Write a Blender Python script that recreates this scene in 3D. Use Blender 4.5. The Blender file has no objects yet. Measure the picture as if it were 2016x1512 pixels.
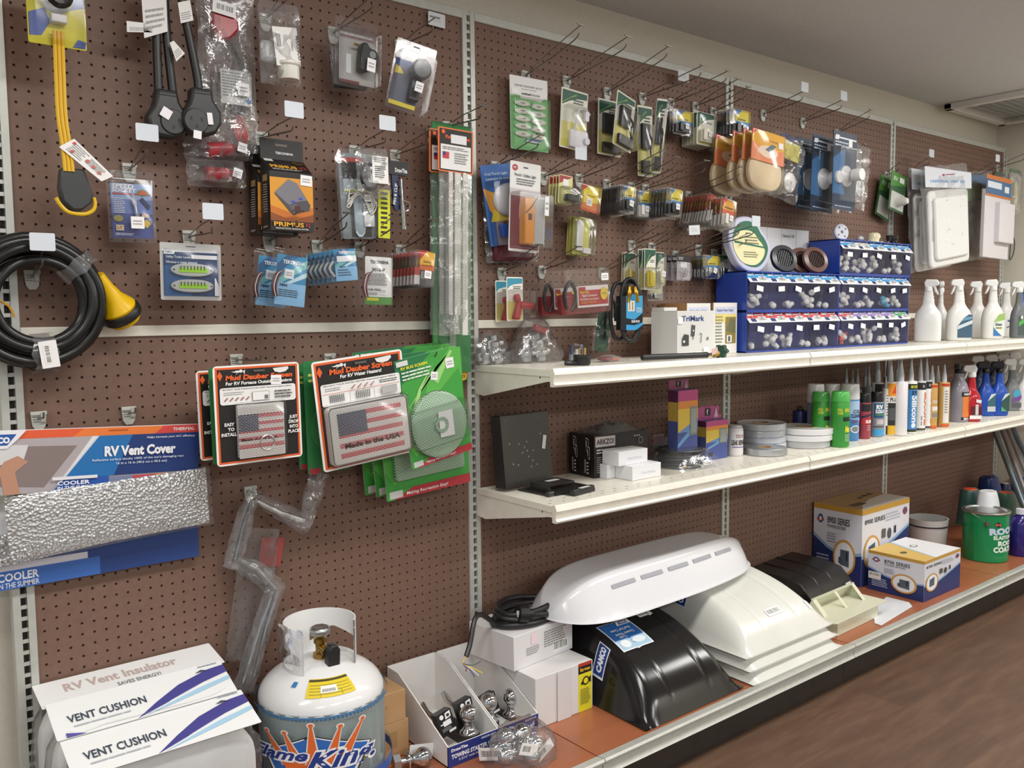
import bpy, bmesh, math, random
from mathutils import Vector, Matrix
S = bpy.context.scene
COL = S.collection
rnd = random.Random(7)
PI = math.pi
rad = math.radians
# ---------------- camera (fitted to the shelving uprights and shelf lips; frame 2016x1512)
FPX = 1725.1
cam_loc = Vector((-1.5539, -2.1272, 1.3098))
yaw, pitch, roll = 0.67650, 0.08080, 0.0100
fwd = Vector((math.sin(yaw)*math.cos(pitch), math.cos(yaw)*math.cos(pitch), -math.sin(pitch)))
rt0 = Vector((math.cos(yaw), -math.sin(yaw), 0)); dn0 = fwd.cross(rt0)
rt = rt0*math.cos(roll)+dn0*math.sin(roll); dn = dn0*math.cos(roll)-rt0*math.sin(roll)
cd = bpy.data.cameras.new('camera'); cam = bpy.data.objects.new('camera', cd); COL.objects.link(cam)
cd.sensor_width = 36; cd.lens = FPX/2016*36; cd.clip_start = .02; cd.clip_end = 60
m = Matrix.Identity(4)
for i in range(3):
    m[i][0] = rt[i]; m[i][1] = -dn[i]; m[i][2] = -fwd[i]; m[i][3] = cam_loc[i]
cam.matrix_world = m
S.camera = cam
def ray(u, v): return fwd + rt*((u-1008)/FPX) + dn*((v-756)/FPX)
def PY(u, v, y=0): d = ray(u, v); return cam_loc + d*((y-cam_loc.y)/d.y)
def PX(u, v, x): d = ray(u, v); return cam_loc + d*((x-cam_loc.x)/d.x)
def PZ(u, v, z): d = ray(u, v); return cam_loc + d*((z-cam_loc.z)/d.z)
# ---------------- world, lights, exposure
CEIL = 2.345
w = bpy.data.worlds.new('world'); S.world = w; w.use_nodes = True
w.node_tree.nodes['Background'].inputs[0].default_value = (.95, .98, 1, 1)
w.node_tree.nodes['Background'].inputs[1].default_value = .44
S.view_settings.view_transform = 'Standard'; S.view_settings.look = 'None'
S.view_settings.gamma = 1; S.view_settings.use_curve_mapping = False
S.view_settings.exposure = 0.06
def area(loc, sx, sy, power, col=(1, .985, .955)):
    l = bpy.data.lights.new('ceiling_lamp', 'AREA'); l.shape = 'RECTANGLE'; l.size = sx; l.size_y = sy
    l.energy = power; l.color = col
    o = bpy.data.objects.new('ceiling_lamp', l); COL.objects.link(o); o.location = loc
for ly, pw in ((-1.2, 21), (-3.8, 34)):
    for lx in (-2.6, -.6, 1.4, 3.0):
        area((lx, ly, CEIL-.03), 1.15, .32, pw)
# ---------------- materials
MATS = {}
def srgb(h):
    h = h.lstrip('#'); r = []
    if len(h) == 3: h = h[0]*2+h[1]*2+h[2]*2
    for i in (0, 2, 4):
        c = int(h[i:i+2], 16)/255
        r.append(c/12.92 if c <= .04045 else ((c+.055)/1.055)**2.4)
    return (*r, 1)
KIND = {'': (.5, 0), 'g': (.16, 0), 'k': (.62, 0), 'm': (.34, 1), 'c': (.08, 1), 'r': (.38, 0), 's': (.28, 0)}
def M(code):
    if not isinstance(code, str): return code
    if code in MATS: return MATS[code]
    hx, _, kd = code.partition('/')
    m = bpy.data.materials.new('surface_'+code.replace('#', '').replace('/', '_')); m.use_nodes = True
    nt = m.node_tree; b = nt.nodes['Principled BSDF']
    ro, me = KIND[kd]
    b.inputs['Base Color'].default_value = srgb(hx); b.inputs['Metallic'].default_value = me
    n = nt.nodes.new('ShaderNodeTexNoise'); n.inputs['Scale'].default_value = 5
    r = nt.nodes.new('ShaderNodeMapRange'); r.inputs[3].default_value = max(.03, ro*.93); r.inputs[4].default_value = ro*1.07
    nt.links.new(n.outputs[0], r.inputs[0]); nt.links.new(r.outputs[0], b.inputs['Roughness'])
    MATS[code] = m; return m
def nodes(name):
    m = bpy.data.materials.new(name); m.use_nodes = True; nt = m.node_tree
    MATS[name] = m
    return m, nt, nt.nodes, nt.links, nt.nodes['Principled BSDF']
def clear(name, tint, haze, gloss, scale, bump, rough=.12):
    m, nt, N, L, b = nodes(name)
    out = N['Material Output']; N.remove(b)
    tr = N.new('ShaderNodeBsdfTransparent'); tr.inputs[0].default_value = tint
    gl = N.new('ShaderNodeBsdfGlossy'); gl.inputs['Roughness'].default_value = rough
    df = N.new('ShaderNodeBsdfDiffuse'); df.inputs[0].default_value = (.85, .86, .87, 1)
    no = N.new('ShaderNodeTexNoise'); no.inputs['Scale'].default_value = scale; no.inputs['Detail'].default_value = 3
    no.inputs['Distortion'].default_value = 1.2
    tc = N.new('ShaderNodeTexCoord'); L.new(tc.outputs['Object'], no.inputs['Vector'])
    bp = N.new('ShaderNodeBump'); bp.inputs['Strength'].default_value = bump; bp.inputs['Distance'].default_value = .004
    L.new(no.outputs[0], bp.inputs['Height'])
    for x in (gl, df): L.new(bp.outputs[0], x.inputs['Normal'])
    lw = N.new('ShaderNodeLayerWeight'); lw.inputs[0].default_value = .35; L.new(bp.outputs[0], lw.inputs['Normal'])
    mr = N.new('ShaderNodeMapRange'); mr.inputs[3].default_value = gloss; mr.inputs[4].default_value = min(1, gloss+.5)
    L.new(lw.outputs['Fresnel'], mr.inputs[0])
    m1 = N.new('ShaderNodeMixShader'); m1.inputs[0].default_value = haze
    L.new(tr.outputs[0], m1.inputs[1]); L.new(df.outputs[0], m1.inputs[2])
    m2 = N.new('ShaderNodeMixShader'); L.new(mr.outputs[0], m2.inputs[0])
    L.new(m1.outputs[0], m2.inputs[1]); L.new(gl.outputs[0], m2.inputs[2])
    L.new(m2.outputs[0], out.inputs[0])
    return m
CLR = clear('clear_blister', (.985, .985, .99, 1), .012, .025, 8, .15)
BAG = clear('clear_bag', (.98, .98, .98, 1), .085, .07, 22, .9)
BAGT = clear('clear_bag_thin', (.985, .985, .985, 1), .045, .045, 18, .8)
FROST = clear('frosted_plastic', (.86, .86, .9, 1), .35, .06, 10, .1, .2)
def noisy(name, c1, c2, scale, rough, bump=0, stretch=(1, 1, 1), metal=0, detail=4, dist=.002):
    m, nt, N, L, b = nodes(name)
    tc = N.new('ShaderNodeTexCoord'); mp = N.new('ShaderNodeMapping'); mp.inputs['Scale'].default_value = stretch
    L.new(tc.outputs['Object'], mp.inputs[0])
    no = N.new('ShaderNodeTexNoise'); no.inputs['Scale'].default_value = scale; no.inputs['Detail'].default_value = detail
    L.new(mp.outputs[0], no.inputs['Vector'])
    cr = N.new('ShaderNodeValToRGB'); cr.color_ramp.elements[0].position = .3; cr.color_ramp.elements[1].position = .7
    cr.color_ramp.elements[0].color = srgb(c1); cr.color_ramp.elements[1].color = srgb(c2)
    L.new(no.outputs[0], cr.inputs[0]); L.new(cr.outputs[0], b.inputs['Base Color'])
    b.inputs['Roughness'].default_value = rough; b.inputs['Metallic'].default_value = metal
    if bump:
        bp = N.new('ShaderNodeBump'); bp.inputs['Strength'].default_value = bump; bp.inputs['Distance'].default_value = dist
        L.new(no.outputs[0], bp.inputs['Height']); L.new(bp.outputs[0], b.inputs['Normal'])
    return m
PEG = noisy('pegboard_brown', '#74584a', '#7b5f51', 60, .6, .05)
PEGD = noisy('pegboard_hole_shade', '#46342a', '#50392e', 60, .8)  # darker brown on hole bottoms paints in the dark of the void behind
WALLM = noisy('beige_wall_paint', '#dcd6c6', '#e2dccc', 90, .8, .15)
CEILM = noisy('ceiling_texture', '#cfd0d0', '#d8d9d9', 120, .9, .3)
SILV = noisy('grey_steel_paint', '#bfc0b8', '#c8c9c2', 50, .38, .03, metal=.25)
CREAM = noisy('cream_shelf_paint', '#e6e1d2', '#eeeadd', 30, .32, .02)
DECK = noisy('cherry_deck_laminate', '#96583b', '#a96746', 4, .3, 0, (.6, 2.5, 1))
KICK = noisy('black_kick_plate', '#2b2622', '#332d28', 20, .45)
CARDB = noisy('brown_cardboard', '#b08a5f', '#bd976c', 12, .75, .1)
FABR = noisy('white_padding', '#e9ebea', '#f6f7f6', 14, .8, .5, dist=.01)
# embossed foil: reflective bubble sheet
def foilmat():
    m, nt, N, L, b = nodes('bubble_foil')
    tc = N.new('ShaderNodeTexCoord'); vo = N.new('ShaderNodeTexVoronoi'); vo.inputs['Scale'].default_value = 150
    L.new(tc.outputs['Object'], vo.inputs['Vector'])
    bp = N.new('ShaderNodeBump'); bp.inputs['Strength'].default_value = .9; bp.inputs['Distance'].default_value = .004
    L.new(vo.outputs['Distance'], bp.inputs['Height']); L.new(bp.outputs[0], b.inputs['Normal'])
    b.inputs['Base Color'].default_value = (.78, .79, .78, 1); b.inputs['Metallic'].default_value = .85; b.inputs['Roughness'].default_value = .3
    return m
FOIL = foilmat()
def meshmat(name, c1, c2, sc=1, mo=.045):
    m, nt, N, L, b = nodes(name)
    tc = N.new('ShaderNodeTexCoord'); br = N.new('ShaderNodeTexBrick')
    mp = N.new('ShaderNodeMapping'); mp.inputs['Rotation'].default_value = (rad(90), 0, 0)
    L.new(tc.outputs['Object'], mp.inputs[0]); L.new(mp.outputs[0], br.inputs['Vector'])
    br.inputs['Scale'].default_value = 100; br.inputs['Brick Width'].default_value = .8*sc; br.inputs['Row Height'].default_value = .36*sc
    br.inputs['Mortar Size'].default_value = mo*sc; br.inputs['Mortar Smooth'].default_value = .3
    br.inputs['Color1'].default_value = srgb(c1); br.inputs['Color2'].default_value = srgb(c1); br.inputs['Mortar'].default_value = srgb(c2)
    L.new(br.outputs['Color'], b.inputs['Base Color'])
    bp = N.new('ShaderNodeBump'); bp.inputs['Strength'].default_value = .6; bp.inputs['Distance'].default_value = .001; bp.invert = True
    L.new(br.outputs['Fac'], bp.inputs['Height']); L.new(bp.outputs[0], b.inputs['Normal'])
    b.inputs['Metallic'].default_value = 0; b.inputs['Roughness'].default_value = .3
    return m
WMESH = meshmat('woven_steel', '#f2efe9', '#7d7873')
WRED = meshmat('woven_steel_red', '#b8323c', '#e8dcd8')
WNAVY = meshmat('woven_steel_navy', '#24283f', '#c9c8cd')
WGRN = meshmat('woven_steel_over_green', '#cdd2ca', '#3f8a4c', 1.1, .085)
def floormat():
    m, nt, N, L, b = nodes('wood_plank_floor')
    tc = N.new('ShaderNodeTexCoord')
    br = N.new('ShaderNodeTexBrick'); L.new(tc.outputs['Object'], br.inputs['Vector'])
    br.inputs['Scale'].default_value = 1; br.inputs['Brick Width'].default_value = 1.2; br.inputs['Row Height'].default_value = .15
    br.inputs['Mortar Size'].default_value = .0006; br.inputs['Color1'].default_value = (.9, .9, .9, 1); br.inputs['Color2'].default_value = (1.1, 1.1, 1.1, 1)
    br.inputs['Mortar'].default_value = (.7, .7, .7, 1)
    mp = N.new('ShaderNodeMapping'); mp.inputs['Scale'].default_value = (1.2, 7, 1); L.new(tc.outputs['Object'], mp.inputs[0])
    no = N.new('ShaderNodeTexNoise'); no.inputs['Scale'].default_value = 3; no.inputs['Detail'].default_value = 8; no.inputs['Roughness'].default_value = .65
    L.new(mp.outputs[0], no.inputs['Vector'])
    cr = N.new('ShaderNodeValToRGB'); e = cr.color_ramp.elements; e[0].position = .28; e[1].position = .72
    e[0].color = srgb('#523d30'); e[1].color = srgb('#6f5643'); k = e.new(.5); k.color = srgb('#614838')
    L.new(no.outputs[0], cr.inputs[0])
    mx = N.new('ShaderNodeMix'); mx.data_type = 'RGBA'; mx.blend_type = 'MULTIPLY'; mx.inputs[0].default_value = 1
    L.new(cr.outputs[0], mx.inputs[6]); L.new(br.outputs['Color'], mx.inputs[7]); L.new(mx.outputs[2], b.inputs['Base Color'])
    b.inputs['Roughness'].default_value = .5
    return m
FLOOR = floormat()
# ---------------- mesh builder
TXT = {}
def textmesh(s, bold, shear):
    k = (s, bold, shear)
    if k not in TXT:
        c = bpy.data.curves.new('t', 'FONT'); c.body = s; c.size = 1; c.resolution_u = 2; c.offset = bold; c.shear = shear
        o = bpy.data.objects.new('t', c); COL.objects.link(o)
        dg = bpy.context.evaluated_depsgraph_get(); me = o.evaluated_get(dg).to_mesh()
        vs = [(v.co.x, v.co.y) for v in me.vertices]; fs = [tuple(p.vertices) for p in me.polygons]
        o.evaluated_get(dg).to_mesh_clear(); bpy.data.objects.remove(o); bpy.data.curves.remove(c)
        if vs:
            x0 = min(v[0] for v in vs); y0 = min(v[1] for v in vs); x1 = max(v[0] for v in vs); y1 = max(v[1] for v in vs)
        else: x0 = y0 = 0; x1 = y1 = 1
        TXT[k] = (vs, fs, x0, y0, x1, y1)
    return TXT[k]
class MB:
    def __init__(s): s.v = []; s.f = []; s.fm = []; s.sl = []; s.T = Matrix.Identity(4)
    def mi(s, mat):
        mat = M(mat)
        if mat not in s.sl: s.sl.append(mat)
        return s.sl.index(mat)
    def add(s, vs, fs, mat):
        b = len(s.v); i = s.mi(mat)
        for p in vs: s.v.append(tuple(s.T @ Vector(p)))
        for f in fs: s.f.append([b+k for k in f]); s.fm.append(i)
        return s
    def poly(s, pts, mat): return s.add(pts, [list(range(len(pts)))], mat)
    def box(s, x0, y0, z0, x1, y1, z1, mat):
        if x0 > x1: x0, x1 = x1, x0
        if y0 > y1: y0, y1 = y1, y0
        if z0 > z1: z0, z1 = z1, z0
        vs = [(x0, y0, z0), (x1, y0, z0), (x1, y1, z0), (x0, y1, z0), (x0, y0, z1), (x1, y0, z1), (x1, y1, z1), (x0, y1, z1)]
        return s.add(vs, [(0, 3, 2, 1), (4, 5, 6, 7), (0, 1, 5, 4), (1, 2, 6, 5), (2, 3, 7, 6), (3, 0, 4, 7)], mat)
    def prism(s, pts, y0, y1, mat, ax='y', sc=1):
        """2D outline (a,b) extruded; ax y: (a,y,b); ax z: (a,b,z); ax x: (x,a,b)"""
        n = len(pts)
        if sc != 1:
            ca = sum(p[0] for p in pts)/n; cb = sum(p[1] for p in pts)/n
        def P(p, t, k=1):
            a, b = p
            if k != 1: a = ca+(a-ca)*k; b = cb+(b-cb)*k
            return (a, t, b) if ax == 'y' else ((a, b, t) if ax == 'z' else (t, a, b))
        vs = [P(p, y0) for p in pts]+[P(p, y1, sc) for p in pts]
        fs = [tuple(range(n))[::-1], tuple(range(n, 2*n))]+[(i, (i+1) % n, n+(i+1) % n, n+i) for i in range(n)]
        return s.add(vs, fs, mat)
    def cyl(s, p0, p1, r0, r1, mat, n=16, caps=True):
        p0 = Vector(p0); p1 = Vector(p1); d = (p1-p0).normalized()
        a = d.orthogonal().normalized(); b = d.cross(a)
        vs = []
        for p, r in ((p0, r0), (p1, r1)):
            for i in range(n):
                t = 2*PI*i/n; vs.append(p+(a*math.cos(t)+b*math.sin(t))*r)
        fs = [(i, (i+1) % n, n+(i+1) % n, n+i) for i in range(n)]
        if caps: fs += [tuple(range(n))[::-1], tuple(range(n, 2*n))]
        return s.add(vs, fs, mat)
    def tube(s, pts, r, mat, n=8, closed=False, sub=1, flat=1):
        pts = [Vector(p) for p in pts]
        if sub > 1:
            q = []; m_ = len(pts)
            rng = range(m_ if closed else m_-1)
            for i in rng:
                g = lambda k: pts[k % m_] if closed else pts[min(max(k, 0), m_-1)]
                a, b, c, d = g(i-1), g(i), g(i+1), g(i+2)
                for j in range(sub):
                    t = j/sub
                    q.append(.5*((2*b)+(c-a)*t+(2*a-5*b+4*c-d)*t*t+(3*b-a-3*c+d)*t**3))
            if not closed: q.append(pts[-1])
            pts = q
        m_ = len(pts); vs = []; fs = []
        nrm = None
        for i, p in enumerate(pts):
            a = pts[(i-1) % m_] if closed or i else p; b = pts[(i+1) % m_] if closed or i < m_-1 else p
            t = (b-a).normalized() if (b-a).length > 1e-9 else Vector((0, 0, 1))
            if nrm is None: nrm = t.orthogonal().normalized()
            nrm = (nrm-t*nrm.dot(t))
            nrm = nrm.normalized() if nrm.length > 1e-6 else t.orthogonal().normalized()
            bn = t.cross(nrm); rr = r[i*len(r)//m_] if isinstance(r, (list, tuple)) else r
            for k in range(n):
                an = 2*PI*k/n; vs.append(p+nrm*math.cos(an)*rr+bn*math.sin(an)*rr*flat)
        for i in range(m_ if closed else m_-1):
            j = (i+1) % m_
            for k in range(n): fs.append((i*n+k, i*n+(k+1) % n, j*n+(k+1) % n, j*n+k))
        if not closed: fs += [tuple(range(n))[::-1], tuple(range((m_-1)*n, m_*n))]
        return s.add(vs, fs, mat)
    def lathe(s, prof, mat, c=(0, 0, 0), n=28, ax='z', a0=0, a1=2*PI, mats=None, ry=1, caps=True):
        full = abs(a1-a0-2*PI) < 1e-6; m_ = n if full else n+1
        vs = []
        for r, z in prof:
            for i in range(m_):
                t = a0+(a1-a0)*i/n; x = r*math.cos(t); y = r*math.sin(t)*ry
                q = (x, y, z) if ax == 'z' else ((x, -z, y) if ax == 'y' else (z, x, y))
                vs.append((q[0]+c[0], q[1]+c[1], q[2]+c[2]))
        for j in range(len(prof)-1):
            fs = []
            for i in range(n):
                k = (i+1) % m_ if full else i+1
                fs.append((j*m_+i, j*m_+k, (j+1)*m_+k, (j+1)*m_+i))
            if j == 0: base = len(s.v); s.add(vs, fs, mats[0] if mats else mat)
            else:
                ii = s.mi(mats[j] if mats else mat)
                for f in fs: s.f.append([base+q for q in f]); s.fm.append(ii)
        if full and caps and prof[0] != prof[-1]:
            ii = s.fm[-1]
            for j, rev in ((0, True), (len(prof)-1, False)):
                if prof[j][0] > 1e-5:
                    f = [base+j*m_+i for i in range(m_)]; s.f.append(f[::-1] if rev else f); s.fm.append(ii)
        return s
    def sphere(s, c, r, mat, n=16, sx=1, sy=1, sz=1):
        old = s.T; s.T = old @ Matrix.Translation(c) @ Matrix.Diagonal((sx, sy, sz, 1))
        k = n//2; s.lathe([(r*math.sin(PI*i/k), -r*math.cos(PI*i/k)) for i in range(k+1)], mat, n=n); s.T = old; return s
    def grid(s, fn, nu, nv, mat):
        vs = [fn(i/nu, j/nv) for j in range(nv+1) for i in range(nu+1)]
        fs = [(j*(nu+1)+i, j*(nu+1)+i+1, (j+1)*(nu+1)+i+1, (j+1)*(nu+1)+i) for j in range(nv) for i in range(nu)]
        return s.add(vs, fs, mat)
    def text(s, t, x, z, h, mat, y=0, al='l', fit=None, bold=.012, shear=0, rot=0):
        vs, fs, x0, y0, x1, y1 = textmesh(t, bold, shear)
        k = h/.7; w_ = (x1-x0)*k; kx = k
        if fit: kx = fit/(x1-x0); w_ = fit
        ox = x-(w_/2 if al == 'c' else (w_ if al == 'r' else 0))
        pts = [(ox+(a-x0)*kx, b*k+z) for a, b in vs]
        if rot:
            ca, sa = math.cos(rot), math.sin(rot)
            pts = [(x+(a-x)*ca-(b-z)*sa, z+(a-x)*sa+(b-z)*ca) for a, b in pts]
        return s.add([(a, y, b) for a, b in pts], fs, mat)
    def prt(s, w_, h, items, x0=0, z0=0, y=0, st=.0003):
        """print on the plane y; coordinates are fractions of a w x h panel whose lower left is x0,z0"""
        X = lambda a: x0+a*w_
        Z = lambda b: z0+b*h
        for k, it in enumerate(items):
            yy = y-st*(k+1); t = it[0]
            if t == 'r': s.poly([(X(it[1]), yy, Z(it[2])), (X(it[3]), yy, Z(it[2])), (X(it[3]), yy, Z(it[4])), (X(it[1]), yy, Z(it[4]))], it[5])
            elif t == 'p': s.poly([(X(a), yy, Z(b)) for a, b in it[1]], it[2])
            elif t == 'e': s.poly([(X(it[1]+it[3]*math.cos(2*PI*i/28)), yy, Z(it[2]+it[4]*math.sin(2*PI*i/28))) for i in range(28)], it[5])
            elif t == 't':
                o = it[6] if len(it) > 6 else {}
                f = o.get('fit'); o = {**o}
                if f: o['fit'] = f*w_
                s.text(it[1], X(it[2]), Z(it[3]), it[4]*h, it[5], y=yy, **o)
            elif t == 'l':
                n = it[5]; lh = (it[4]-it[2])/n; rr = random.Random(int(it[1]*97+it[2]*131)+n)
                for q in range(n):
                    zz = it[2]+(q+.3)*lh; x = it[1]; xe = it[3]-(it[3]-it[1])*rr.random()*.2
                    while x < xe:
                        l = min((.04+.09*rr.random())*(it[3]-it[1])*2, xe-x)
                        s.poly([(X(x), yy, Z(zz)), (X(x+l), yy, Z(zz)), (X(x+l), yy, Z(zz+lh*.45)), (X(x), yy, Z(zz+lh*.45))], it[6])
                        x += l+.02*(it[3]-it[1])
            elif t == 'b':
                s.poly([(X(it[1]), yy, Z(it[2])), (X(it[3]), yy, Z(it[2])), (X(it[3]), yy, Z(it[4])), (X(it[1]), yy, Z(it[4]))], '#eeeeea')
                x = it[1]+.06*(it[3]-it[1]); rr = random.Random(int(it[1]*77)+3); W_ = it[3]-it[1]; H_ = it[4]-it[2]
                while x < it[3]-.08*W_:
                    l = W_*rr.choice((.012, .02, .035))
                    s.poly([(X(x), yy-.0001, Z(it[2]+.25*H_)), (X(x+l), yy-.0001, Z(it[2]+.25*H_)), (X(x+l), yy-.0001, Z(it[4]-.15*H_)), (X(x), yy-.0001, Z(it[4]-.15*H_))], '#3a3a3a')
                    x += l+W_*rr.choice((.015, .025, .04))
        return s
    def build(s, name, parent=None, mat4=None, bev=0, sub=0, flat=False, ang=38):
        me = bpy.data.meshes.new(name); me.from_pydata(s.v, [], s.f)
        for x in s.sl: me.materials.append(x)
        me.polygons.foreach_set('material_index', s.fm)
        me.polygons.foreach_set('use_smooth', [not flat]*len(s.f))
        me.update()
        if not flat: me.set_sharp_from_angle(angle=rad(ang))
        o = bpy.data.objects.new(name, me); COL.objects.link(o)
        if parent: o.parent = parent
        if mat4 is not None: o.matrix_local = mat4
        if bev:
            b = o.modifiers.new('bevel', 'BEVEL'); b.width = bev; b.segments = 2; b.limit_method = 'ANGLE'; b.angle_limit = rad(40)
        if sub:
            b = o.modifiers.new('sub', 'SUBSURF'); b.levels = sub; b.render_levels = sub
        return o
def fine(f, n=18):
    """cut the unit-square print f into n columns and rows so that it can be bent"""
    bm = bmesh.new(); vs = [bm.verts.new(p) for p in f.v]
    for fc, mi in zip(f.f, f.fm):
        try: g = bm.faces.new([vs[i] for i in fc]); g.material_index = mi
        except ValueError: pass
    for ax in (0, 2):
        for k in range(1, n):
            co = Vector((0, 0, 0)); co[ax] = k/n; no = Vector((0, 0, 0)); no[ax] = 1
            bmesh.ops.bisect_plane(bm, geom=bm.verts[:]+bm.edges[:]+bm.faces[:], dist=1e-6, plane_co=co, plane_no=no)
    bm.verts.index_update()
    f.v = [tuple(v.co) for v in bm.verts]; f.f = [[v.index for v in g.verts] for g in bm.faces]; f.fm = [g.material_index for g in bm.faces]; bm.free(); return f
def quadprt(q, pts, items, off=.0004):
    """prints on a free quadrilateral TL, TR, BR, BL"""
    f = MB(); f.prt(1, 1, items, st=1); TL, TR, BR, BL = pts
    b0 = len(q.v); q.v += [tuple(BL.lerp(BR, x).lerp(TL.lerp(TR, x), z)+Vector((0, y*off, 0))) for x, y, z in f.v]
    for fc, mi in zip(f.f, f.fm): q.f.append([k+b0 for k in fc]); q.fm.append(q.mi(f.sl[mi]))
def tag(o, label, cat, group=None):
    o['label'] = label; o['category'] = cat
    if group: o['group'] = group
    return o
def thing(name, label, cat, mat4=None, group=None):
    o = bpy.data.objects.new(name, None); COL.objects.link(o); o.empty_display_size = .02
    if mat4 is not None: o.matrix_world = mat4
    return tag(o, label, cat, group)
def struct(mb, name, **k):
    o = mb.build(name, **k); o['kind'] = 'structure'; return o
def dup(root, mat4, label, group=None):
    def cp(o, par):
        c = o.copy(); COL.objects.link(c); c.parent = par
        for ch in list(kids[o.name]): cp(ch, c)
        return c
    kids = {}
    def walk(o):
        kids[o.name] = list(o.children)
        for c in o.children: walk(c)
    walk(root)
    r = cp(root, None); r.matrix_world = mat4; r['label'] = label
    if group: r['group'] = group
    return r
def loc(x, y, z, rz=0, rx=0, ry=0):
    return Matrix.Translation((x, y, z)) @ Matrix.Rotation(rz, 4, 'Z') @ Matrix.Rotation(rx, 4, 'X') @ Matrix.Rotation(ry, 4, 'Y')
def rrect(w_, h, r, x0=None, z0=0, n=4):
    if x0 is None: x0 = -w_/2
    pts = []
    for cx, cz, a in ((x0+w_-r, z0+r, -90), (x0+w_-r, z0+h-r, 0), (x0+r, z0+h-r, 90), (x0+r, z0+r, 180)):
        for i in range(n+1):
            t = rad(a+90*i/n); pts.append((cx+r*math.cos(t), cz+r*math.sin(t)))
    return pts
def hang(TL, TR, BL, d, yw=0):
    """card frame: pixel corners seen on an upright plane whose top left lies d in front of the wall and is turned by yw"""
    p0 = PY(*TL, -d); n = Vector((math.sin(yw), -math.cos(yw), 0))
    def hit(px): r = ray(*px); return cam_loc + r*((p0-cam_loc).dot(n)/r.dot(n))
    a = hit(TR); b = hit(BL)
    up = (p0-b); ex = (a-p0); h = up.length; up.normalize(); w_ = ex.length
    ex = (ex-up*ex.dot(up)); ex.normalize(); ey = up.cross(ex)
    m = Matrix.Identity(4); o = b+ex*(w_/2)
    for i in range(3): m[i][0] = ex[i]; m[i][1] = ey[i]; m[i][2] = up[i]; m[i][3] = o[i]
    return m, w_, h
def D(base, u, mn=.014):
    return max(mn, -PX(u, 400, PY(*base).x).y)
def dh(base, px):
    """how far in front of the wall a point at pixel px is, if it hangs straight in front of base"""
    return -PX(px[0], px[1], PY(*base).x).y
ORD = ['front', 'second from front', 'third from front', 'fourth from front', 'fifth from front', 'sixth from front', 'seventh from front', 'eighth from front', 'ninth from front', 'tenth from front', 'eleventh from front', 'rearmost']
# ================= setting
W = 1.2192; TOP = 2.175; MID = 1.277; S1 = 1.155; S2 = .7825; DK = .147; DD = .5645
struct(MB().box(-4, -6, -.05, 3*W+.09, .12, 0, FLOOR), 'floor')
struct(MB().box(-4, -6, CEIL, 3*W+.09, .12, CEIL+.05, CEILM), 'ceiling')
struct(MB().box(-4, .08, 0, 3*W+.09, .13, CEIL, WALLM), 'wall_back')
struct(MB().box(3*W+.085, -6, 0, 3*W+.14, .08, CEIL, WALLM), 'wall_right')
# ceiling vent
p = PZ(1858, 205, CEIL); q = PZ(2010, 178, CEIL); r_ = PZ(1935, 226, CEIL)
v = MB(); x0, y1 = p.x, p.y; x1 = p.x+.66; y0 = y1-.55
v.box(x0, y0, CEIL-.03, x1, y0+.04, CEIL, '#e8e6e0'); v.box(x0, y1-.04, CEIL-.03, x1, y1, CEIL, '#e8e6e0')
v.box(x0, y0, CEIL-.03, x0+.04, y1, CEIL, '#e8e6e0'); v.box(x1-.04, y0, CEIL-.03, x1, y1, CEIL, '#e8e6e0')
vt = thing('ceiling_vent', 'square white ceiling air vent in the far upper right corner', 'vent', loc(0, 0, 0))
v.build('frame', vt, bev=.004)
s_ = MB()
for i in range(12):
    yy = y0+.05+i*(y1-y0-.1)/12
    s_.poly([(x0+.04, yy, CEIL-.026), (x1-.04, yy, CEIL-.026), (x1-.04, yy+.03, CEIL-.012), (x0+.04, yy+.03, CEIL-.012)], '#d8d6d0')
s_.build('grille', vt)
# pegboard panels: every hole is modelled, its bottom coloured darker for the shade inside
def pegpanel(xa, xb, za, zb, lab):
    xa += .022; xb -= .022
    g = .0254; nx = int((xb-xa)/g); nz = int((zb-za)/g); mx = ((xb-xa)-nx*g)/2; mz = ((zb-za)-nz*g)/2
    vs = []; fs = []; fm = []; R = .0032
    def V(x, y, z): vs.append((x, y, z)); return len(vs)-1
    cn = [[V(xa+mx+i*g, 0, za+mz+j*g) for i in range(nx+1)] for j in range(nz+1)]
    for j in range(nz):
        for i in range(nx):
            cx = xa+mx+(i+.5)*g; cz = za+mz+(j+.5)*g
            o = [V(cx+R*math.cos(rad(225+45*k)), 0, cz+R*math.sin(rad(225+45*k))) for k in range(8)]
            o2 = [V(vs[a][0], .004, vs[a][2]) for a in o]
            c = [cn[j][i], cn[j][i+1], cn[j+1][i+1], cn[j+1][i]]
            for k in range(4):
                fs.append((c[k], c[(k+1) % 4], o[(2*k+2) % 8], o[2*k+1], o[2*k])); fm.append(0)
            for k in range(8): fs.append((o[k], o[(k+1) % 8], o2[(k+1) % 8], o2[k])); fm.append(0)
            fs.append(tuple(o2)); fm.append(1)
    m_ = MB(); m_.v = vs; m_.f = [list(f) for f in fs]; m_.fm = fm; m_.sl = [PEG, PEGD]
    X0, X1, Z0, Z1 = xa+mx, xa+mx+nx*g, za+mz, za+mz+nz*g
    for a, b, c, d in ((xa, za, X0, zb), (X1, za, xb, zb), (X0, za, X1, Z0), (X0, Z1, X1, zb)):
        m_.poly([(a, 0, b), (c, 0, b), (c, 0, d), (a, 0, d)], PEG)
    m_.box(xa, .0045, za, xb, .007, zb, PEG)
    tag(m_.build('pegboard_panel', flat=True), lab, 'pegboard')
BN = ['leftmost bay', 'second bay from the left', 'third bay from the left', 'far right bay']
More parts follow.
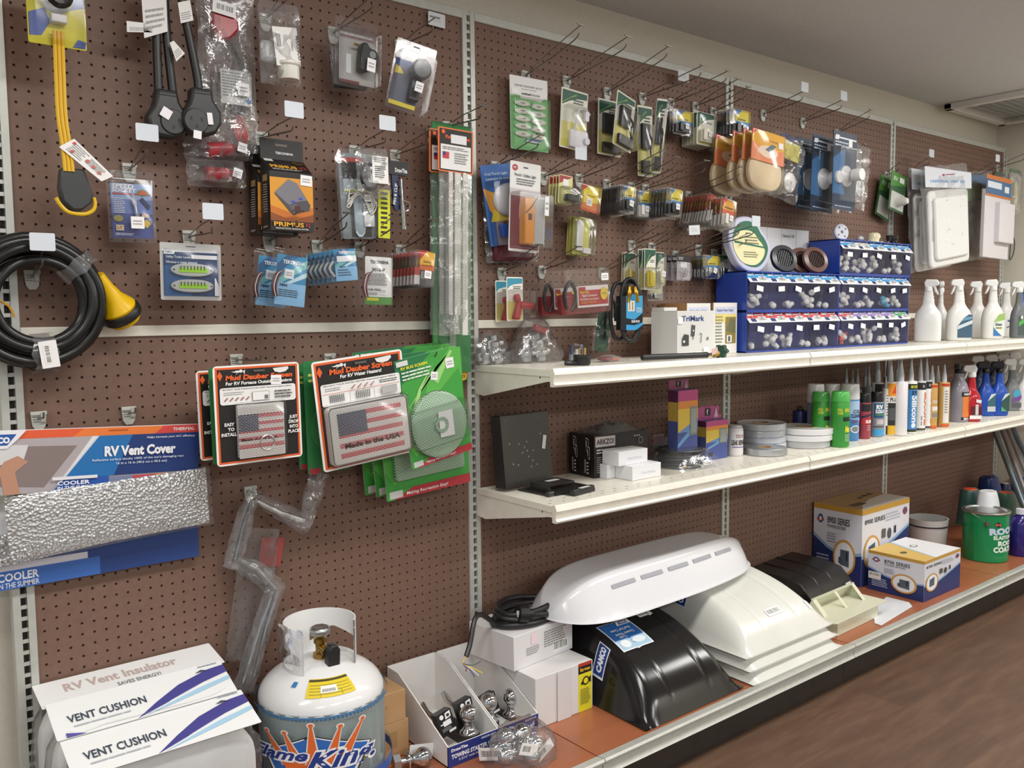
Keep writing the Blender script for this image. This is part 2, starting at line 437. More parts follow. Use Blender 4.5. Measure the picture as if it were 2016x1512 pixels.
for b in range(4):
    xa = (b-1)*W; xb = xa+W
    pegpanel(xa, xb, MID+.012, TOP-.012, 'brown perforated upper pegboard panel of the '+BN[b])
    pegpanel(xa, xb, DK, MID-.012, 'brown perforated lower pegboard panel of the '+BN[b])
    tag(MB().box(xa+.022, -.006, MID-.0125, xb-.022, .006, MID+.0125, CREAM).build('mid_rail', bev=.002), 'cream horizontal strip joining the pegboards of the '+BN[b], 'rail')
    tag(MB().box(xa+.022, -.008, TOP-.013, xb-.022, .02, TOP+.012, SILV).build('top_rail', bev=.002), 'grey top rail above the pegboard of the '+BN[b], 'rail')
    dk = thing('base_shelf', 'red-brown bottom shelf with grey front lip in the '+BN[b], 'shelf', loc(xa, 0, 0))
    MB().box(.002, -DD+.03, DK-.02, W-.002, -.0005, DK, DECK).build('deck', dk)
    l = MB(); l.prism([(-DD+.031, DK), (-DD+.004, DK+.004), (-DD, DK-.002), (-DD+.001, DK-.008), (-DD+.010, DK-.016), (-DD+.008, DK-.035), (-DD+.002, DK-.042), (-DD+.031, DK-.044)], .0015, W-.0015, SILV, 'x')
    l.build('front_lip', dk)
    tag(MB().box(xa+.001, -DD+.045, .001, xb-.001, -DD+.06, DK-.044, KICK).build('kick_plate'), 'black kick plate below the base shelf of the '+BN[b], 'kick plate')
UN = ['leftmost slotted grey upright behind the black cord coil', 'slotted grey upright left of the shelves', 'slotted grey upright behind the blue parts bins', 'slotted grey upright behind the white sprayer nozzles', 'far right slotted grey upright by the beige wall']
for k in range(5):
    x = (k-1)*W; u = MB(); hw = .0215
    # folded channel: two flanges, centre strip with slots punched at one inch
    u.box(x-hw, -.006, 0, x-.0065, .03, TOP+.012, SILV); u.box(x+.0065, -.006, 0, x+hw, .03, TOP+.012, SILV)
    u.box(x-.0045, -.004, 0, x+.0045, .012, TOP+.01, SILV) if False else None
    z = .05
    u.box(x-.0065, -.003, 0, x+.0065, .0, .05, SILV)
    while z < TOP-.01:
        u.box(x-.0065, -.003, z+.017, x+.0065, 0, z+.0254, SILV); z += .0254
    u.box(x-.0065, .022, 0, x+.0065, .024, TOP, '#4b4843')
    u.box(x-.0065, -.003, z, x+.0065, 0, TOP+.012, SILV)
    tag(u.build('shelving_upright', flat=True), UN[k], 'upright')
# cantilever shelves with their brackets
def shelf(b, z, dep, lab):
    t = thing('wall_shelf', lab, 'shelf', loc(b*W, 0, z)); m_ = MB()
    m_.box(.004, -dep+.014, -.018, W-.004, -.02, 0, CREAM)
    holes = m_
    for row, yy in enumerate((-.06, -.09, -dep+.05, -dep+.075)):
        for i in range(46):
            if i % 2 == row % 2: holes.box(.02+i*.0255, yy-.002, -.001, .03+i*.0255, yy+.002, .0003, '#8d8878')
    m_.build('shelf_board', t)
    l = MB(); y = -dep
    prof = [(y+.016, .001), (y+.012, .005), (y+.004, .005), (y, -.002), (y-.004, -.012), (y+.001, -.024), (y+.001, -.034), (y-.004, -.040), (y, -.046), (y+.016, -.046)]
    l.prism(prof, .003, W-.003, CREAM, 'x'); l.build('front_lip', t, bev=.0008)
    for xx in (.006, W-.0115):
        k = MB(); k.prism([(-.006, -.002), (-.006, -.085), (-.05, -.09), (-dep+.03, -.032), (-dep+.016, -.032), (-dep+.016, -.002)], xx, xx+.0055, CREAM, 'x')
        k.cyl((xx-.0006, -dep+.06, -.022), (xx+.006, -dep+.06, -.022), .003, .003, '#5c5a55', 8)
        k.build('bracket', t)
SN = ['nearest', 'middle', 'far right']
for b in range(3):
    shelf(b, S1, .3678, 'cream upper steel shelf, %s of its row' % SN[b])
    shelf(b, S2, .3728, 'cream lower steel shelf, %s of its row' % SN[b])
# ================= peg hooks
HOOKN = 0
def hook(base, tip=None, L=.17, lab='', label=None, plate=True, low=True, grp='wire display hooks'):
    """base px on the board; tip px of the wire end"""
    P0 = PY(*base)
    if tip:
        T = PX(*tip, P0.x); L = -T.y; rise = T.z-P0.z
        if L < .05 or L > .34: L = .2; rise = .03
    else: rise = .028*L/.17 if label is not False else .004
    t = thing('display_hook', lab, 'hook', loc(P0.x, 0, P0.z), grp)
    m_ = MB()
    if plate:
        m_.prism([(-.016, .014), (-.013, -.018), (-.007, -.028), (.007, -.028), (.013, -.018), (.016, .014)], -.007, -.001, '#b9b9b0/s')
        m_.box(-.016, -.011, .006, .016, -.006, .014, '#c4c4bb/s')
        m_.box(.003, -.013, -.010, .013, -.006, .012, '#adada5/s')
        for q in range(3): m_.box(-.012, -.0085, -.009+q*.005, .001, -.006, -.0075+q*.005, '#77776f/s')
        m_.build('back_plate', t, bev=.001)
    w_ = MB(); w_.tube([(0, -.006, 0), (0, -L*.5, rise*.45), (0, -L*.86, rise*.86), (0, -L*.97, rise+.002), (0, -L, rise+.012)], .002, '#96948f/m', 6, sub=3)
    w_.build('hook_wire', t)
    if label is not False:
        w2 = MB(); r2 = rise+.034
        w2.tube([(.004, -.006, .006), (.004, -L*.5, r2*.5+.006), (.004, -L-.004, r2)], .0016, '#a09e99/m', 6)
        w2.cyl((-.012, -L-.005, r2), (.018, -L-.005, r2), .0022, .0022, '#96948f/m', 6)
        w2.build('label_wire', t)
        if label:
            k = MB(); k.prism(rrect(.047, .036, .003, z0=r2-.024 if label == 1 else r2-.006), -L-.0095, -L-.008, '#d7dde4/g')
            k.build('label_plate', t, bev=0)
    return P0
# ================= hanging packs
def blister(root, w_, h, x0, z0, x1, z1, dep, y=0, mat=None, name='blister'):
    b = MB(); X0 = (x0-.5)*w_; X1 = (x1-.5)*w_; Z0 = z0*h; Z1 = z1*h; r = min(.006, (X1-X0)*.2, (Z1-Z0)*.2)
    o = rrect(X1-X0, Z1-Z0, r, x0=X0, z0=Z0, n=3); n = len(o); k = min(.0035, (X1-X0)*.12)
    cx = (X0+X1)/2; cz = (Z0+Z1)/2
    def sc(p, e): return (p[0]-k*e*(1 if p[0] > cx else -1), p[1]-k*e*(1 if p[1] > cz else -1))
    rings = [[(a, y-.0005, c) for a, c in o]]
    for e, yy in ((.15, -dep*.7), (.5, -dep*.93), (1.1, -dep)): rings.append([(sc(p, e)[0], y+yy, sc(p, e)[1]) for p in o])
    vs = [q for rr in rings for q in rr]; fs = []
    for j in range(3):
        for i in range(n): fs.append((j*n+i, j*n+(i+1) % n, (j+1)*n+(i+1) % n, (j+1)*n+i))
    fs.append(tuple(range(3*n, 4*n)))
    b.add(vs, fs, mat or CLR); return b.build(name, root)
def cardmesh(w_, h, base, prints, r=.004, th=.0015, hole=True):
    m_ = MB(); m_.prism(rrect(w_, h, min(r, w_*.2)), 0, th, base)
    if hole: m_.prt(w_, h, [('r', .42, .935, .58, .95, '#4a4540')], x0=-w_/2, y=0, st=.0002)
    m_.prt(w_, h, prints, x0=-w_/2, y=-.0002); return m_
def pack(name, label, cat, px, d, prints, base='#e8e8e4/k', yw=0, r=.004, th=.0015, bl=None, fn=None, grp=None, behind=0, step=.012, blab=None, jit=.002, hole=True, cname='backing_card'):
    m4, w_, h = hang(*px, d, yw)
    t = thing(name, label, cat, m4, grp)
    cardmesh(w_, h, base, prints, r, th, hole).build(cname, t)
    if fn: fn(t, w_, h)
    if bl: blister(t, w_, h, *bl)
    for k in range(behind):
        j = Matrix.Translation((rnd.uniform(-jit, jit), step*(k+1), rnd.uniform(-jit, jit))) @ Matrix.Rotation(rnd.uniform(-.03, .03), 4, 'Y')
        dup(t, m4 @ j, (blab or label+', %s of its stack').replace('%s', ORD[k+1]), grp)
    return t, w_, h, m4
def sticker(root, w_, h, x, z, sw=.022, sh=.02, rot=0, y=-.001, name='price_sticker', bc=False, txt=None):
    m_ = MB(); m_.T = Matrix.Translation(((x-.5)*w_, y, z*h)) @ Matrix.Rotation(rot, 4, 'Y')
    m_.prism(rrect(sw, sh, .001, z0=-sh/2), -.0003, 0, '#f1f0f0/k')
    if bc: m_.prt(sw, sh, [('b', .12, .15, .9, .85, '#333')], x0=-sw/2, z0=-sh/2, y=-.0004)
    else: m_.prt(sw, sh, [('l', .15, .25, .85, .75, 2, '#a9a5a8')], x0=-sw/2, z0=-sh/2, y=-.0004)
    return m_.build(name, root)
def bagmesh(w_, h, th, seed, mat=None, n=(10, 14), pinch=.0, wob=.35):
    """crinkled clear bag hanging from z=h, centred on x=0"""
    rr = random.Random(seed); b = MB(); nu, nv = n
    off = [[rr.uniform(-1, 1) for _ in range(nu+1)] for _ in range(nv+1)]
    for sgn in (-1, 1):
        def fn(u, v):
            i = round(u*nu); j = round(v*nv)
            e = (1-(2*u-1)**4)*(1-(2*v-1)**6)
            k = 1-pinch*max(0, v-.75)*4
            return ((u-.5)*w_*k*(1+.04*off[j][0]), sgn*th/2*e+off[j][i]*th*wob*e, v*h+.01*h*off[0][i])
        b.grid(fn, nu, nv, mat or BAG)
    return b
# -- left bay, top row
hook((110, -60), L=.16, lab='wire hook above the yellow cord surge adapter')
m4, w_, h = hang((48, -62), (163, -50), (56, 82), .13)
t = thing('surge_adapter', 'adapter with a flat yellow three-strand cord hanging from a yellow and blue blister card', 'adapter', m4)
c = cardmesh(w_, h, '#d3c92f/k', [('p', [(.02, .1), (.02, .42), (.3, .52), (.38, .32), (.22, .12)], '#3f55a0'), ('p', [(.75, .02), (.98, .02), (.98, .12), (.85, .14)], '#3f55a0'),
    ('p', [(.62, .5), (.98, .6), (.98, .8), (.72, .74)], '#3f55a0'), ('p', [(.0, .7), (.2, .85), (.3, 1), (.0, 1)], '#3f55a0')], hole=False); c.build('backing_card', t)
g = MB(); g.lathe([(0, .028), (.018, .026), (.026, .018), (.028, .006), (.031, 0), (.031, -.004)], '#262423/g', c=(0, -.012, h*.66), ax='y', n=28); g.build('dome_head', t)
g = MB(); g.box(-.015, -.022, h*.3, .015, -.003, h*.42, '#bcbab6/s'); g.build('strain_relief', t, bev=.002)
blister(t, w_, h, .03, .03, .97, .97, .03)
def loc_of(m, px, d):
    return m.inverted() @ PY(px[0], px[1], -d)
A = loc_of(m4, (114, 62), .14); pts = [A]+[loc_of(m4, p, .13) for p in ((117, 150), (121, 230), (130, 290), (135, 338))]
for k in (-1, 0, 1):
    q = MB(); q.tube([p+Vector((k*.0073, -.004, 0)) for p in pts], .0038, '#e3b524/s', 8, sub=4); q.build('cord_strand', t)
ph = MB(); a = loc_of(m4, (118, 333), .12); b = loc_of(m4, (165, 333), .12); c_ = loc_of(m4, (150, 415), .12)
sz = (b-a).length; ph.prism([(-sz*.5, 0), (sz*.45, 0), (sz*.62, -sz*.55), (sz*.78, -sz*1.1), (sz*.7, -sz*1.5), (sz*.3, -sz*1.85), (-.1*sz, -sz*1.88), (-sz*.5, -sz*1.5), (-sz*.62, -sz*.9), (-sz*.55, -sz*.3)], -.014, .016, '#343637/r')
ph.T = Matrix.Identity(4); mid = (a+b)/2
o = ph.build('plug', t, loc(mid.x, mid.y, mid.z), bev=.004)
u_ = MB(); pp = [loc_of(m4, p, .125) for p in ((110, 389), (118, 402), (132, 416), (150, 421), (170, 421), (184, 413), (187, 400), (184, 389))]
u_.tube(pp, .0042, '#e2b820/s', 8, sub=4); u_.build('pull_handle', t)
tg, tw, th_ = hang((151, 274), (222, 345), (118, 291), .135)
k = MB(); k.prt(1, 1, []); lt = [loc_of(m4, p, .14) for p in ((146, 273), (223, 347), (200, 357), (116, 289))]
k.poly(lt, '#f0efec/k')
quadprt(k, lt, [('l', .1, .12, .44, .9, 6, '#8f8b88'), ('l', .5, .3, .92, .85, 5, '#8f8b88'), ('e', .08, .8, .03, .1, '#c8524a'), ('e', .2, .3, .03, .1, '#c8524a'), ('e', .5, .5, .035, .12, '#cf6a62'), ('e', .66, .45, .035, .12, '#cf6a62'), ('e', .82, .4, .035, .12, '#cf6a62')])
k.build('warning_tag', t)

def dogbone(label, cords, plugc, face, stick, wrap, d):
    P = PY(plugc[0], plugc[1], -d); t = thing('power_cord_adapter', label, 'power adapter', loc(P.x, P.y, P.z))
    im = t.matrix_world.inverted()
    def Lc(px, dd): return Matrix.Translation(-P) @ PY(px[0], px[1], -dd)
    for cc in cords:
        q = MB(); q.tube([Lc(p, d) for p in cc], .0095, '#1f1f1f/r', 12, sub=4); q.build('cord', t)
    sc = .063
    b = MB(); r = .041
    o = [(-.021, .060), (.026, .060), (.03, .035), (.045, .012), (.046, -.015), (.032, -.038), (.01, -.046), (-.02, -.044), (-.038, -.028), (-.043, -.002), (-.028, .022), (-.022, .04)]
    b.prism(o, -.016, .02, '#2a2b2c/r')
    b.build('plug_body', t, bev=.007)
    f = MB(); f.lathe([(0, .020), (.026, .020), (.028, .017), (.028, .0)], '#303132/r', ax='y', c=(face[0], 0, face[1]), n=26)
    for a_, b_, ww, hh in ((-.012, .004, .0025, .008), (.012, .004, .0025, .008), (0, -.012, .0025, .008)):
        f.box(face[0]+a_-ww, -.0205, face[1]+b_-hh/2, face[0]+a_+ww, -.0195, face[1]+b_+hh/2, '#0c0c0c')
    f.build('socket_face', t)
    f = MB(); f.box(-.016, -.0175, .052, .020, -.016, .054, '#101010'); f.box(-.016, -.0175, .046, .020, -.016, .048, '#101010'); f.build('grip_slot', t)
    for sx, sz, ww, hh, ro in stick:
        m_ = MB(); m_.T = Matrix.Translation((sx, -.0215, sz)) @ Matrix.Rotation(ro, 4, 'Y'); m_.prism(rrect(ww, hh, .001, z0=-hh/2), -.0004, 0, '#f1eef0/k'); m_.build('price_sticker', t)
    for wp in wrap:
        q = MB(); pts = [Lc(p, d+.012) for p in wp]; q.poly(pts, '#e9e7e4/k')
        quadprt(q, pts[:4], [('l', .1, .1, .9, .5, 4, '#9a9796')]); q.build('wrap_label', t)
    return t
hook((318, -30), L=.14, lab='wire hook above the left black power adapter')
hook((388, -30), L=.14, lab='wire hook above the right black power adapter')
t = dogbone('black power cord adapter with three-slot plug, left of its pair', [[(306, -40), (308, 60), (312, 180), (316, 215)], [(322, -40), (326, 40), (332, 110), (342, 200)]], (325, 232), (.012, -.010), [(-.004, .006, .022, .022, .5)], [[(276, -40), (326, -40), (330, 62), (284, 75)], [(249, 41), (300, 47), (300, 64), (250, 63)]], .085)
m_ = MB(); 
t = dogbone('black power cord adapter with round three-slot face, right of its pair', [[(352, -40), (360, 10), (372, 70), (388, 150), (392, 190)]], (393, 228), (-.014, -.016), [(.016, -.008, .012, .026, -.1), (-.014, -.047, .018, .018, .1)], [[(350, 5), (374, 0), (381, 40), (356, 46)], [(334, 84), (342, 80), (364, 105), (347, 121)]], .10)

# bag of red plugs
hook((430, -45), L=.16, lab='wire hook above the clear bags of red plugs')
def redplug(t, x, z, y=0, s=1, rot=0, mat='#a8353a/s'):
    q = MB(); q.T = Matrix.Translation((x, y, z)) @ Matrix.Rotation(rot, 4, 'Y')
    q.prism([(-.028*s, .012*s), (-.02*s, .034*s), (.004*s, .042*s), (.022*s, .034*s), (.034*s, .006*s), (.022*s, -.02*s), (.004*s, -.034*s), (-.02*s, -.012*s)], -.014*s, .014*s, mat)
    q.build('red_plug', t, bev=.005*s)
m4, w_, h = hang((383, -60), (494, -60), (396, 292), .052)
t = thing('bagged_connector', 'long crinkled clear bag with a red wedge plug, coiled red cord and grey cable', 'bagged connector', m4, 'bags of red plugs')
redplug(t, -.012, h-.115, s=1.15, rot=.3)
q = MB(); q.tube([(.012, .0, h-.15), (.03, 0, h-.19), (.044, 0, h-.25), (.03, .0, h-.31), (0, .0, h-.28), (-.02, 0, h-.22)], .004, '#3b4047/r', 8, sub=5); q.build('cable', t)
q = MB()
for k in range(5): q.tube([(.02+.003*k, -.004, .085-.008*k), (.034+.002*k, -.006, .07-.008*k), (.03, -.004, .045-.006*k), (.008+.003*k, -.004, .052-.008*k)], .0022, '#c04a48/s', 6, closed=True, sub=3)
q.build('coiled_wire', t)
q = MB(); q.prt(.075, .08, [('r', 0, 0, 1, 1, '#d9dad8/k'), ('l', .05, .2, .95, .95, 9, '#8e8e8c'), ('e', .9, .15, .1, .09, '#2d6a9c')], x0=-.02, z0=.11, y=-.006); q.build('instruction_sheet', t)
sticker(t, w_, h, .42, .80, .055, .030, .1, y=-.022, bc=True, name='barcode_sticker')
sticker(t, w_, h, .72, .36, .028, .03, 0, y=-.018)
bagmesh(w_, h, .034, 5).build('clear_bag', t)
for (px, lab, sd, s) in ((((358, 268), (492, 268), (365, 318)), 'small clear bag with a red cylindrical plug below the long bag', 3, 1), (((366, 310), (480, 310), (370, 366)), 'lowest small clear bag with a red plug beside the black control box', 8, .9)):
    m4, w_, h = hang(*px, .045 if sd == 3 else .05); t = thing('bagged_connector', lab, 'bagged connector', m4, 'bags of red plugs')
    q = MB(); q.cyl((-.03*s, -.002, h*.45), (.03*s, -.002, h*.5), .019*s, .017*s, '#a8353a/s', 20); q.cyl((.03*s, -.002, h*.5), (.052*s, -.002, h*.5), .013*s, .009*s, '#a8353a/s', 20); q.build('red_plug', t, bev=.002)
    sticker(t, w_, h, .8, .5, .022, .022, .3, y=-.024); bagmesh(w_, h, .045, sd, n=(12, 6)).build('clear_bag', t)

# white inlet in a bag
hook((520, 40), (572, -8), lab='wire hook above the bagged white power inlet')
m4, w_, h = hang((506, -4), (588, 8), (513, 163), .12)
t = thing('bagged_power_inlet', 'clear bag with a white round power inlet and a large white paper label', 'power inlet', m4)
q = MB(); q.lathe([(0, 0), (.024, 0), (.025, .004), (.025, .03), (.029, .034), (.029, .04), (0, .04)], '#dedbd0/s', c=(.012, -.016, .012), n=30); q.build('round_inlet', t, loc(0, 0, 0))
q = MB(); q.box(-.05, -.012, .05, -.005, .012, .10, '#d8d9da/s'); q.build('inlet_flange', t, bev=.01)
q = MB(); q.T = Matrix.Translation((.009, -.026, .042)) @ Matrix.Rotation(-.1, 4, 'Y')
q.prism(rrect(.062, .088, .001), -.0004, 0, '#eceae6/k'); q.prt(.062, .088, [('b', .1, .35, .3, .9, 0)], x0=-.031, y=-.0005)
q.text('MARINCO', .026, .070, .0085, '#2c2b2b', y=-.0009, rot=-PI/2, fit=.056, bold=.03)
q.text('150BBIW', .012, .056, .004, '#6b6b6b', y=-.0009, rot=-PI/2)
q.build('paper_label', t)
bagmesh(w_, h, .05, 11, BAG).build('clear_bag', t)
# two adapter clamshells
hook((654, 66), (735, 15), lab='wire hook holding the grey dogbone adapter packs')
def adapter_in(t, w_, h):
    q = MB(); q.prism([(-.012, .035), (-.006, .072), (.008, .074), (.016, .062), (.032, .06), (.042, .045), (.036, .02), (.014, .008), (.004, -.002), (-.014, .004)], -.028, -.004, '#232527/r'); q.T = Matrix.Translation((0, 0, 0)); q.build('adapter_plug', t, loc(.008, 0, h*.22), bev=.004)
    q = MB(); q.cyl((.03, -.029, h*.22+.046), (.03, -.026, h*.22+.046), .009, .009, '#8d9292', 20); q.cyl((-.018, -.02, h*.6), (-.002, -.02, h*.6), .003, .003, '#c7a64c/m', 8); q.build('prong', t)
t, w_, h, m4 = pack('adapter_pack', 'clear clamshell with a black plug adapter on a grey card, in front', 'adapter pack', ((660, 28), (743, 38), (660, 166)), D((654, 66), 702),
    [('r', .08, .06, .92, .8, '#a3a09c'), ('r', .08, .7, .92, .8, '#8d8885'), ('t', 'RV 30A REPLACEMENT PLUG', .12, .758, .02, '#f3efee', {'fit': .74, 'bold': .03}), ('t', 'FICHE DE REMPLACEMENT POUR VR', .12, .72, .02, '#7c2f35', {'fit': .78, 'bold': .03}),
     ('r', .24, .2, .36, .48, '#cfd3d4'), ('r', .08, .06, .55, .1, '#6d3438')], base=CLR, fn=adapter_in, bl=(.04, .04, .96, .84, .034), grp='dogbone adapter packs')
sticker(t, w_, h, .68, .32, .024, .032, .1, y=-.036)
m5, w5, h5 = hang((640, 53), (700, 60), (650, 178), .07)
t = thing('adapter_pack', 'clear clamshell with a black plug adapter, behind the grey card pack', 'adapter pack', m5, 'dogbone adapter packs')
cardmesh(w5*1.25, h5, CLR, [('r', .1, .05, .95, .12, '#262425'), ('r', .1, .12, .4, .7, '#8a8786')], hole=False).build('backing_card', t, loc(.012, 0, 0)); adapter_in(t, w5, h5); blister(t, w5*1.35, h5, .04, .02, .96, .96, .03)
hook((785, 92), (853, 61), lab='wire hook holding the yellow and blue adapter pack')
t, w_, h, m4 = pack('adapter_pack', 'tilted clamshell with a black round adapter on a yellow and blue card', 'adapter pack', ((783, 72), (862, 93), (757, 208)), .09,
    [('r', .06, .06, .72, .68, '#55596a'), ('r', .06, .06, .72, .12, '#e0cd3a'), ('r', .06, .62, .72, .72, '#344b8c'), ('p', [(.08, .5), (.3, .52), (.2, .6), (.08, .62)], '#e0cd3a')], base=CLR,
    fn=lambda t, w_, h: (MB().lathe([(0, .042), (.022, .042), (.027, .036), (.027, .006), (.02, 0)], '#1c1c1e/g', c=(.014, 0, h*.6), ax='y').build('adapter_head', t), MB().box(-.004, -.022, h*.16, .026, -.002, h*.5, '#242528/r').build('adapter_body', t, bev=.004)), bl=(.03, .03, .97, .8, .045), yw=-.25)
sticker(t, w_, h, .62, .33, .022, .026, .05, y=-.046)

# black and gold brake control boxes
hook((512, 272), (577, 257), label=2, lab='wire hook with a clear tag above the black and gold boxes')
def primus(tp, px, d, lab):
    m4, w_, h = hang(*px, d); t = thing('brake_control_box', lab, 'box', m4, 'black and gold boxes'); dp = .052
    m_ = MB(); bk = '#211e1c/s'; hb = h*.62
    m_.box(-w_/2, -.001, 0, w_/2, dp, hb, bk)
    # sloping shoulder up to the hang tab
    sh = h*.78
    vs = [(-w_/2, -.001, hb), (w_/2, -.001, hb), (w_/2, dp, hb), (-w_/2, dp, hb), (-w_/2, dp-.004, sh), (w_/2, dp-.004, sh)]
    m_.add(vs, [(0, 1, 5, 4), (1, 2, 5), (0, 4, 3), (2, 3, 4, 5)], bk)
    m_.box(-w_/2, dp-.004, sh, w_/2, dp, h, bk)
    m_.prt(w_, h, [('r', .34, .925, .62, .95, '#77685c'), ('t', 'TEKONSHA', .34, .84, .024, '#dfe3e3', {'fit': .42, 'bold': .03})], x0=-w_/2, y=dp-.0045)
    G = m_
    G.prt(w_, hb, [('r', .0, .16, 1, .92, '#d9962c'), ('p', [(0, .9), (1, .9), (1, .97), (0, .97)], '#211e1c'), ('p', [(.0, .16), (1, .16), (1, .3), (.6, .2), (.3, .22), (0, .3)], '#8a4a1e'), ('p', [(0, .3), (.3, .22), (.6, .2), (1, .3), (1, .42), (.5, .3), (0, .42)], '#c46f22'),
        ('p', [(.1, .62), (.42, .86), (.62, .8), (.93, .46), (.9, .36), (.62, .3), (.52, .26)], '#4c4a50'), ('p', [(.1, .64), (.42, .88), (.62, .82), (.86, .54), (.6, .5), (.42, .44)], '#77757c'), ('p', [(.42, .42), (.6, .48), (.62, .32), (.53, .28)], '#5e5b60'),
        ('e', .52, .5, .05, .02, '#3f4ac0'), ('e', .7, .56, .05, .02, '#3f4ac0'), ('r', .56, .33, .68, .43, '#5a1c1a'), ('t', 'PRIMUS', .06, .07, .07, '#e2a632', {'fit': .7, 'bold': .03}), ('t', 'IQ', .8, .08, .06, '#a3372c', {'bold': .03}), ('t', 'PROPORTIONAL BRAKING SYSTEM', .1, .02, .025, '#d8d5d0', {'fit': .76})], x0=-w_/2, y=-.0012)
    T0 = G.T; sl = math.atan2(dp, sh-hb)
    G.T = T0 @ Matrix.Translation((0, -.0015, hb)) @ Matrix.Rotation(-sl, 4, 'X')
    Ls = math.hypot(dp, sh-hb)
    G.prt(w_, Ls, [('t', 'PRIMUS', .1, .3, .22, '#e2a632', {'fit': .62, 'bold': .03}), ('t', 'IQ', .78, .32, .18, '#a3372c', {'bold': .03}), ('l', .1, .08, .85, .22, 2, '#b9b5b0'), ('e', .82, .8, .12, .1, '#b0772c'), ('e', .82, .8, .11, .08, '#211e1c'), ('r', .05, .75, .25, .95, '#c9c6c2')], x0=-w_/2, y=-.0006)
    G.T = T0 @ Matrix.Translation((-w_/2, 0, 0)) @ Matrix.Rotation(-PI/2, 4, 'Z')
    G.prt(-dp, hb, [('r', .1, .1, .5, .9, '#2b2725'), ('l', .25, .3, .75, .8, 12, '#a7a29c'), ('r', .2, .84, .7, .95, '#a08055'), ('t', 'TEKONSHA', .25, .05, .03, '#d8d5d0', {'fit': .5})], y=-.0003)
    G.T = T0; m_.build('carton', t); sticker(t, w_, hb, .84, .88, .03, .025, .05, y=-.003)
    return t
primus(None, ((528, 263), (613, 272), (533, 452)), .15, 'black and gold box with a hang tab and a product picture, in front')
primus(None, ((506, 277), (585, 285), (508, 460)), .092, 'black and gold box tucked behind the front one of the pair')
# speed socket
hook((253, 335), (289, 305), label=2, lab='wire hook with a clear tag above the blue driver bit pack')
t, w_, h, m4 = pack('driver_bit_pack', 'blue blister card with a long silver socket driver bit', 'tool pack', ((207, 333), (302, 338), (216, 476)), .075,
    [('r', .07, .06, .93, .82, '#4a5494'), ('r', .07, .55, .93, .82, '#8fa6cf'), ('r', .07, .40, .93, .60, '#6b7db8'), ('t', 'SPEED', .1, .755, .055, '#f2f3f6', {'fit': .46, 'bold': .04, 'shear': .1}), ('t', 'SOCKET', .1, .70, .05, '#f2f3f6', {'fit': .5, 'bold': .04, 'shear': .1}),
     ('r', .1, .665, .9, .685, '#c03a30'), ('e', .74, .70, .12, .045, '#5a8a3c'), ('e', .74, .70, .09, .033, '#c65a32'), ('l', .12, .4, .36, .62, 9, '#dfe4f0'), ('p', [(.66, .6), (.72, .64), (.88, .52), (.84, .46)], '#343a55'), ('e', .2, .33, .1, .045, '#a29a4a'), ('e', .76, .38, .09, .03, '#c5a890'),
     ('p', [(.68, .27), (.78, .33), (.88, .27), (.78, .2)], '#d8b63e'), ('r', .14, .16, .3, .24, '#e5d7b0'), ('t', 'LT', .17, .18, .04, '#b04a2c', {'bold': .03}), ('l', .12, .09, .5, .13, 2, '#dfe4f0')], base=CLR, hole=False,
    fn=lambda t, w_, h: (MB().cyl((.008, -.009, h*.3), (.004, -.009, h*.52), .0035, .0035, '#d7d9dc/c', 12).cyl((.004, -.009, h*.52), (.002, -.009, h*.62), .0055, .005, '#d7d9dc/c', 6).cyl((.002, -.009, h*.62), (.0, -.009, h*.68), .003, .003, '#d7d9dc/c', 8).cyl((.008, -.009, h*.3), (.009, -.009, h*.4), .008, .008, '#c6c9cd/c', 6).build('socket_bit', t)), bl=(.03, .02, .97, .9, .018))
sticker(t, w_, h, .55, .27, .028, .026, 0, y=-.019)
# trailer levels
hook((370, 466), (418, 458), label=2, lab='wire hook with a clear tag above the green trailer levels')
def levels(t, w_, h):
    for zz in (.53, .25):
        q = MB(); q.prism([(w_*.35*math.copysign(abs(math.cos(a))**.8, math.cos(a)), h*zz+h*.115*math.sin(a)) for a in [2*PI*i/32 for i in range(32)]], -.009, -.001, '#c3c6c2/s', sc=1)
        lv = q.build('level_body', t, bev=.002)
        g = MB(); g.box(-w_*.22, -.0105, h*(zz-.045), w_*.24, -.0088, h*(zz+.035), '#a6d92f/g')
        for k in range(8): g.box(-w_*.2+k*w_*.055, -.0112, h*(zz+.0), -w_*.2+k*w_*.055+.002, -.0104, h*(zz+.07), '#41463f')
        for sx in (-.3, .31): g.cyl((w_*sx, -.0096, h*zz), (w_*sx, -.0088, h*zz), .002, .002, '#33332f', 10)
        g.build('bubble_vial', lv)
pack('trailer_level_pack', 'blue card with two oval green bubble levels', 'trailer level pack', ((314, 476), (434, 484), (317, 590)), .09,
    [('r', .05, .07, .95, .88, '#27406b'), ('r', .05, .07, .5, .6, '#2f5f93'), ('r', .03, .845, .95, .885, '#e9ebec'), ('p', [(.05, .8), (.22, .8), (.25, .885), (.08, .885)], '#e9ebec'), ('t', 'CAMCO', .08, .825, .03, '#27406b', {'fit': .11, 'bold': .03}), ('t', 'Utility Trailer Levels', .09, .735, .04, '#dfe7f0', {'fit': .4, 'bold': .02}), ('t', 'Niveaux a usage general', .09, .645, .04, '#dfe7f0', {'fit': .5, 'bold': .02}),
     ('r', .5, .73, .93, .8, '#e9ebec'), ('r', .88, .08, .96, .25, '#dfe2e4'), ('p', [(.88, .25), (.96, .22), (.9, .4), (.88, .4)], '#dfe2e4')], base='#bdbdb9/s', fn=levels, bl=(.04, .05, .96, .9, .011))
q = thing  # keep alias
hook((62, 545), L=.12, label=2, plate=True, lab='wire hook with a clear tag inside the black cord coil')
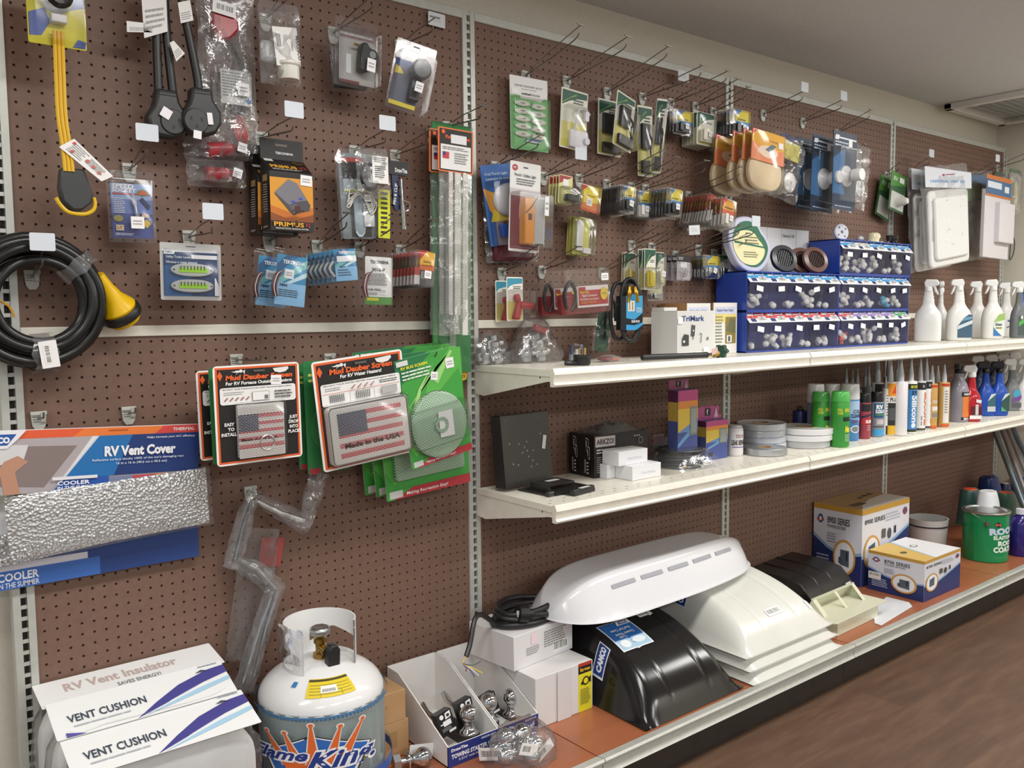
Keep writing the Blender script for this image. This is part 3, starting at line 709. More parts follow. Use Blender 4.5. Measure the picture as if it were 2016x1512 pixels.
# large black cord coil
P = PY(68, 592, -.06); t = thing('power_cord_coil', 'thick black power cord coiled in rings and taped with clear film', 'power cord', loc(P.x, P.y, P.z))
sc = (PY(210, 592, -.045)-PY(68, 592, -.045)).length
for k, (r0, dy, ox, oz) in enumerate(((.93, 0, 0, .0), (.80, -.012, .02, .01), (.67, .004, .0, -.02), (.60, -.022, .05, -.01), (.88, -.024, -.01, -.02), (.74, -.03, .01, .03))):
    q = MB(); q.tube([(sc*(ox+r0*math.cos(a)), dy+.004*math.sin(3*a+k), sc*(oz+r0*math.sin(a))) for a in [2*PI*i/28 for i in range(28)]], .0105, '#1e1e1e/s', 12, closed=True, sub=2); q.build('cord_ring', t)
for a, ww in ((rad(42), .03), (rad(-86), .045)):
    q = MB(); c0 = Vector((sc*.77*math.cos(a), -.012, sc*.77*math.sin(a))); rd = Vector((math.cos(a), 0, math.sin(a))); tn = Vector((-math.sin(a), 0, math.cos(a)))
    def fn(u, v, c0=c0, rd=rd, tn=tn, ww=ww):
        an = 2*PI*v; return c0+rd*(sc*.29*math.cos(an))+Vector((0, -.034*math.sin(an), 0))+tn*((u-.5)*ww*(1+.2*math.sin(5*an)))
    q.grid(fn, 4, 20, BAG); q.build('tape_wrap', t)
q = MB(); q.T = Matrix.Translation((sc*.09, -.05, -sc*.78)) @ Matrix.Rotation(-.12, 4, 'Y'); q.prism(rrect(.034, .056, .001, z0=-.028), -.0004, 0, '#efecec/k'); q.T = q.T @ Matrix.Rotation(PI/2, 4, 'Y'); q.prt(.05, .03, [('b', .1, .1, .9, .55, 0)], x0=-.025, z0=-.013, y=-.0006); q.build('barcode_label', t)
q = MB(); ye = '#e6b90d/s'; q.lathe([(.013, -.08), (.017, -.05), (.024, -.02), (.036, .0), (.040, .008), (.038, .014)], ye, n=24)
q.lathe([(.042, .014), (.044, .017), (.044, .03), (.042, .034)], '#232323/r', n=24); q.lathe([(.033, .034), (.036, .036), (.033, .046), (.02, .048)], ye, n=24)
cpx = PY(228, 600, -.05)-P
q.build('connector', t, Matrix.Translation(cpx+Vector((.0, 0, 0))) @ Matrix.Rotation(rad(147), 4, 'Y') @ Matrix.Rotation(rad(-20), 4, 'X'))
q = MB(); q.tube([(-sc*.55, -.02, sc*.04), (-sc*.36, -.02, -sc*.08), (-sc*.3, -.02, -.02-sc*.1)], .0025, '#c08a2a/s', 6, sub=3); q.build('wire_end', t)

# -- middle row of small packs
hook((528, 475), (584, 444), label=None, lab='wire hook holding the blue harness packs')
hook((622, 484), (683, 447), lab='wire hook holding the stack of small blue packs')
hook((706, 487), (772, 451), lab='wire hook holding the white and green harness pack')
hook((786, 492), (848, 458), lab='wire hook holding the lock pin packs')
hook((695, 298), (760, 280), label=2, lab='wire hook with a clear tag above the cable loops')
hook((775, 306), (843, 282), lab='wire hook holding the pin and clip')
hook((877, 250), (947, 233), lab='wire hook holding the long metal screens')
BLU = [('r', 0, .44, 1, 1, '#2f8db8'), ('p', [(0, .8), (.3, 1), (.7, 1), (0, .6)], '#2a5c8c'), ('p', [(.2, .44), (1, .8), (1, .95), (0, .5), (0, .44)], '#7ec0c2'), ('p', [(.5, .44), (1, .6), (1, .7), (.3, .44)], '#c8e4ee'), ('r', 0, 0, 1, .44, '#8ec4ea')]
def wires(t, w_, h):
    q = MB()
    for k in range(5): q.tube([(-w_*.46-.002*k, -.010, h*.15), (-w_*.52-.003*k, -.011, h*.35), (-w_*.42-.003*k, -.010, h*.6), (-w_*.3, -.01, h*.68)], .0012, ('#7d2f33', '#2b2b2b', '#c9c5c0', '#7d2f33', '#3a3a3a')[k]+'/s', 6, sub=4)
    q.build('wire_harness', t)
t, w_, h, m4 = pack('harness_pack', 'blue and white clamshell with a large printed number, front of its pair', 'wiring pack', ((547, 499), (606, 506), (539, 598)), .15, BLU+[('t', 'TEKONSHA', .18, .83, .07, '#eef4f6', {'fit': .74, 'bold': .03}), ('t', '7894', .12, .37, .05, '#1f2d3a', {'fit': .26, 'bold': .04}), ('l', .1, .16, .8, .32, 4, '#2f4a5c')],
    base='#8ec4ea/s', hole=False, grp='blue harness packs')
wires(t, w_, h); sticker(t, w_, h, .42, .63, .024, .022, .05); blister(t, w_*1.45, h*1.16, .0, -.03, .83, .97, .012, y=.004)
dup(t, m4 @ loc(-.025, .05, -.004), 'blue harness clamshell with red wires, behind the numbered front one')
t, w_, h, m4 = pack('harness_pack', 'small blue clamshell with a white band, front of its stack', 'wiring pack', ((656, 491), (699, 492), (662, 554)), .155, BLU+[('t', 'TEKONSHA', .2, .85, .08, '#eef4f6', {'fit': .74, 'bold': .03}), ('r', .1, .6, 1, .78, '#eef0f2'), ('l', .1, .14, .7, .38, 3, '#4a6a80'), ('t', '8014-P', .2, .42, .05, '#1f2d3a', {'bold': .02})], base='#8ec4ea/s', hole=False, grp='small blue packs')
blister(t, w_*1.5, h*1.12, -.0, -.04, .83, .98, .01, y=.004); q = MB(); q.tube([(-w_*.6, -.005, h*.15), (-w_*.8, -.005, h*.4), (-w_*.6, -.005, h*.62)], .0035, '#9a9c9c/s', 8, sub=3); q.build('curved_part', t)
for k in range(6): dup(t, m4 @ loc(-.004*(k+1), .018*(k+1), -.001*(k+1)), 'small blue clamshell, %s of its stack under the cable loops' % ORD[k+1])
t, w_, h, m4 = pack('harness_pack', 'white and green clamshell with wires behind its card', 'wiring pack', ((719, 504), (771, 508), (719, 599)), .15,
    [('r', 0, 0, 1, .16, '#4f9440'), ('r', .05, .08, .5, .14, '#d8cf3a'), ('t', 'TEKONSHA', .18, .86, .065, '#3c4043', {'fit': .7, 'bold': .03}), ('t', '3016-P', .24, .7, .065, '#3c4043', {'fit': .5, 'bold': .02}), ('l', .1, .4, .85, .66, 9, '#8a8a88'), ('t', 'O.E.M. WIRING', .08, .29, .045, '#3c4043', {'fit': .5}), ('l', .1, .2, .5, .26, 2, '#999')], base='#e4e4e0/s', hole=False)
wires(t, w_, h); sticker(t, w_, h, .68, .28, .02, .016); blister(t, w_*1.6, h*1.15, .0, -.04, .81, .95, .014, y=.004); blister(t, w_*1.55, h*1.12, -.03, -.06, .76, .93, .014, y=.034, name='clamshell_back')
t, w_, h, m4 = pack('lock_pin_pack', 'clear pack with a red and yellow Safety Lock Pin tag, front of its stack', 'pin pack', ((816, 490), (857, 494), (812, 562)), .16,
    [('p', [(.28, .99), (.6, .99), (.28, .5)], '#c4392f'), ('p', [(.6, .99), (.98, .95), (.98, .46), (.28, .46), (.28, .72)], '#e8b52b'), ('r', .28, .46, .98, .6, '#dc6f2a'), ('t', 'Safety', .45, .67, .055, '#6b3a14', {'fit': .4}), ('t', 'Lock Pin', .4, .57, .055, '#6b3a14', {'fit': .5}), ('r', .04, .3, .28, .52, '#b5483c'), ('r', .04, .05, .3, .3, '#d9d4cf')], base=CLR, hole=False, grp='lock pin packs', bl=(.0, .0, 1, .98, .008))
sticker(t, w_, h, .62, .34, .021, .02, .05, y=-.009)
for k in range(8): dup(t, m4 @ loc(-.001*(k+1), .016*(k+1), -.0006*(k+1)), 'clear lock pin pack, %s of its stack beside the long screens' % ORD[k+1])
# cable loop packs
t, w_, h, m4 = pack('breakaway_pack', 'grey-blue card with a steel bracket and white cable loops in a clear bag', 'towing pack', ((664, 300), (735, 312), (676, 470)), .10,
    [('r', .1, .9, .7, .95, '#b5362f'), ('r', .08, .7, .8, .9, '#26221f'), ('r', .1, .56, .9, .7, '#b9c4c9'), ('r', .1, .55, .9, .57, '#c9d040'), ('r', .25, .02, .8, .55, '#3f3c3a')], base='#8e989c/k',
    fn=lambda t, w_, h: (MB().prism([(-.014, .03), (-.013, .018), (-.005, .008), (.005, .008), (.013, .018), (.016, .03), (.016, .11), (-.014, .11)], -.008, -.004, '#a9bac2/s').build('steel_bracket', t, loc(-.005, 0, -.004)),
        MB().prt(.03, .06, [('r', 0, 0, 1, 1, '#dfe1e0/k'), ('l', .1, .5, .9, .9, 4, '#777')], x0=.006, z0=.03, y=-.011).build('instruction_slip', t)))
for k in range(4):
    q = MB(); q.tube([(.0, -.014, .125+.004*k), (.03+.004*k, -.015, .12-.01*k), (.024, -.016, .08-.006*k), (.0, -.014, .11), (-.03-.004*k, -.016, .125-.014*k), (-.034, -.015, .098-.006*k), (-.01, -.013, .118)], .0016, '#d9d8cf/s', 6, closed=True, sub=4); q.build('cable_loop', t)
sticker(t, w_, h, .65, .47, .02, .018, y=-.02); bagmesh(w_*1.15, h*1.05, .03, 21, BAGT, (8, 10)).build('clear_bag', t)
m4, w_, h = hang((698, 290), (762, 300), (706, 390), .15)
t = thing('bagged_cable', 'clear bag with a black coiled cable and a white instruction card', 'bagged cable', m4)
for k in range(4):
    q = MB(); q.tube([(-.012+.026*math.cos(a), -.002-.002*k, h*.42+(.034-.002*k)*math.sin(a)) for a in [2*PI*i/20 for i in range(20)]], .0025, '#2a2a2b/r', 8, closed=True); q.build('cable_ring', t)
q = MB(); q.T = Matrix.Translation((.010, -.017, h*.28)) @ Matrix.Rotation(.06, 4, 'Y'); q.prism(rrect(.046, .068, .001), -.0006, 0, '#ecebe8/k'); q.prt(.046, .068, [('l', .1, .75, .9, .95, 3, '#888'), ('l', .15, .2, .85, .65, 6, '#666'), ('b', .55, .68, .95, .8, 0)], x0=-.023, y=-.0008); q.build('instruction_card', t)
bagmesh(w_, h, .035, 31, BAG, (8, 10)).build('clear_bag', t)
m4, w_, h = hang((745, 372), (768, 376), (745, 468), .12)
t = thing('yellow_label_strip', 'narrow yellow and black printed strip hanging below the cable bags', 'label strip', m4)
q = MB(); q.prism(rrect(w_, h, .002), 0, .001, '#d8dd33/k'); q.prt(w_, h, [('r', .2, .1+.1*k, .75, .145+.1*k, '#30301f') for k in range(9)], x0=-w_/2); q.build('printed_strip', t)
m4, w_, h = hang((763, 316), (800, 320), (763, 450), .12)
t = thing('pin_and_clip', 'chrome hitch pin with clip hanging under a black and blue tag', 'hitch pin', m4)
q = MB(); q.prism(rrect(w_*1.05, h*.2, .003, z0=h*.8), -.008, .008, '#1d1d20/s'); q.prt(w_, h*.2, [('t', 'DrawTite', .3, .2, .3, '#e8e8e8', {'fit': .65, 'bold': .03})], x0=-w_/2, z0=h*.8, y=-.0085); q.build('tag_header', t)
q = MB(); q.prism([(-.02, .8*h), (.0, .8*h), (.006, .3*h), (-.004, .27*h), (-.012, .3*h)], -.006, .0, '#1b2a4a/s'); q.text('PIN & CLIP', -.008, .36*h, .008, '#e8eaf0', y=-.0066, rot=rad(84), fit=.055, bold=.02); q.build('tag_strip', t)
q = MB(); q.cyl((.004, -.012, .74*h), (.009, -.012, .36*h), .0035, .0035, '#c7cbd0/c', 12); q.cyl((.009, -.012, .36*h), (.013, -.012, .04*h), .0058, .0058, '#c7cbd0/c', 14); q.cyl((.013, -.012, .04*h), (.0135, -.012, .0), .0075, .0075, '#c7cbd0/c', 14); q.build('chrome_pin', t)
q = MB(); q.tube([(.01, -.02, .42*h), (.028, -.016, .4*h), (.03, -.01, .3*h), (.012, -.006, .27*h)], .0014, '#c9ccd0/c', 6, sub=5); q.build('spring_clip', t)

# long screens
m4, w_, h = hang((862, 248), (931, 260), (862, 660), .13)
def orangehdr(q, w_, h0, h1):
    q.prism(rrect(w_, h1-h0, .004, z0=h0), -.001, .001, '#e8793f/k')
    q.prt(w_, h1-h0, [('r', .04, .03, .96, .97, '#231e1b'), ('r', .07, .06, .93, .62, '#e9e8e5'), ('t', 'Mud Dauber Screen', .2, .76, .08, '#e8632a', {'fit': .7, 'bold': .03}), ('e', .14, .9, .05, .05, '#e8632a'), ('r', .35, .66, .8, .86, '#e4e4e6'), ('r', .12, .3, .3, .45, '#c33c44'), ('r', .12, .37, .2, .45, '#323b78'), ('l', .12, .5, .88, .58, 2, '#999'), ('l', .45, .2, .85, .46, 5, '#999')], x0=-w_/2, z0=h0, y=-.0012)
t = thing('long_screen_pack', 'long clear bag of narrow silver mesh screens under an orange header card', 'screen pack', m4, 'long screen packs')
q = MB(); orangehdr(q, w_, h*.79, h); q.build('header_card', t)
for k, (xx, ww) in enumerate(((-.16, .11), (.04, .17), (.26, .15))):
    q = MB(); q.box(xx*w_-ww*w_/2, -.005, .1*h if k != 2 else .0, xx*w_+ww*w_/2, -.002, .79*h, WMESH); q.build('mesh_strip', t)
bagmesh(w_*.95, h*.8, .02, 41, BAGT, (6, 24), wob=.3).build('clear_bag', t)
dup(t, m4 @ loc(-.002, .04, .002), 'second long silver screen pack just behind the orange headed one')
m4, w_, h = hang((851, 238), (925, 250), (853, 735), .035)
t = thing('long_screen_pack', 'very long green card of narrow mesh strips behind the clear bags', 'screen pack', m4, 'long screen packs')
q = MB(); q.prism(rrect(w_*1.05, h, .004), 0, .001, '#2f8c46/k'); q.prt(w_, h, [('p', [(0, .7), (.12, .6), (.12, .1), (0, .0)], '#63bf6a')], x0=-w_/2); q.build('backing_card', t)
q = MB(); q.box(-.01, -.004, .01, .012, -.001, h*.9, WGRN); q.build('mesh_strip', t)
blister(t, w_*1.08, h, 0, 0, 1, 1, .012)
# ================= lower left: screens, vent cover, awning arms
hook((463, 708), L=.16, lab='wire hook holding the furnace screen card', label=False)
hook((647, 706), L=.17, lab='wire hook holding the water heater screen card', label=False)
hook((790, 700), L=.18, lab='wire hook holding the green screen cards', label=False)
hook((75, 822), L=.06, lab='left wire hook of the foil vent cover', label=False)
hook((252, 812), L=.06, lab='right wire hook of the foil vent cover', label=False)
hook((491, 967), L=.09, lab='wire hook holding the bagged awning arms', label=False)
OR = '#e4622c'
def flag(w_, h, x0, z0, x1, z1, y, navy, m_):
    n = 9; dz = (z1-z0)/n
    for k in range(n):
        if k % 2 == 0: m_.poly([((x0-.5)*w_, y, (z0+dz*k)*h), ((x1-.5)*w_, y, (z0+dz*k)*h), ((x1-.5)*w_, y, (z0+dz*(k+1))*h), ((x0-.5)*w_, y, (z0+dz*(k+1))*h)], WRED)
    xm = x0+(x1-x0)*.44; zm = z0+(z1-z0)*.5
    m_.poly([((x0-.5)*w_, y-.0003, zm*h), ((xm-.5)*w_, y-.0003, zm*h), ((xm-.5)*w_, y-.0003, z1*h), ((x0-.5)*w_, y-.0003, z1*h)], navy)
BUG = [('e', .27, .935, .03, .012, '#e9e7e4'), ('e', .31, .94, .02, .016, '#e9e7e4'), ('p', [(.2, .94), (.24, .925), (.21, .895), (.235, .925), (.26, .93), (.25, .9), (.27, .935)], '#e9e7e4'), ('p', [(.36, .95), (.33, .94), (.35, .905), (.355, .935)], '#e9e7e4'), ('p', [(.68, .95), (.86, .96), (.87, .94), (.83, .91), (.76, .90), (.7, .915)], '#e9e7e4'), ('p', [(.04, .9), (.07, .95), (.10, .9), (.07, .85)], OR)]
def mudcard(title2, px, d, lab, water=False, yw=0):
    m4, w_, h = hang(*px, d, yw); t = thing('screen_pack', lab, 'screen pack', m4, 'mud dauber screen packs')
    it = [('r', .022, .018, .978, .982, OR), ('r', .045, .038, .955, .962, '#1c1917')]+BUG+[('t', 'Mud Dauber Screen', .13 if not water else .17, .855 if not water else .865, .046, OR, {'fit': .78 if not water else .7, 'bold': .05, 'shear': .12 if not water else .08}),
        ('t', title2, .13 if not water else .28, .805 if not water else .82, .032, '#f3f2f0', {'fit': .77 if not water else .46, 'bold': .03, 'shear': .08})]
    pz0 = .61
    it += [('p', [(a/w_*1+.5, b/h) for a, b in rrect(w_*.88, h*(.17 if not water else .2), .006, z0=h*(pz0 if not water else .585))], '#ecebe8'), ('t', 'PROTECT YOUR FURNACE & FAN UNIT! Guaranteed against defects' if not water else 'PROTECT YOUR WATER HEATER! Guaranteed against defects', .09, .755 if not water else .762, .013, '#3c3a38', {'fit': .8})]
    if not water:
        it += [('l', .1, .7, .36, .74, 2, '#aaa')]+[('p', [(.1+.06*k, .65), (.115+.06*k, .645), (.15+.06*k, .675), (.14+.06*k, .685)], '#a0706a') for k in range(5)]+[('r', .42, .635, .62, .725, '#4a4846'), ('r', .424, .638, .616, .722, '#ecebe8'), ('r', .56, .645, .605, .685, '#77706c'), ('l', .68, .64, .92, .73, 3, '#555'),
            ('t', 'EASY', .09, .40, .032, '#f3f2f0', {'fit': .11, 'bold': .03}), ('t', 'TO', .125, .35, .032, '#f3f2f0', {'bold': .03}), ('t', 'INSTALL', .05, .30, .032, '#f3f2f0', {'fit': .17, 'bold': .03}),
            ('t', 'JUST', .84, .42, .032, '#f3f2f0', {'fit': .1, 'bold': .03}), ('t', 'DROP', .83, .37, .032, '#f3f2f0', {'fit': .12, 'bold': .03}), ('t', 'INTO', .84, .32, .032, '#f3f2f0', {'fit': .1, 'bold': .03}), ('t', 'PLACE!', .82, .27, .032, '#f3f2f0', {'fit': .14, 'bold': .03})]
    else:
        it += [('l', .1, .715, .3, .75, 2, '#999'), ('l', .7, .715, .92, .75, 2, '#555'), ('r', .07, .695, .93, .698, OR)]+[('r', .36, .6, .363, .69, '#999'), ('r', .63, .6, .633, .69, '#999')]
        for bx in (.14, .42):
            it += [('r', bx+.02*k, .615, bx+.012+.02*k, .685, '#777') for k in range(8)]
        it += [('r', .7, .615, .88, .685, '#8d8b88'), ('r', .705, .618, .875, .682, '#b5b3b0')]+[('p', [(.36+.07*k, .715), (.375+.07*k, .71), (.42+.07*k, .745), (.41+.07*k, .75)], '#a0706a') for k in range(4)]
    q = MB(); q.prism(rrect(w_, h, .009), 0, .0015, '#f2ede8/k'); q.prt(w_, h, it, x0=-w_/2); q.prt(w_, h, [('r', .45, .925, .58, .945, '#5b5a57')], x0=-w_/2, y=-.004); q.build('backing_card', t)
    s = MB()
    if not water:
        x0, x1, z0, z1 = .23, .77, .06, .60
        s.prism([(a, b) for a, b in rrect((x1-x0)*w_, (z1-z0)*h, .004, x0=(x0-.5)*w_, z0=z0*h)], -.012, -.002, WMESH)
        flag(w_, h, x0+.005, z0+.1, x1-.01, z0+.44, -.0124, WNAVY, s)
        s.text('Made in the USA', (x0+.03-.5)*w_, .235*h, .04*h*.7, '#33302e', y=-.013, fit=.42*w_, bold=.02)
        for rr in (.018, .0165): s.tube([(.012+rr*math.cos(a), -.0135, h*.20+rr*math.sin(a)) for a in [2*PI*i/24 for i in range(24)]], .0008, '#d8d8d8/m', 5, closed=True)
        s.build('mesh_screen', t, bev=.001); blister(t, w_, h, .22, .05, .8, .63, .018)
    else:
        x0, x1, z0, z1 = .07, .955, .045, .58
        s.prism([(a, b) for a, b in rrect((x1-x0)*w_, (z1-z0)*h, .012, x0=(x0-.5)*w_, z0=z0*h)], -.022, -.002, WMESH)
        flag(w_, h, x0+.09, z0+.06, x1-.08, z0+.47, -.0224, WNAVY, s)
        s.text('Made in the USA', (x0+.14-.5)*w_, .19*h, .045*h, '#3b3735', y=-.0232, fit=.62*w_, bold=.03)
        s.tube([(a, -.022, b) for a, b in rrect((x1-x0)*w_-.004, (z1-z0)*h-.004, .012, x0=(x0-.5)*w_+.002, z0=z0*h+.002)], .0018, '#9a9893/m', 6, closed=True)
        s.build('mesh_screen', t, bev=.004); blister(t, w_, h, .05, .03, .975, .6, .028)
    return t, w_, h, m4
t, w_, h, m4 = mudcard('For RV Furnace Outside Openings', ((418, 722), (588, 719), (428, 920)), .165, 'black and orange furnace screen card with a flag mesh screen, in front')
sticker(t, w_, h, .71, .83, .026, .022, .05, y=-.004)
mudcard('For RV Furnace Outside Openings', ((385, 731), (545, 728), (395, 908)), .10, 'black and orange furnace screen card, behind the front one')
m4, w_, h = hang((410, 726), (560, 722), (420, 915), .135); t = thing('screen_pack', 'green screen card between the two furnace screen cards', 'screen pack', m4, 'green screen packs')
cardmesh(w_, h, '#2f7d44/k', []).build('backing_card', t)
mudcard('For RV Water Heaters!', ((612, 714), (791, 709), (638, 931)), .17, 'black and orange water heater screen card with a large flag mesh', True)
GR = [('r', 0, 0, 1, 1, '#3f9e3e'), ('p', [(0, .75), (.6, 1), (0, 1)], '#217544'), ('p', [(0, .72), (.25, .45), (.5, .78), (.9, 1), (1, 1), (1, .8), (.6, .62), (.3, .2), (.1, .1), (0, .2)], '#58b148'), ('p', [(.1, .55), (.55, .82), (.95, .99), (.62, .85), (.2, .6)], '#b9dd96'), ('p', [(.55, .75), (.9, .98), (.93, .96), (.62, .7)], '#9ad07a'), ('p', [(.05, .4), (.3, .7), (.6, .9), (.35, .7), (.1, .3)], '#a3d27a'),
      ('r', 0, .0, 1, .065, '#b5303a'), ('p', [(0, 0), (.08, 0), (.3, .065), (0, .065)], '#3f9e3e'), ('r', .03, .01, .18, .06, '#c9c9c7'), ('t', 'Making Recreation Easy!', .22, .018, .022, '#f5f2ef', {'fit': .5, 'shear': .2}), ('t', 'RV BUG SCREEN', .08, .905, .025, '#e8e23c', {'fit': .42, 'bold': .03}), ('l', .08, .8, .6, .89, 3, '#dfeadf'), ('r', .02, .94, .2, .985, '#d9d9d7')]
def rndscreen(t, w_, h):
    q = MB(); q.lathe([(.0, .020), (.010, .021), (.013, .027), (.021, .027), (.024, .02), (w_*.40, .019), (w_*.445, .014), (w_*.45, .002)], WGRN, c=(0, 0, h*.34), ax='y', n=36)
    q.tube([(w_*.45*math.cos(a), -.004, h*.34+w_*.45*math.sin(a)) for a in [2*PI*i/36 for i in range(36)]], .0018, '#a8aaa6/m', 6, closed=True); q.build('round_mesh_screen', t)
    q = MB(); q.T = Matrix.Translation((.012, -.024, h*.22)) @ Matrix.Rotation(.06, 4, 'Y'); q.prism([(-.022, 0), (.024, 0), (.024, .07), (-.022, .07)], -.0006, 0, '#e3e2e2/k'); q.build('paper_square', t)
t, w_, h, m4 = pack('screen_pack', 'bright green card with a round mesh bug screen, frontmost', 'screen pack', ((774, 712), (898, 708), (812, 925)), .17, GR, fn=rndscreen, grp='green screen packs', hole=True)
blister(t, w_, h, .04, .16, .96, .52, .034)
sticker(t, w_, h, .58, .78, .022, .022, .25, y=-.002); sticker(t, w_, h, .86, .86, .026, .028, .03, y=-.002, name='round_logo_label')
def rectscreen(t, w_, h):
    q = MB(); q.prism(rrect(w_*.82, h*.42, .01, z0=h*.13), -.02, -.001, WGRN); q.build('mesh_screen', t, bev=.004)
t, w_, h, m4 = pack('screen_pack', 'long green card with a rectangular mesh screen, behind the round screen', 'screen pack', ((737, 704), (906, 700), (762, 988)), .10, GR, fn=rectscreen, grp='green screen packs')
dup(t, m4 @ loc(-.014, .03, .010), 'long green mesh screen card, second behind the round screen'); dup(t, m4 @ loc(-.03, .062, .014), 'long green mesh screen card, rearmost behind the round screen')
for i, (px, d, lb) in enumerate(((((596, 712), (680, 710), (607, 935)), .12, 'green screen card just left of the water heater card'), (((580, 718), (660, 715), (590, 925)), .09, 'green screen card behind the gap between the two black cards'))):
    m4, w_, h = hang(*px, d); t = thing('screen_pack', lb, 'screen pack', m4, 'green screen packs'); cardmesh(w_, h, '#2b7a42/k', [('r', .04, .0, .3, .05, '#a93640'), ('e', .5, .4, .4, .2, '#3e8a50'), ('l', .1, .8, .5, .9, 2, '#cddc6a')]).build('backing_card', t)
m4, w_, h = hang((850, 703), (915, 702), (856, 760), .03); t = thing('screen_pack', 'green card corner with a yellow three pack spot by the upright', 'screen pack', m4, 'green screen packs'); cardmesh(w_, h, '#3a9a4b/k', [('e', .85, .2, .16, .2, '#e4b32c'), ('t', '3', .82, .22, .12, '#7a4d10'), ('t', 'PACK', .74, .08, .1, '#7a4d10', {'fit': .22})], hole=False).build('backing_card', t)
m4, w_, h = hang((900, 708), (920, 708), (900, 775), .02)

# foil vent covers
def ventcover(px, d, hcard, lab, second=False):
    m4, w_, h = hang(*px, d); t = thing('vent_cover_pack', lab, 'vent cover pack', m4, 'foil vent cover packs')
    q = MB(); q.prism(rrect(w_, h, .002), 0, .0012, '#ecebee/k')
    if not second:
        q.prt(w_, h, [('p', [(.24, .86), (1, .86), (1, .99), (.27, .99)], '#ef7f3a'), ('p', [(.24, .86), (.45, .86), (.5, .99), (.27, .99)], '#e75f38'), ('p', [(.8, .86), (1, .86), (1, .99), (.84, .99)], '#dd4a48'), ('r', .6, .93, .68, .955, '#c05a22'), ('t', 'THERMAL', .88, .90, .05, '#fbeee6', {'fit': .1, 'bold': .03}),
            ('p', [(0, 0), (.37, 0), (.53, .86), (.0, .86)], '#b3abad'), ('p', [(.1, .16), (.34, .08), (.47, .72), (.27, .74), (.12, .5)], '#8a7b78'), ('p', [(.12, .45), (.18, .78), (.28, .76), (.26, .5)], '#d9d7d8'), ('p', [(.19, .0), (.25, .0), (.23, .35), (.28, .5), (.24, .6), (.19, .52), (.17, .4)], '#c08f76'),
            ('p', [(.45, .2), (1, .2), (1, .86), (.56, .86)], '#1f3a78'), ('p', [(.42, .2), (.62, .2), (.7, .86), (.56, .86)], '#2272b5'), ('p', [(.37, .0), (.6, .0), (.6, .2), (.42, .2)], '#2a58ad'), ('p', [(.6, .0), (.7, .0), (.7, .18), (.6, .18)], '#7e86a8'), ('p', [(.7, .0), (.8, .0), (.8, .18), (.7, .18)], '#c4495a'), ('p', [(.8, .0), (1, .0), (1, .18), (.8, .18)], '#e5883e'),
            ('p', [(0, .7), (.2, .72), (.24, .86), (.27, .99), (0, .99)], '#f0eff2'), ('p', [(.07, .77), (.2, .77), (.235, .94), (.105, .94)], '#2758a6'), ('t', 'CAMCO', .1, .81, .085, '#f3f5f9', {'fit': .11, 'bold': .06}),
            ('t', 'Helps increase your A/C efficiency', .76, .79, .035, '#e9edf5', {'fit': .22, 'shear': .2}), ('t', 'RV Vent Cover', .58, .53, .15, '#f5f6fa', {'fit': .31, 'bold': .05}), ('t', "Reflective surface blocks 100% of the sun's damaging rays.", .53, .45, .035, '#dde4f2', {'fit': .4}), ('t', '16 in x 16 in (40.6 cm x 40.6 cm)', .63, .38, .04, '#dde4f2', {'fit': .22}),
            ('t', 'COOLER', .39, .1, .06, '#f3f5f9', {'fit': .13, 'bold': .03}), ('t', 'IN THE SUMMER', .39, .03, .05, '#f3f5f9', {'fit': .16, 'bold': .02}), ('t', 'WARMER', .86, .1, .05, '#f8efe6', {'fit': .12, 'bold': .03}), ('t', 'IN THE WINTER', .86, .04, .045, '#f8efe6', {'fit': .12, 'bold': .02}), ('r', .37, .185, .55, .235, '#e9eaee')], x0=-w_/2)
    else:
        q.prt(w_, h, [('r', .0, .0, 1, .6, '#e0dde4'), ('p', [(0, 0), (1, 0), (1, .42), (.5, .4), (.0, .4)], '#27427f'), ('p', [(.0, .2), (.5, .2), (.5, .3), (0, .3)], '#d5d3dc'), ('p', [(0, 0), (.55, .0), (.55, .22), (0, .22)], '#3d6bb8'), ('t', '16 1/4 in x 25 1/4 in', .58, .5, .1, '#2b2b30', {'fit': .3, 'bold': .03}), ('l', .6, .62, .8, .68, 1, '#888'), ('t', 'COOLER', .14, .1, .09, '#e9eef8', {'fit': .16, 'bold': .03}), ('t', 'IN THE SUMMER', .14, .02, .06, '#e9eef8', {'fit': .16})], x0=-w_/2)
    q.build('header_card', t); return t, w_, h, m4
t, w_, h, m4 = ventcover(((-98, 851), (391, 812), (-98, 983)), .055, 0, 'silver bubble foil vent cover under a blue and orange header card, in front')
def foil(px, d, t, m4, sd):
    m5, w5, h5 = hang(*px, d); q = MB(); rr = random.Random(sd); off = [[rr.uniform(-1, 1) for _ in range(17)] for _ in range(9)]
    for sg in (-1, 1):
        q.grid(lambda u, v: ((u-.5)*w5, sg*.009*(1-(2*u-1)**8)*(1-(2*v-1)**6)+.0004*off[round(v*8)][round(u*16)], v*h5), 16, 8, FOIL)
    q.build('foil_sheet', t, m4.inverted() @ m5)
    q = MB()
    for k in (-1, 1): q.grid(lambda u, v: ((u-.5)*w5*1.03, k*.012, v*h5*1.04-.003), 12, 4, BAGT)
    q.build('clear_sleeve', t, m4.inverted() @ m5)
foil(((8, 980), (405, 928), (20, 1104)), .062, t, m4, 1)
t, w_, h, m4 = ventcover(((-90, 1005), (386, 985), (-80, 1178)), .022, 0, 'second foil vent cover hanging lower, with a size printed on its card', True)
foil(((-40, 1062), (388, 1030), (-30, 1125)), .030, t, m4, 4)
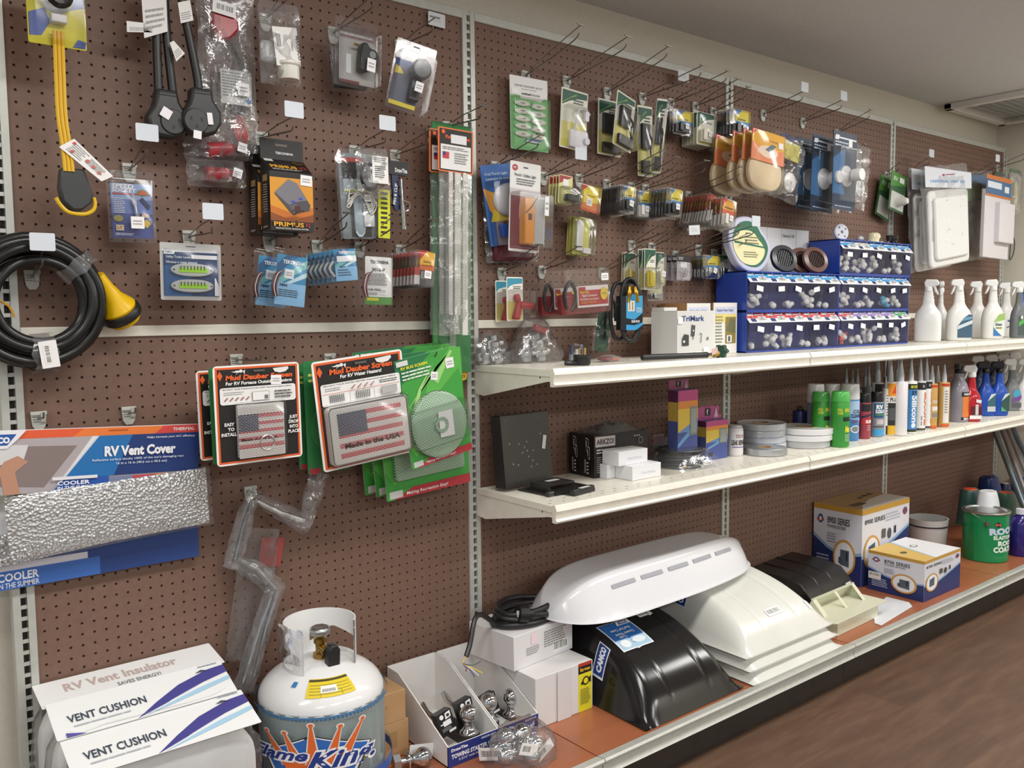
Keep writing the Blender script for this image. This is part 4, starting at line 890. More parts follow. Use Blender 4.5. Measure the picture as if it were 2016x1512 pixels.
# awning arms in clear bags
P = PY(500, 980, -.05); t = thing('bagged_awning_arm', 'steel awning arm folded in long clear bags, hanging in a zigzag', 'awning arm', loc(P.x, P.y, P.z))
def rel(u, v, d): return PY(u, v, -d)-P
q = MB()
q.tube([rel(497, 985, .05), rel(478, 1040, .05), rel(462, 1105, .05)], .006, '#8f949a/c', 8); q.build('arm_rod', t)
q = MB(); q.tube([rel(466, 1100, .05), rel(505, 1120, .04), rel(540, 1160, .04)], .008, '#a9acaf/m', 8); q.build('arm_rod', t)
q = MB(); q.tube([rel(540, 1160, .04), rel(512, 1235, .045), rel(478, 1345, .05)], .006, '#b9bcc0/c', 8); q.build('arm_rod', t)
q = MB(); q.tube([rel(548, 1162, .05), rel(524, 1235, .05), rel(500, 1330, .05)], .005, '#b9bcc0/c', 8); q.build('arm_rod', t)
q = MB(); q.tube([rel(500, 985, .05), rel(550, 1010, .05), rel(598, 1025, .05)], .008, '#a9a9a6/m', 8); q.build('arm_rod', t)
def strip(pts, ws, seed, mat=BAG, th=.016):
    q = MB(); rr = random.Random(seed); n = 14
    def at(v):
        f = v*(len(pts)-1); i = min(int(f), len(pts)-2); f -= i; return pts[i].lerp(pts[i+1], f), ws[i]*(1-f)+ws[i+1]*f, (pts[i+1]-pts[i]).normalized()
    off = [[rr.uniform(-1, 1) for _ in range(9)] for _ in range(n+1)]
    for sg in (-1, 1):
        def fn(u, v):
            c, ww, d_ = at(v); s = Vector((d_.z, 0, -d_.x)).normalized(); j = round(v*n); i = round(u*8); e = 1-(2*u-1)**4
            return c+s*((u-.5)*ww+.002*off[j][0])+Vector((0, sg*th*e+.005*off[j][i], 0))
        q.grid(fn, 8, n, mat)
    q.build('clear_bag', t)
strip([rel(500, 965, .055), rel(480, 1030, .055), rel(455, 1118, .055)], [.03, .05, .045], 1)
strip([rel(455, 1105, .05), rel(505, 1125, .05), rel(550, 1165, .05)], [.035, .05, .05], 2)
strip([rel(545, 1150, .05), rel(515, 1240, .05), rel(478, 1360, .055)], [.05, .055, .06], 3)
strip([rel(500, 975, .055), rel(560, 1010, .055), rel(605, 1035, .055)], [.03, .045, .05], 4)
strip([rel(600, 1035, .05), rel(615, 980, .05), rel(630, 930, .05)], [.03, .055, .055], 5)
strip([rel(520, 1040, .025), rel(500, 1150, .025), rel(480, 1300, .025)], [.09, .10, .10], 6, BAGT, .004)
q = MB(); a, b, c, d = rel(515, 1058, .022), rel(560, 1058, .022), rel(552, 1115, .022), rel(508, 1115, .022); q.poly([a, b, c, d], '#96423c/k'); q.build('red_label', t)
# ================= second bay, upper pegboard
HK = [((1032, 150), (1140, 73), None, 'long wire hook above the green and white shade kit'), ((1113, 160), (1233, 95), None, 'long wire hook above the white door holder pack'),
 ((1193, 182), (1313, 113), None, 'long wire hook above the black door holder packs'), ((1262, 192), (1380, 150), None, 'long wire hook above the tall narrow black door holder pack'),
 ((1318, 203), (1430, 160), None, 'long wire hook above the leaning narrow packs'), ((1366, 210), (1450, 175), None, 'long wire hook above the green-headed latch packs'), ((1401, 220), (1470, 190), None, 'long wire hook above the rightmost black latch packs'),
 ((972, 328), (1060, 290), None, 'wire hook holding the blue oval light pack'), ((1068, 348), (1140, 322), 1, 'wire hook with a clear tag above the porch light pack'), ((1137, 352), (1222, 320), None, 'wire hook holding the rocker switch packs'),
 ((1192, 362), (1300, 318), None, 'wire hook holding the black door catch packs'), ((1268, 372), (1388, 337), None, 'wire hook holding the blue tagged catch packs'), ((1240, 368), (1330, 330), None, 'wire hook holding the white door catch packs'), ((1353, 385), (1455, 348), None, 'wire hook holding the red tagged packs'),
 ((985, 536), (1058, 505), None, 'wire hook holding the red plug packs'), ((1064, 532), (1135, 508), None, 'wire hook holding the red pigtail pack'), ((1183, 535), (1262, 502), None, 'wire hook holding the black gas hose'),
 ((1241, 482), (1322, 452), None, 'wire hook holding the cream latch cards, left'), ((1280, 486), (1345, 458), None, 'wire hook holding the cream latch cards, right'), ((1327, 502), (1455, 463), None, 'wire hook holding the key ring cards'),
 ((1372, 490), (1484, 462), 2, 'wire hook with a clear tag above the tagged latch packs'), ((1404, 498), (1470, 478), None, 'wire hook holding the chrome latch card')]
for b, tp, lb, ll in HK: hook(b, tp, label=lb, lab=ll)
def chip(lab, px, col='#dde2e6/g', y=-.002):
    m4, w_, h = hang(*px, -y if y < 0 else y); m_ = MB(); m_.prism(rrect(w_, h, .003), -.001, .001, col); m_.prt(w_, h, [('l', .2, .3, .8, .7, 2, '#c3c8cc')], x0=-w_/2, y=-.001)
    o = m_.build('label_tag', None, m4); tag(o, lab, 'label tag', 'clear label tags')
chip('clear label tag on the top rail left of the first upright', ((843, 21), (876, 28), (843, 48)), y=-.012)
chip('clear label tag on the top rail above the narrow packs', ((1335, 137), (1356, 142), (1335, 158)), y=-.04)
chip('clear label tag below the red tagged packs', ((1356, 444), (1377, 446), (1357, 463)), y=-.2)
chip('clear label tag hanging at the left side of the beige cap packs', ((1432, 337), (1449, 340), (1433, 353)), y=-.15)

# united shade kit
def knobs(t, w_, h):
    q = MB()
    for r_ in range(5):
        for s in (0, 1):
            cx = (-.2+.42*s)*w_; cz = h*(.63-.105*r_)-s*.004
            q.sphere((cx, -.005, cz), 1, '#e3e1d6/s', 12, w_*.21, .005, h*.042)
            q.sphere((cx-.002, -.0095, cz), 1, '#8aa17a', 8, w_*.07, .0012, h*.011)
        q.tube([(.02*w_, -.008, h*(.66-.105*r_)), (.03*w_, -.010, h*(.63-.105*r_)), (.02*w_, -.008, h*(.60-.105*r_))], .001, '#3c3c3a', 5)
    q.build('white_knobs', t)
    q = MB(); q.cyl((-.12*w_, -.005, h*.145), (.25*w_, -.005, h*.13), .003, .003, '#5f87c0/g', 8); q.cyl((-.12*w_, -.005, h*.125), (.25*w_, -.005, h*.11), .003, .003, '#e4e8ea/g', 8); q.build('spare_rods', t)
pack('shade_kit', 'green and white pack with two columns of white cord knobs', 'shade kit', ((1003, 146), (1077, 158), (1006, 292)), .03,
    [('r', 0, 0, 1, .74, '#7cc07a'), ('p', [(0, .74), (.25, .74), (.28, .70), (.62, .7), (.8, .68), (1, .8), (1, 1), (0, 1)], '#ecebe8'), ('t', 'PLEATED SHADE FIRST AID KIT', .12, .86, .025, '#5b5f5b', {'fit': .74, 'bold': .02}), ('l', .3, .82, .7, .84, 1, '#999'), ('t', 'united', .3, .755, .035, '#3c433c', {'fit': .25, 'bold': .03}), ('t', 'shade', .57, .755, .035, '#8b938b', {'fit': .22}), ('r', .04, .75, .22, .82, '#f4f3f2')],
    fn=knobs, bl=(.02, .02, .98, .72, .02))
YG = [('r', .04, .03, .96, .45, '#e3dc86'), ('r', .04, .03, .96, .15, '#dcd35a'), ('p', [(.04, .97), (.96, .97), (.96, .88), (.6, .86), (.3, .8), (.04, .72)], '#2d5c4c'), ('p', [(.04, .76), (.5, .92), (.6, .92), (.3, .84), (.04, .74)], '#7fb04a'), ('l', .45, .76, .9, .85, 2, '#4a4a48')]
def whold(t, w_, h):
    q = MB(); c = '#eae9ee/s'
    q.box(-.2*w_, -.012, .03*h, .45*w_, -.003, .32*h, c); q.tube([(-.02*w_, -.009, .3*h), (.02*w_, -.012, .5*h), (.06*w_, -.014, .66*h), (.3*w_, -.014, .7*h), (.5*w_, -.012, .62*h)], .004, c, 8, sub=4); q.cyl((.4*w_, -.002, .16*h), (.4*w_, -.02, .16*h), .012, .011, c, 18); q.box(.3*w_, -.018, .5*h, .44*w_, -.006, .66*h, c)
    q.build('door_holder', t, bev=.001)
pack('door_holder_pack', 'white plastic door holder on a cream and green card', 'door holder pack', ((1106, 170), (1158, 181), (1101, 288)), D((1113, 160), 1132), YG, fn=whold, bl=(.1, .03, 1.1, .72, .026), base='#eeeede/k'); 
def bhold(t, w_, h):
    q = MB(); c = '#222222/s'; W2 = w_
    q.box(-.35*W2, -.014, .38*h, .15*W2, -.003, .74*h, c); q.tube([(.1*W2, -.012, .6*h), (.3*W2, -.013, .5*h), (.2*W2, -.012, .38*h), (.32*W2, -.012, .2*h)], .004, c, 8, sub=3); q.box(-.35*W2, -.014, .04*h, .4*W2, -.003, .22*h, c)
    q.build('door_holder', t, bev=.004)
def pk(lab, px, base_px, d=None, fn=bhold, **k):
    return pack('door_holder_pack', lab, 'door holder pack', px, d or dh(base_px, px[0]), YG, fn=fn, base='#eeeede/k', grp='black door holder packs', **k)
pk('short black door holder on a cream and green card, behind the leaning one', ((1178, 192), (1224, 199), (1176, 302)), None, d=.022, bl=(.04, .02, .98, .74, .02))
pk('black door holder pack leaning forward beside the short one', ((1216, 176), (1252, 188), (1206, 282)), None, d=D((1193, 182), 1234), bl=(.02, .02, 1.02, .74, .026), yw=.2)
t, w_, h, m4 = pk('tall narrow black door holder pack standing straight', ((1255, 206), (1284, 209), (1256, 346)), None, d=.026, bl=(.02, .0, 1.0, .74, .022))
pk('tall narrow black door holder pack seen edge on', ((1294, 193), (1311, 206), (1279, 340)), None, d=D((1262, 192), 1303), bl=(.02, .0, 1, .95, .022), yw=-.55)
# small latch packs on the upper row
BY = [('r', .3, .45, 1, .98, '#e9d53a'), ('p', [(.3, .98), (.62, .98), (.3, .72)], '#3f7fc2'), ('r', .3, .45, 1, .58, '#4f94cf'), ('l', .38, .6, .92, .68, 1, '#5a5a3a')]
def latch(c='#2a2b2d/s', x=.0, z=.08, ww=.7, hh=.34):
    def f(t, w_, h):
        q = MB(); q.box((x-.5+.1)*w_, -.012, z*h, (x-.5+.1+ww)*w_, -.002, (z+hh)*h, c); q.box((x-.3)*w_, -.018, (z+.05)*h, (x-.1)*w_, -.012, (z+hh*1.15)*h, c); q.build('latch', t, bev=.002)
    return f
def small(name, lab, cat, px, d, pr, n, grp, blab, step=.014, c='#2a2b2d/s', base=CLR, fn=None, bl=(.0, .0, 1, .97, .012), yw=0, st=(.62, .35, .019, .019)):
    t, w_, h, m4 = pack(name, lab, cat, px, d, pr, base=base, fn=fn or latch(c), bl=bl, grp=grp, behind=0, hole=False, yw=yw, th=.0012)
    step = min(step, max(.002, (d-.012)/max(1, n)))
    if st: sticker(t, w_, h, st[0], st[1], st[2], st[3], rnd.uniform(-.1, .3), y=-.0145)
    for k in range(n): dup(t, m4 @ loc(rnd.uniform(-.002, .002), step*(k+1), rnd.uniform(-.001, .001), 0, 0, rnd.uniform(-.03, .03)), blab.replace('%s', ORD[k+1]), grp)
    return t, w_, h, m4
small('latch_pack', 'clear latch pack with a blue and yellow tag beside the leaning narrow packs', 'latch pack', ((1326, 213), (1361, 218), (1325, 262)), D((1318, 203), 1345), BY, 2, 'blue tagged latch packs, top row', 'clear latch pack, %s on the hook left of the green-headed packs')
GRH = [('r', .03, .02, .97, .6, '#e9e6cf'), ('r', .03, .6, .97, .98, '#eceadf'), ('p', [(.03, .98), (.97, .98), (.97, .86), (.6, .8), (.3, .68), (.03, .5)], '#2d5c4c'), ('p', [(.03, .56), (.4, .86), (.5, .88), (.2, .66)], '#7fb04a'), ('l', .5, .66, .9, .74, 2, '#4a4a48'), ('r', .1, .04, .9, .3, '#dcd780')]
small('latch_pack', 'green-headed card with a cream latch, front of its stack on the top row', 'latch pack', ((1373, 218), (1407, 226), (1371, 283)), D((1366, 210), 1390)+.02, GRH, 5, 'green-headed latch packs', 'green-headed latch card, %s of its top row stack', c='#cfcab5/s', base='#eeeede/k')
small('latch_pack', 'cream card with a black hooked latch right of the green-headed stack', 'latch pack', ((1409, 236), (1432, 240), (1408, 294)), D((1401, 220), 1420), GRH, 2, 'black hooked latch packs', 'cream card with a hooked latch, %s of its stack', base='#eeeede/k')
small('latch_pack', 'clear pack with a blue and yellow tag just left of the orange cap card', 'latch pack', ((1438, 211), (1474, 216), (1437, 266)), D((1401, 220), 1456), BY, 4, 'blue tagged latch packs by the third upright', 'clear pack with tag, %s of its stack in front of the third upright')
# middle row
def oval(t, w_, h):
    q = MB(); q.sphere((.12*w_, -.004, h*.55), 1, '#d9d6d8/s', 24, w_*.42, .02, h*.21); q.build('oval_lamp', t)
    q = MB(); q.sphere((.22*w_, -.016, h*.57), 1, '#b9bab9/g', 20, w_*.26, .012, h*.14); q.build('ribbed_lens', t)
    q = MB(); q.box(-.25*w_, -.02, .1*h, .35*w_, -.002, .26*h, '#2558b8/s'); q.box(-.1*w_, -.021, .2*h, .35*w_, -.002, .3*h, '#6b3a2a/s'); q.build('wire_connector', t, bev=.003)
pack('porch_light_pack', 'blue and yellow card with a white oval porch light', 'light pack', ((944, 326), (1020, 331), (966, 486)), .055,
    [('r', 0, .35, 1, 1, '#3a66a8'), ('p', [(0, .72), (.4, .62), (1, .6), (1, .3), (.3, .3), (.1, .45)], '#e2a23c'), ('p', [(.1, .3), (1, .3), (1, .36), (.2, .45)], '#e3c63a'), ('t', 'Oval Porch Light', .08, .87, .035, '#c9d6ea', {'fit': .6}), ('t', 'Luminaire de veranda', .1, .81, .035, '#c9d6ea', {'fit': .7}), ('r', .2, .0, 1, .3, '#8d7f86')], fn=oval, bl=(.06, .02, 1, .8, .04), base='#3a66a8/k')
m4, w_, h = hang((955, 380), (1050, 386), (962, 518), .028); t = thing('bagged_light', 'clear bag with a dark red light behind the blue porch light pack', 'bagged light', m4)
q = MB(); q.box(-.45*w_, -.02, 0.02*h, .4*w_, .01, .38*h, '#5e2430/s'); q.build('red_lens', t, bev=.012); bagmesh(w_*1.1, h, .05, 51, BAG).build('clear_bag', t)
def porch(t, w_, h):
    q = MB(); q.box(.12*w_, -.028, .08*h, .47*w_, -.002, .62*h, '#cfcfce/s')
    for k in range(9): q.box((.14+.035*k)*w_, -.0292, .1*h, (.15+.035*k)*w_, -.028, .6*h, '#b5b5b4/s')
    q.build('clear_lens', t, bev=.003); q = MB(); q.box(-.2*w_, -.032, .08*h, .12*w_, -.002, .6*h, '#df8f1c/g'); q.build('amber_lens', t, bev=.004)
    q = MB(); q.box(-.1*w_, -.034, .35*h, .0, -.031, .42*h, '#5a4028'); q.tube([(-.2*w_, -.034, .42*h), (-.0*w_, -.034, .5*h), (.18*w_, -.034, .62*h)], .0015, '#5b4a35', 6); q.build('wire_lead', t)
t, w_, h, m4 = pack('porch_light_pack', 'white card with an amber and clear porch utility light', 'light pack', ((1005, 315), (1065, 321), (1001, 493)), D((985, 330), 1035),
    [('r', .03, .03, .97, .7, '#8a5058'), ('r', .0, .62, 1, .7, '#c9c2c4'), ('e', .15, .93, .09, .035, '#b53a40'), ('t', 'PM', .1, .92, .02, '#f2e8e8', {'bold': .03}), ('t', 'Porch / Utility Light', .14, .84, .03, '#3c3c3e', {'fit': .7, 'bold': .02}), ('l', .2, .74, .85, .82, 3, '#777')], fn=porch, bl=(.02, .04, 1.2, .66, .04))
sticker(t, w_, h, .93, .52, .016, .056, 0, y=-.041)
def rock(t, w_, h): MB().box(-.1*w_, -.02, .12*h, .75*w_, -.002, .34*h, '#262627/s').build('rocker_switch', t, bev=.002)
RD = [('r', .03, .03, .97, .97, '#dcd98a'), ('p', [(.03, .97), (.97, .97), (.03, .68)], '#a33a34'), ('r', .3, .6, .7, .86, '#f0eff0')]
small('switch_pack', 'cream and red card with a square black switch, front of its stack', 'switch pack', ((1101, 342), (1128, 347), (1098, 399)), D((1068, 348), 1115), RD, 3, 'square black switch packs', 'cream and red card with black switch, %s of its stack', fn=rock, base='#e4e0b0/k', st=None, bl=(.05, .02, 1.5, .6, .026))
YR = [('p', [(0, 0), (1, 0), (1, .6), (0, .5)], '#df7f2c'), ('p', [(0, .3), (1, .4), (1, 1), (0, 1)], '#ecd42e'), ('p', [(0, 1), (.35, 1), (0, .72)], '#d8413c'), ('r', 0, 0, 1, .1, '#d65a2c'), ('t', 'Rocker Switch', .22, .6, .06, '#6b4a14', {'fit': .6, 'bold': .02})]
t, w_, h, m4 = pack('switch_pack', 'yellow Rocker Switch card hanging in front of the cream packs', 'switch pack', ((1147, 362), (1179, 370), (1142, 412)), D((1137, 352), 1163)+.03, YR, base='#e9c02e/k', hole=False, grp='rocker switch packs', bl=(-.5, -.1, 1, 1, .02)); sticker(t, w_, h, .5, .38, .024, .024, 0)
small('switch_plate_pack', 'yellow card with a long white switch plate below the rocker switches', 'switch pack', ((1130, 425), (1162, 428), (1126, 500)), .05, [('r', .05, .03, .95, .97, '#dedb62')], 2, 'white switch plate packs', 'yellow card with white plate, %s below the rocker switches', fn=lambda t, w_, h: (MB().box(-.4*w_, -.012, .1*h, .0, -.002, .9*h, '#e6e6e0/s').build('white_plate', t, bev=.002), MB().box(.0, -.015, .05*h, .45*w_, -.002, .2*h, '#ecece8/s').build('white_bracket', t, bev=.001)), base='#e4e08a/k', st=None, bl=(0, 0, 1.2, 1, .022))
small('door_catch_pack', 'black door catch with a blue and yellow tag, front of the leftmost stack', 'catch pack', ((1222, 362), (1249, 366), (1220, 418)), D((1192, 362), 1235), BY, 9, 'black door catch packs', 'black door catch pack, %s of the leftmost blue tagged stack', step=.0135)
small('door_catch_pack', 'white door catch pack with a blue and yellow tag, front of its stack', 'catch pack', ((1252, 372), (1279, 376), (1251, 430)), D((1240, 368), 1266), BY, 6, 'white door catch packs', 'white door catch pack, %s of its stack', c='#e6e6e2/s', step=.0135)
small('door_catch_pack', 'black catch pack with blue and yellow tag, front of the stack beside the red tags', 'catch pack', ((1313, 367), (1341, 371), (1310, 424)), D((1268, 372), 1327), BY, 8, 'black catch packs beside the red tags', 'black catch pack, %s of the stack left of the red tags', step=.0145)
RT = [('p', [(.15, .98), (.98, .94), (.98, .5), (.15, .5)], '#e2a42c'), ('p', [(.15, .98), (.5, .98), (.15, .7)], '#d03a34'), ('r', .15, .5, .98, .62, '#d5522e'), ('l', .3, .64, .9, .74, 1, '#7a4a1a')]
small('latch_pack', 'red and yellow tagged clear pack with a small white part, left front', 'latch pack', ((1396, 378), (1422, 384), (1384, 438)), D((1353, 385), 1410), RT, 9, 'red tagged packs', 'clear pack with a red corner, %s of the left red tagged stack', c='#dcd8d0/s', step=.0155)
small('latch_pack', 'orange and yellow tagged clear pack, rightmost of the middle row', 'latch pack', ((1420, 386), (1448, 391), (1414, 446)), D((1353, 385), 1434), RT, 3, 'orange tagged packs', 'clear pack, %s of the rightmost orange tagged stack', c='#dcd8d0/s', step=.015)
# lower row
def tplug(t, w_, h):
    q = MB(); c = '#b5373c/s'; q.prism([(-.3*w_, .05*h), (.02*w_, .02*h), (.12*w_, .2*h), (.1*w_, .3*h), (.1*w_, .5*h), (-.0*w_, .62*h), (-.15*w_, .6*h), (-.2*w_, .52*h), (-.05*w_, .42*h), (-.15*w_, .24*h)], -.024, -.004, c); q.cyl((.08*w_, -.016, .36*h), (.85*w_, -.02, .34*h), .012, .010, c, 18); q.build('red_plug', t, bev=.004)
RP = [('r', .04, .03, .96, .45, '#e3dc86'), ('p', [(.04, .97), (.96, .97), (.96, .86), (.5, .84), (.2, .8), (.04, .72)], '#3f9ab5'), ('l', .4, .72, .9, .8, 2, '#555')]
small('plug_pack', 'cream card with a red T shaped plug, front of its pair', 'plug pack', ((997, 545), (1029, 547), (998, 632)), D((985, 536), 1013), RP, 0, 'red plug packs', '', fn=tplug, base='#efeee2/k', st=None, bl=(.05, .05, 1.5, .72, .034))
small('plug_pack', 'cream card with a red T shaped plug, behind its twin', 'plug pack', ((975, 552), (1008, 553), (976, 634)), .022, RP, 0, 'red plug packs', '', fn=tplug, base='#efeee2/k', st=None, bl=(.05, .05, 1.4, .72, .034))
m4, w_, h = hang((1090, 540), (1180, 532), (1094, 622), .15)
def pig(t, w_, h):
    q = MB(); q.prism(rrect(w_*.98, h*.5, .01, z0=0), -.03, -.004, '#8b2028/s'); q.build('red_tray', t, bev=.006)
    q = MB(); q.tube([(-.4*w_, -.03, .15*h), (-.46*w_, -.034, .5*h), (-.3*w_, -.03, .8*h), (-.2*w_, -.034, .4*h), (-.3*w_, -.03, .1*h)], .0055, '#232325/r', 8, sub=5); q.build('black_cord', t)
    q = MB(); q.box(-.22*w_, -.044, .16*h, .45*w_, -.04, .68*h, '#ece6e4/k'); q.prt(.67*w_, .52*h, [('r', .02, .1, .98, .8, '#b5332e'), ('r', .02, .8, .25, .95, '#b5332e'), ('t', 'Heavy Duty', .06, .66, .12, '#e9c63a', {'fit': .3, 'bold': .03}), ('t', 'Pigtail Connector', .12, .5, .11, '#f1e6e2', {'fit': .5, 'bold': .02}), ('t', 'Fiche flexible de raccordement', .06, .34, .1, '#f1e6e2', {'fit': .6}), ('t', 'usage intensif', .08, .2, .1, '#e9a63a', {'fit': .5}), ('e', .84, .6, .12, .3, '#e3c72e'), ('t', '12 Ga', .78, .56, .09, '#4a3a10', {'fit': .12})], x0=-.22*w_, z0=.16*h, y=-.0443); q.build('printed_label', t)
t = thing('pigtail_pack', 'large clear clamshell with a red tray and black pigtail connector cord, in front', 'connector pack', m4, 'pigtail packs'); pig(t, w_, h); blister(t, w_, h*1.12, 0, 0, 1, 1, .048); sticker(t, w_, h, .86, .88, .03, .022, 0, y=-.05)
m5, w5, h5 = hang((1052, 545), (1120, 540), (1056, 624), .056); t = thing('pigtail_pack', 'large clear clamshell with a red tray, behind the labelled one', 'connector pack', m5, 'pigtail packs'); pig(t, w5, h5); blister(t, w5, h5*1.15, 0, 0, 1, 1, .045)
# gas hose
P = PY(1240, 610, -.15); t = thing('gas_hose_pack', 'looped black hose with brass ends in a black and blue sleeve', 'gas hose', loc(P.x, P.y, P.z, rad(-18)))
for k, (rx, rz, cx, cz, dy) in enumerate(((.034, .10, .0, .0, 0), (.030, .092, -.03, -.004, .02), (.036, .095, .012, -.006, .012))):
    q = MB(); q.tube([(cx+rx*math.copysign(abs(math.cos(a))**.8, math.cos(a)), dy, cz+rz*math.sin(a)) for a in [2*PI*i/24 for i in range(24)]], .0065, '#222223/r', 10, closed=True, sub=2); q.build('hose_loop', t)
q = MB()
for cx, rz in ((-.012, .1), (.016, -.25)):
    q.T = Matrix.Translation((cx, -.014, .045)) @ Matrix.Rotation(rz, 4, 'Y'); q.lathe([(.007, -.02), (.007, 0), (.0085, .004), (.0085, .014), (.006, .018), (.006, .03)], '#c39a3c/m', n=12)
q.build('brass_end', t)
q = MB(); q.box(-.042, -.016, -.065, .038, .016, .045, '#1f2226/s'); q.prt(.06, .11, [('p', [(0, .35), (.5, .3), (1, .5), (1, 1), (0, 1)], '#3f9fd0'), ('p', [(0, .0), (.6, .0), (1, .15), (1, .22), (.5, .14), (0, .16)], '#2f9fd8'), ('r', .1, .55, .5, .85, '#e8e8e6'), ('r', .17, .58, .24, .82, '#b58a34'), ('r', .34, .58, .42, .82, '#b58a34'), ('l', .6, .5, .95, .66, 3, '#dfe6ea'), ('t', 'GAS-FLO', .3, .22, .07, '#f0f3f5', {'fit': .5, 'bold': .03}), ('e', .45, .97, .15, .09, '#2d86b5')], x0=-.022, z0=-.065, y=-.0162); q.build('sleeve', t, bev=.001)
m4, w_, h = hang((1185, 562), (1210, 565), (1170, 690), .06); t = thing('green_hose_pack', 'dark green card with a small black hose in clear film behind the looped hose', 'hose pack', m4); q = MB(); q.prism(rrect(w_, h, .003), 0, .0015, '#1e5a3c/k'); q.prt(w_, h, [('r', .2, .6, .8, .75, '#2c8a58'), ('r', .3, .8, .75, .9, '#dfe2df')], x0=-w_/2); q.build('backing_card', t)
q = MB(); q.tube([(.0, -.012, .2*h), (-.01, -.014, .6*h), (.02, -.014, .8*h), (.04, -.012, .5*h)], .005, '#232426/r', 8, sub=4); q.build('small_hose', t); bagmesh(w_*1.4, h, .03, 61, BAGT, (6, 12)).build('clear_bag', t)
small('latch_pack', 'cream green-headed card, left one under the hooks beside the hose', 'latch pack', ((1230, 496), (1252, 498), (1228, 560)), .024, GRH, 1, 'cream latch cards by the hose', 'cream green-headed card, %s beside the hose', c='#cdbb6a/s', base='#eeeede/k', st=None)
small('latch_pack', 'tall cream green-headed card raised above its neighbours', 'latch pack', ((1269, 489), (1291, 491), (1268, 570)), D((1241, 482), 1280), GRH, 2, 'tall cream latch cards', 'tall cream green-headed card, %s of its stack', c='#d9c83e/s', base='#eeeede/k', st=None, bl=(0, .02, 1.2, .55, .02))
small('latch_pack', 'cream green-headed card with a price sticker left of the key rings', 'latch pack', ((1291, 496), (1308, 498), (1290, 562)), D((1280, 486), 1300), GRH, 1, 'cream latch cards by the key rings', 'cream green-headed card, %s left of the key rings', c='#cfcbb0/s', base='#eeeede/k')
small('latch_pack', 'clear pack of zinc hasps low beside the looped hose', 'latch pack', ((1275, 560), (1305, 562), (1275, 592)), .05, [('r', .1, .1, .9, .9, '#c9c4a4')], 0, 'zinc hasp packs', '', c='#b9bcbe/c', st=None)
KR = [('r', 0, .0, 1, .72, '#bdb6ba'), ('r', 0, .72, 1, 1, '#2b2a2c'), ('l', .1, .8, .5, .92, 2, '#cfcfcf'), ('r', .25, .5, .75, .72, '#eeeeef')]
def rings(t, w_, h):
    q = MB()
    for k, (x, z, r) in enumerate(((.05, .2, .009), (-.2, .25, .006), (.1, .35, .007), (-.25, .4, .005), (.25, .3, .006), (-.1, .12, .006))):
        q.tube([(x*w_+r*math.cos(a), -.005-.0005*k, z*h+r*math.sin(a)) for a in [2*PI*i/14 for i in range(14)]], .0009, '#c7ccd0/c', 5, closed=True)
    q.build('key_rings', t)
small('key_ring_pack', 'black headed card of silver key rings, front of its stack', 'key ring pack', ((1333, 501), (1359, 504), (1332, 551)), D((1327, 502), 1346)+.03, KR, 2, 'key ring packs', 'black headed key ring card, %s of its stack', fn=rings, base='#b5afb2/k', st=None, step=.026, bl=(0, .02, 1, .7, .01))
small('latch_pack', 'clear latch pack with a blue and yellow tag in the lowest row', 'latch pack', ((1384, 501), (1414, 504), (1383, 548)), D((1372, 490), 1400), BY, 3, 'blue tagged latch packs, lowest row', 'clear pack with blue tag, %s of the lowest row stack', c='#c9ccce/c', step=.02)
small('latch_pack', 'cream green-headed card with a chrome barrel latch by the third upright', 'latch pack', ((1414, 501), (1434, 504), (1413, 547)), D((1404, 498), 1424), GRH, 0, None, '', c='#c9ccce/c', base='#eeeede/k', st=(.8, .25, .018, .02))
# third bay, upper
for b, tp, lb, ll in [((1500, 225), (1580, 197), 2, 'wire hook with a clear tag at the left above the white vent covers'), ((1578, 240), (1657, 213), 2, 'wire hook with a clear tag at the right above the white vent covers'), ((1645, 262), (1712, 232), None, 'wire hook above the frontmost white vent cover'),
    ((1640, 320), (1700, 300), None, 'wire hook holding the round white caps'), ((1742, 345), (1770, 335), None, 'wire hook holding the dark green packs'), ((1790, 338), (1830, 322), 2, 'wire hook with a clear tag above the bagged white lids'), ((1905, 352), (1960, 330), 2, 'wire hook with a clear tag above the white rectangular cover')]:
    hook(b, tp, label=lb, lab=ll)
def beige(t, w_, h):
    q = MB(); q.prism([(w_*.5*math.copysign(abs(math.cos(a))**.75, math.cos(a)), h*.31+h*.31*math.copysign(abs(math.sin(a))**.8, math.sin(a))) for a in [2*PI*i/32 for i in range(32)]], -.012, .006, '#ddc8a2/s'); q.build('beige_cap', t, bev=.005)
m4, w_, h = hang((1474, 252), (1538, 262), (1468, 368), .22)
t = thing('vent_cap_pack', 'clear bag with a large beige oval cap under an orange and yellow card, in front', 'vent cap pack', m4, 'beige cap packs'); beige(t, w_, h)
q = MB(); q.prism(rrect(w_, h*.52, .002, z0=h*.48), -.016, -.015, '#e8b23a/k'); q.prt(w_, h*.52, [('p', [(0, 0), (1, 0), (1, .5), (.5, .35), (0, .6)], '#e58a5a'), ('p', [(0, 1), (.2, 1), (0, .8)], '#d5463a'), ('e', .5, .35, .3, .2, '#eed7c0'), ('p', [(.4, .4), (.55, .35), (.75, .6), (.6, .62)], '#57707e'), ('t', 'Refrigerator Vent Base', .3, .7, .06, '#a5601e', {'fit': .5}), ('r', .8, .55, .95, .75, '#f1f0ee')], x0=-w_/2, z0=h*.48, y=-.0163); q.build('header_card', t)
blister(t, w_, h, 0, -.02, 1, 1.02, .022)
for k, lb in enumerate(('beige oval cap pack, second from front', 'beige oval cap pack, third from front', 'beige oval cap pack, rearmost, with a clear tag')):
    c = dup(t, m4 @ loc(-.012*(k+1), .03+.035*k+(.03 if k == 2 else 0), -.004*k), lb)
m4, w_, h = hang((1535, 258), (1572, 266), (1522, 388), .16)
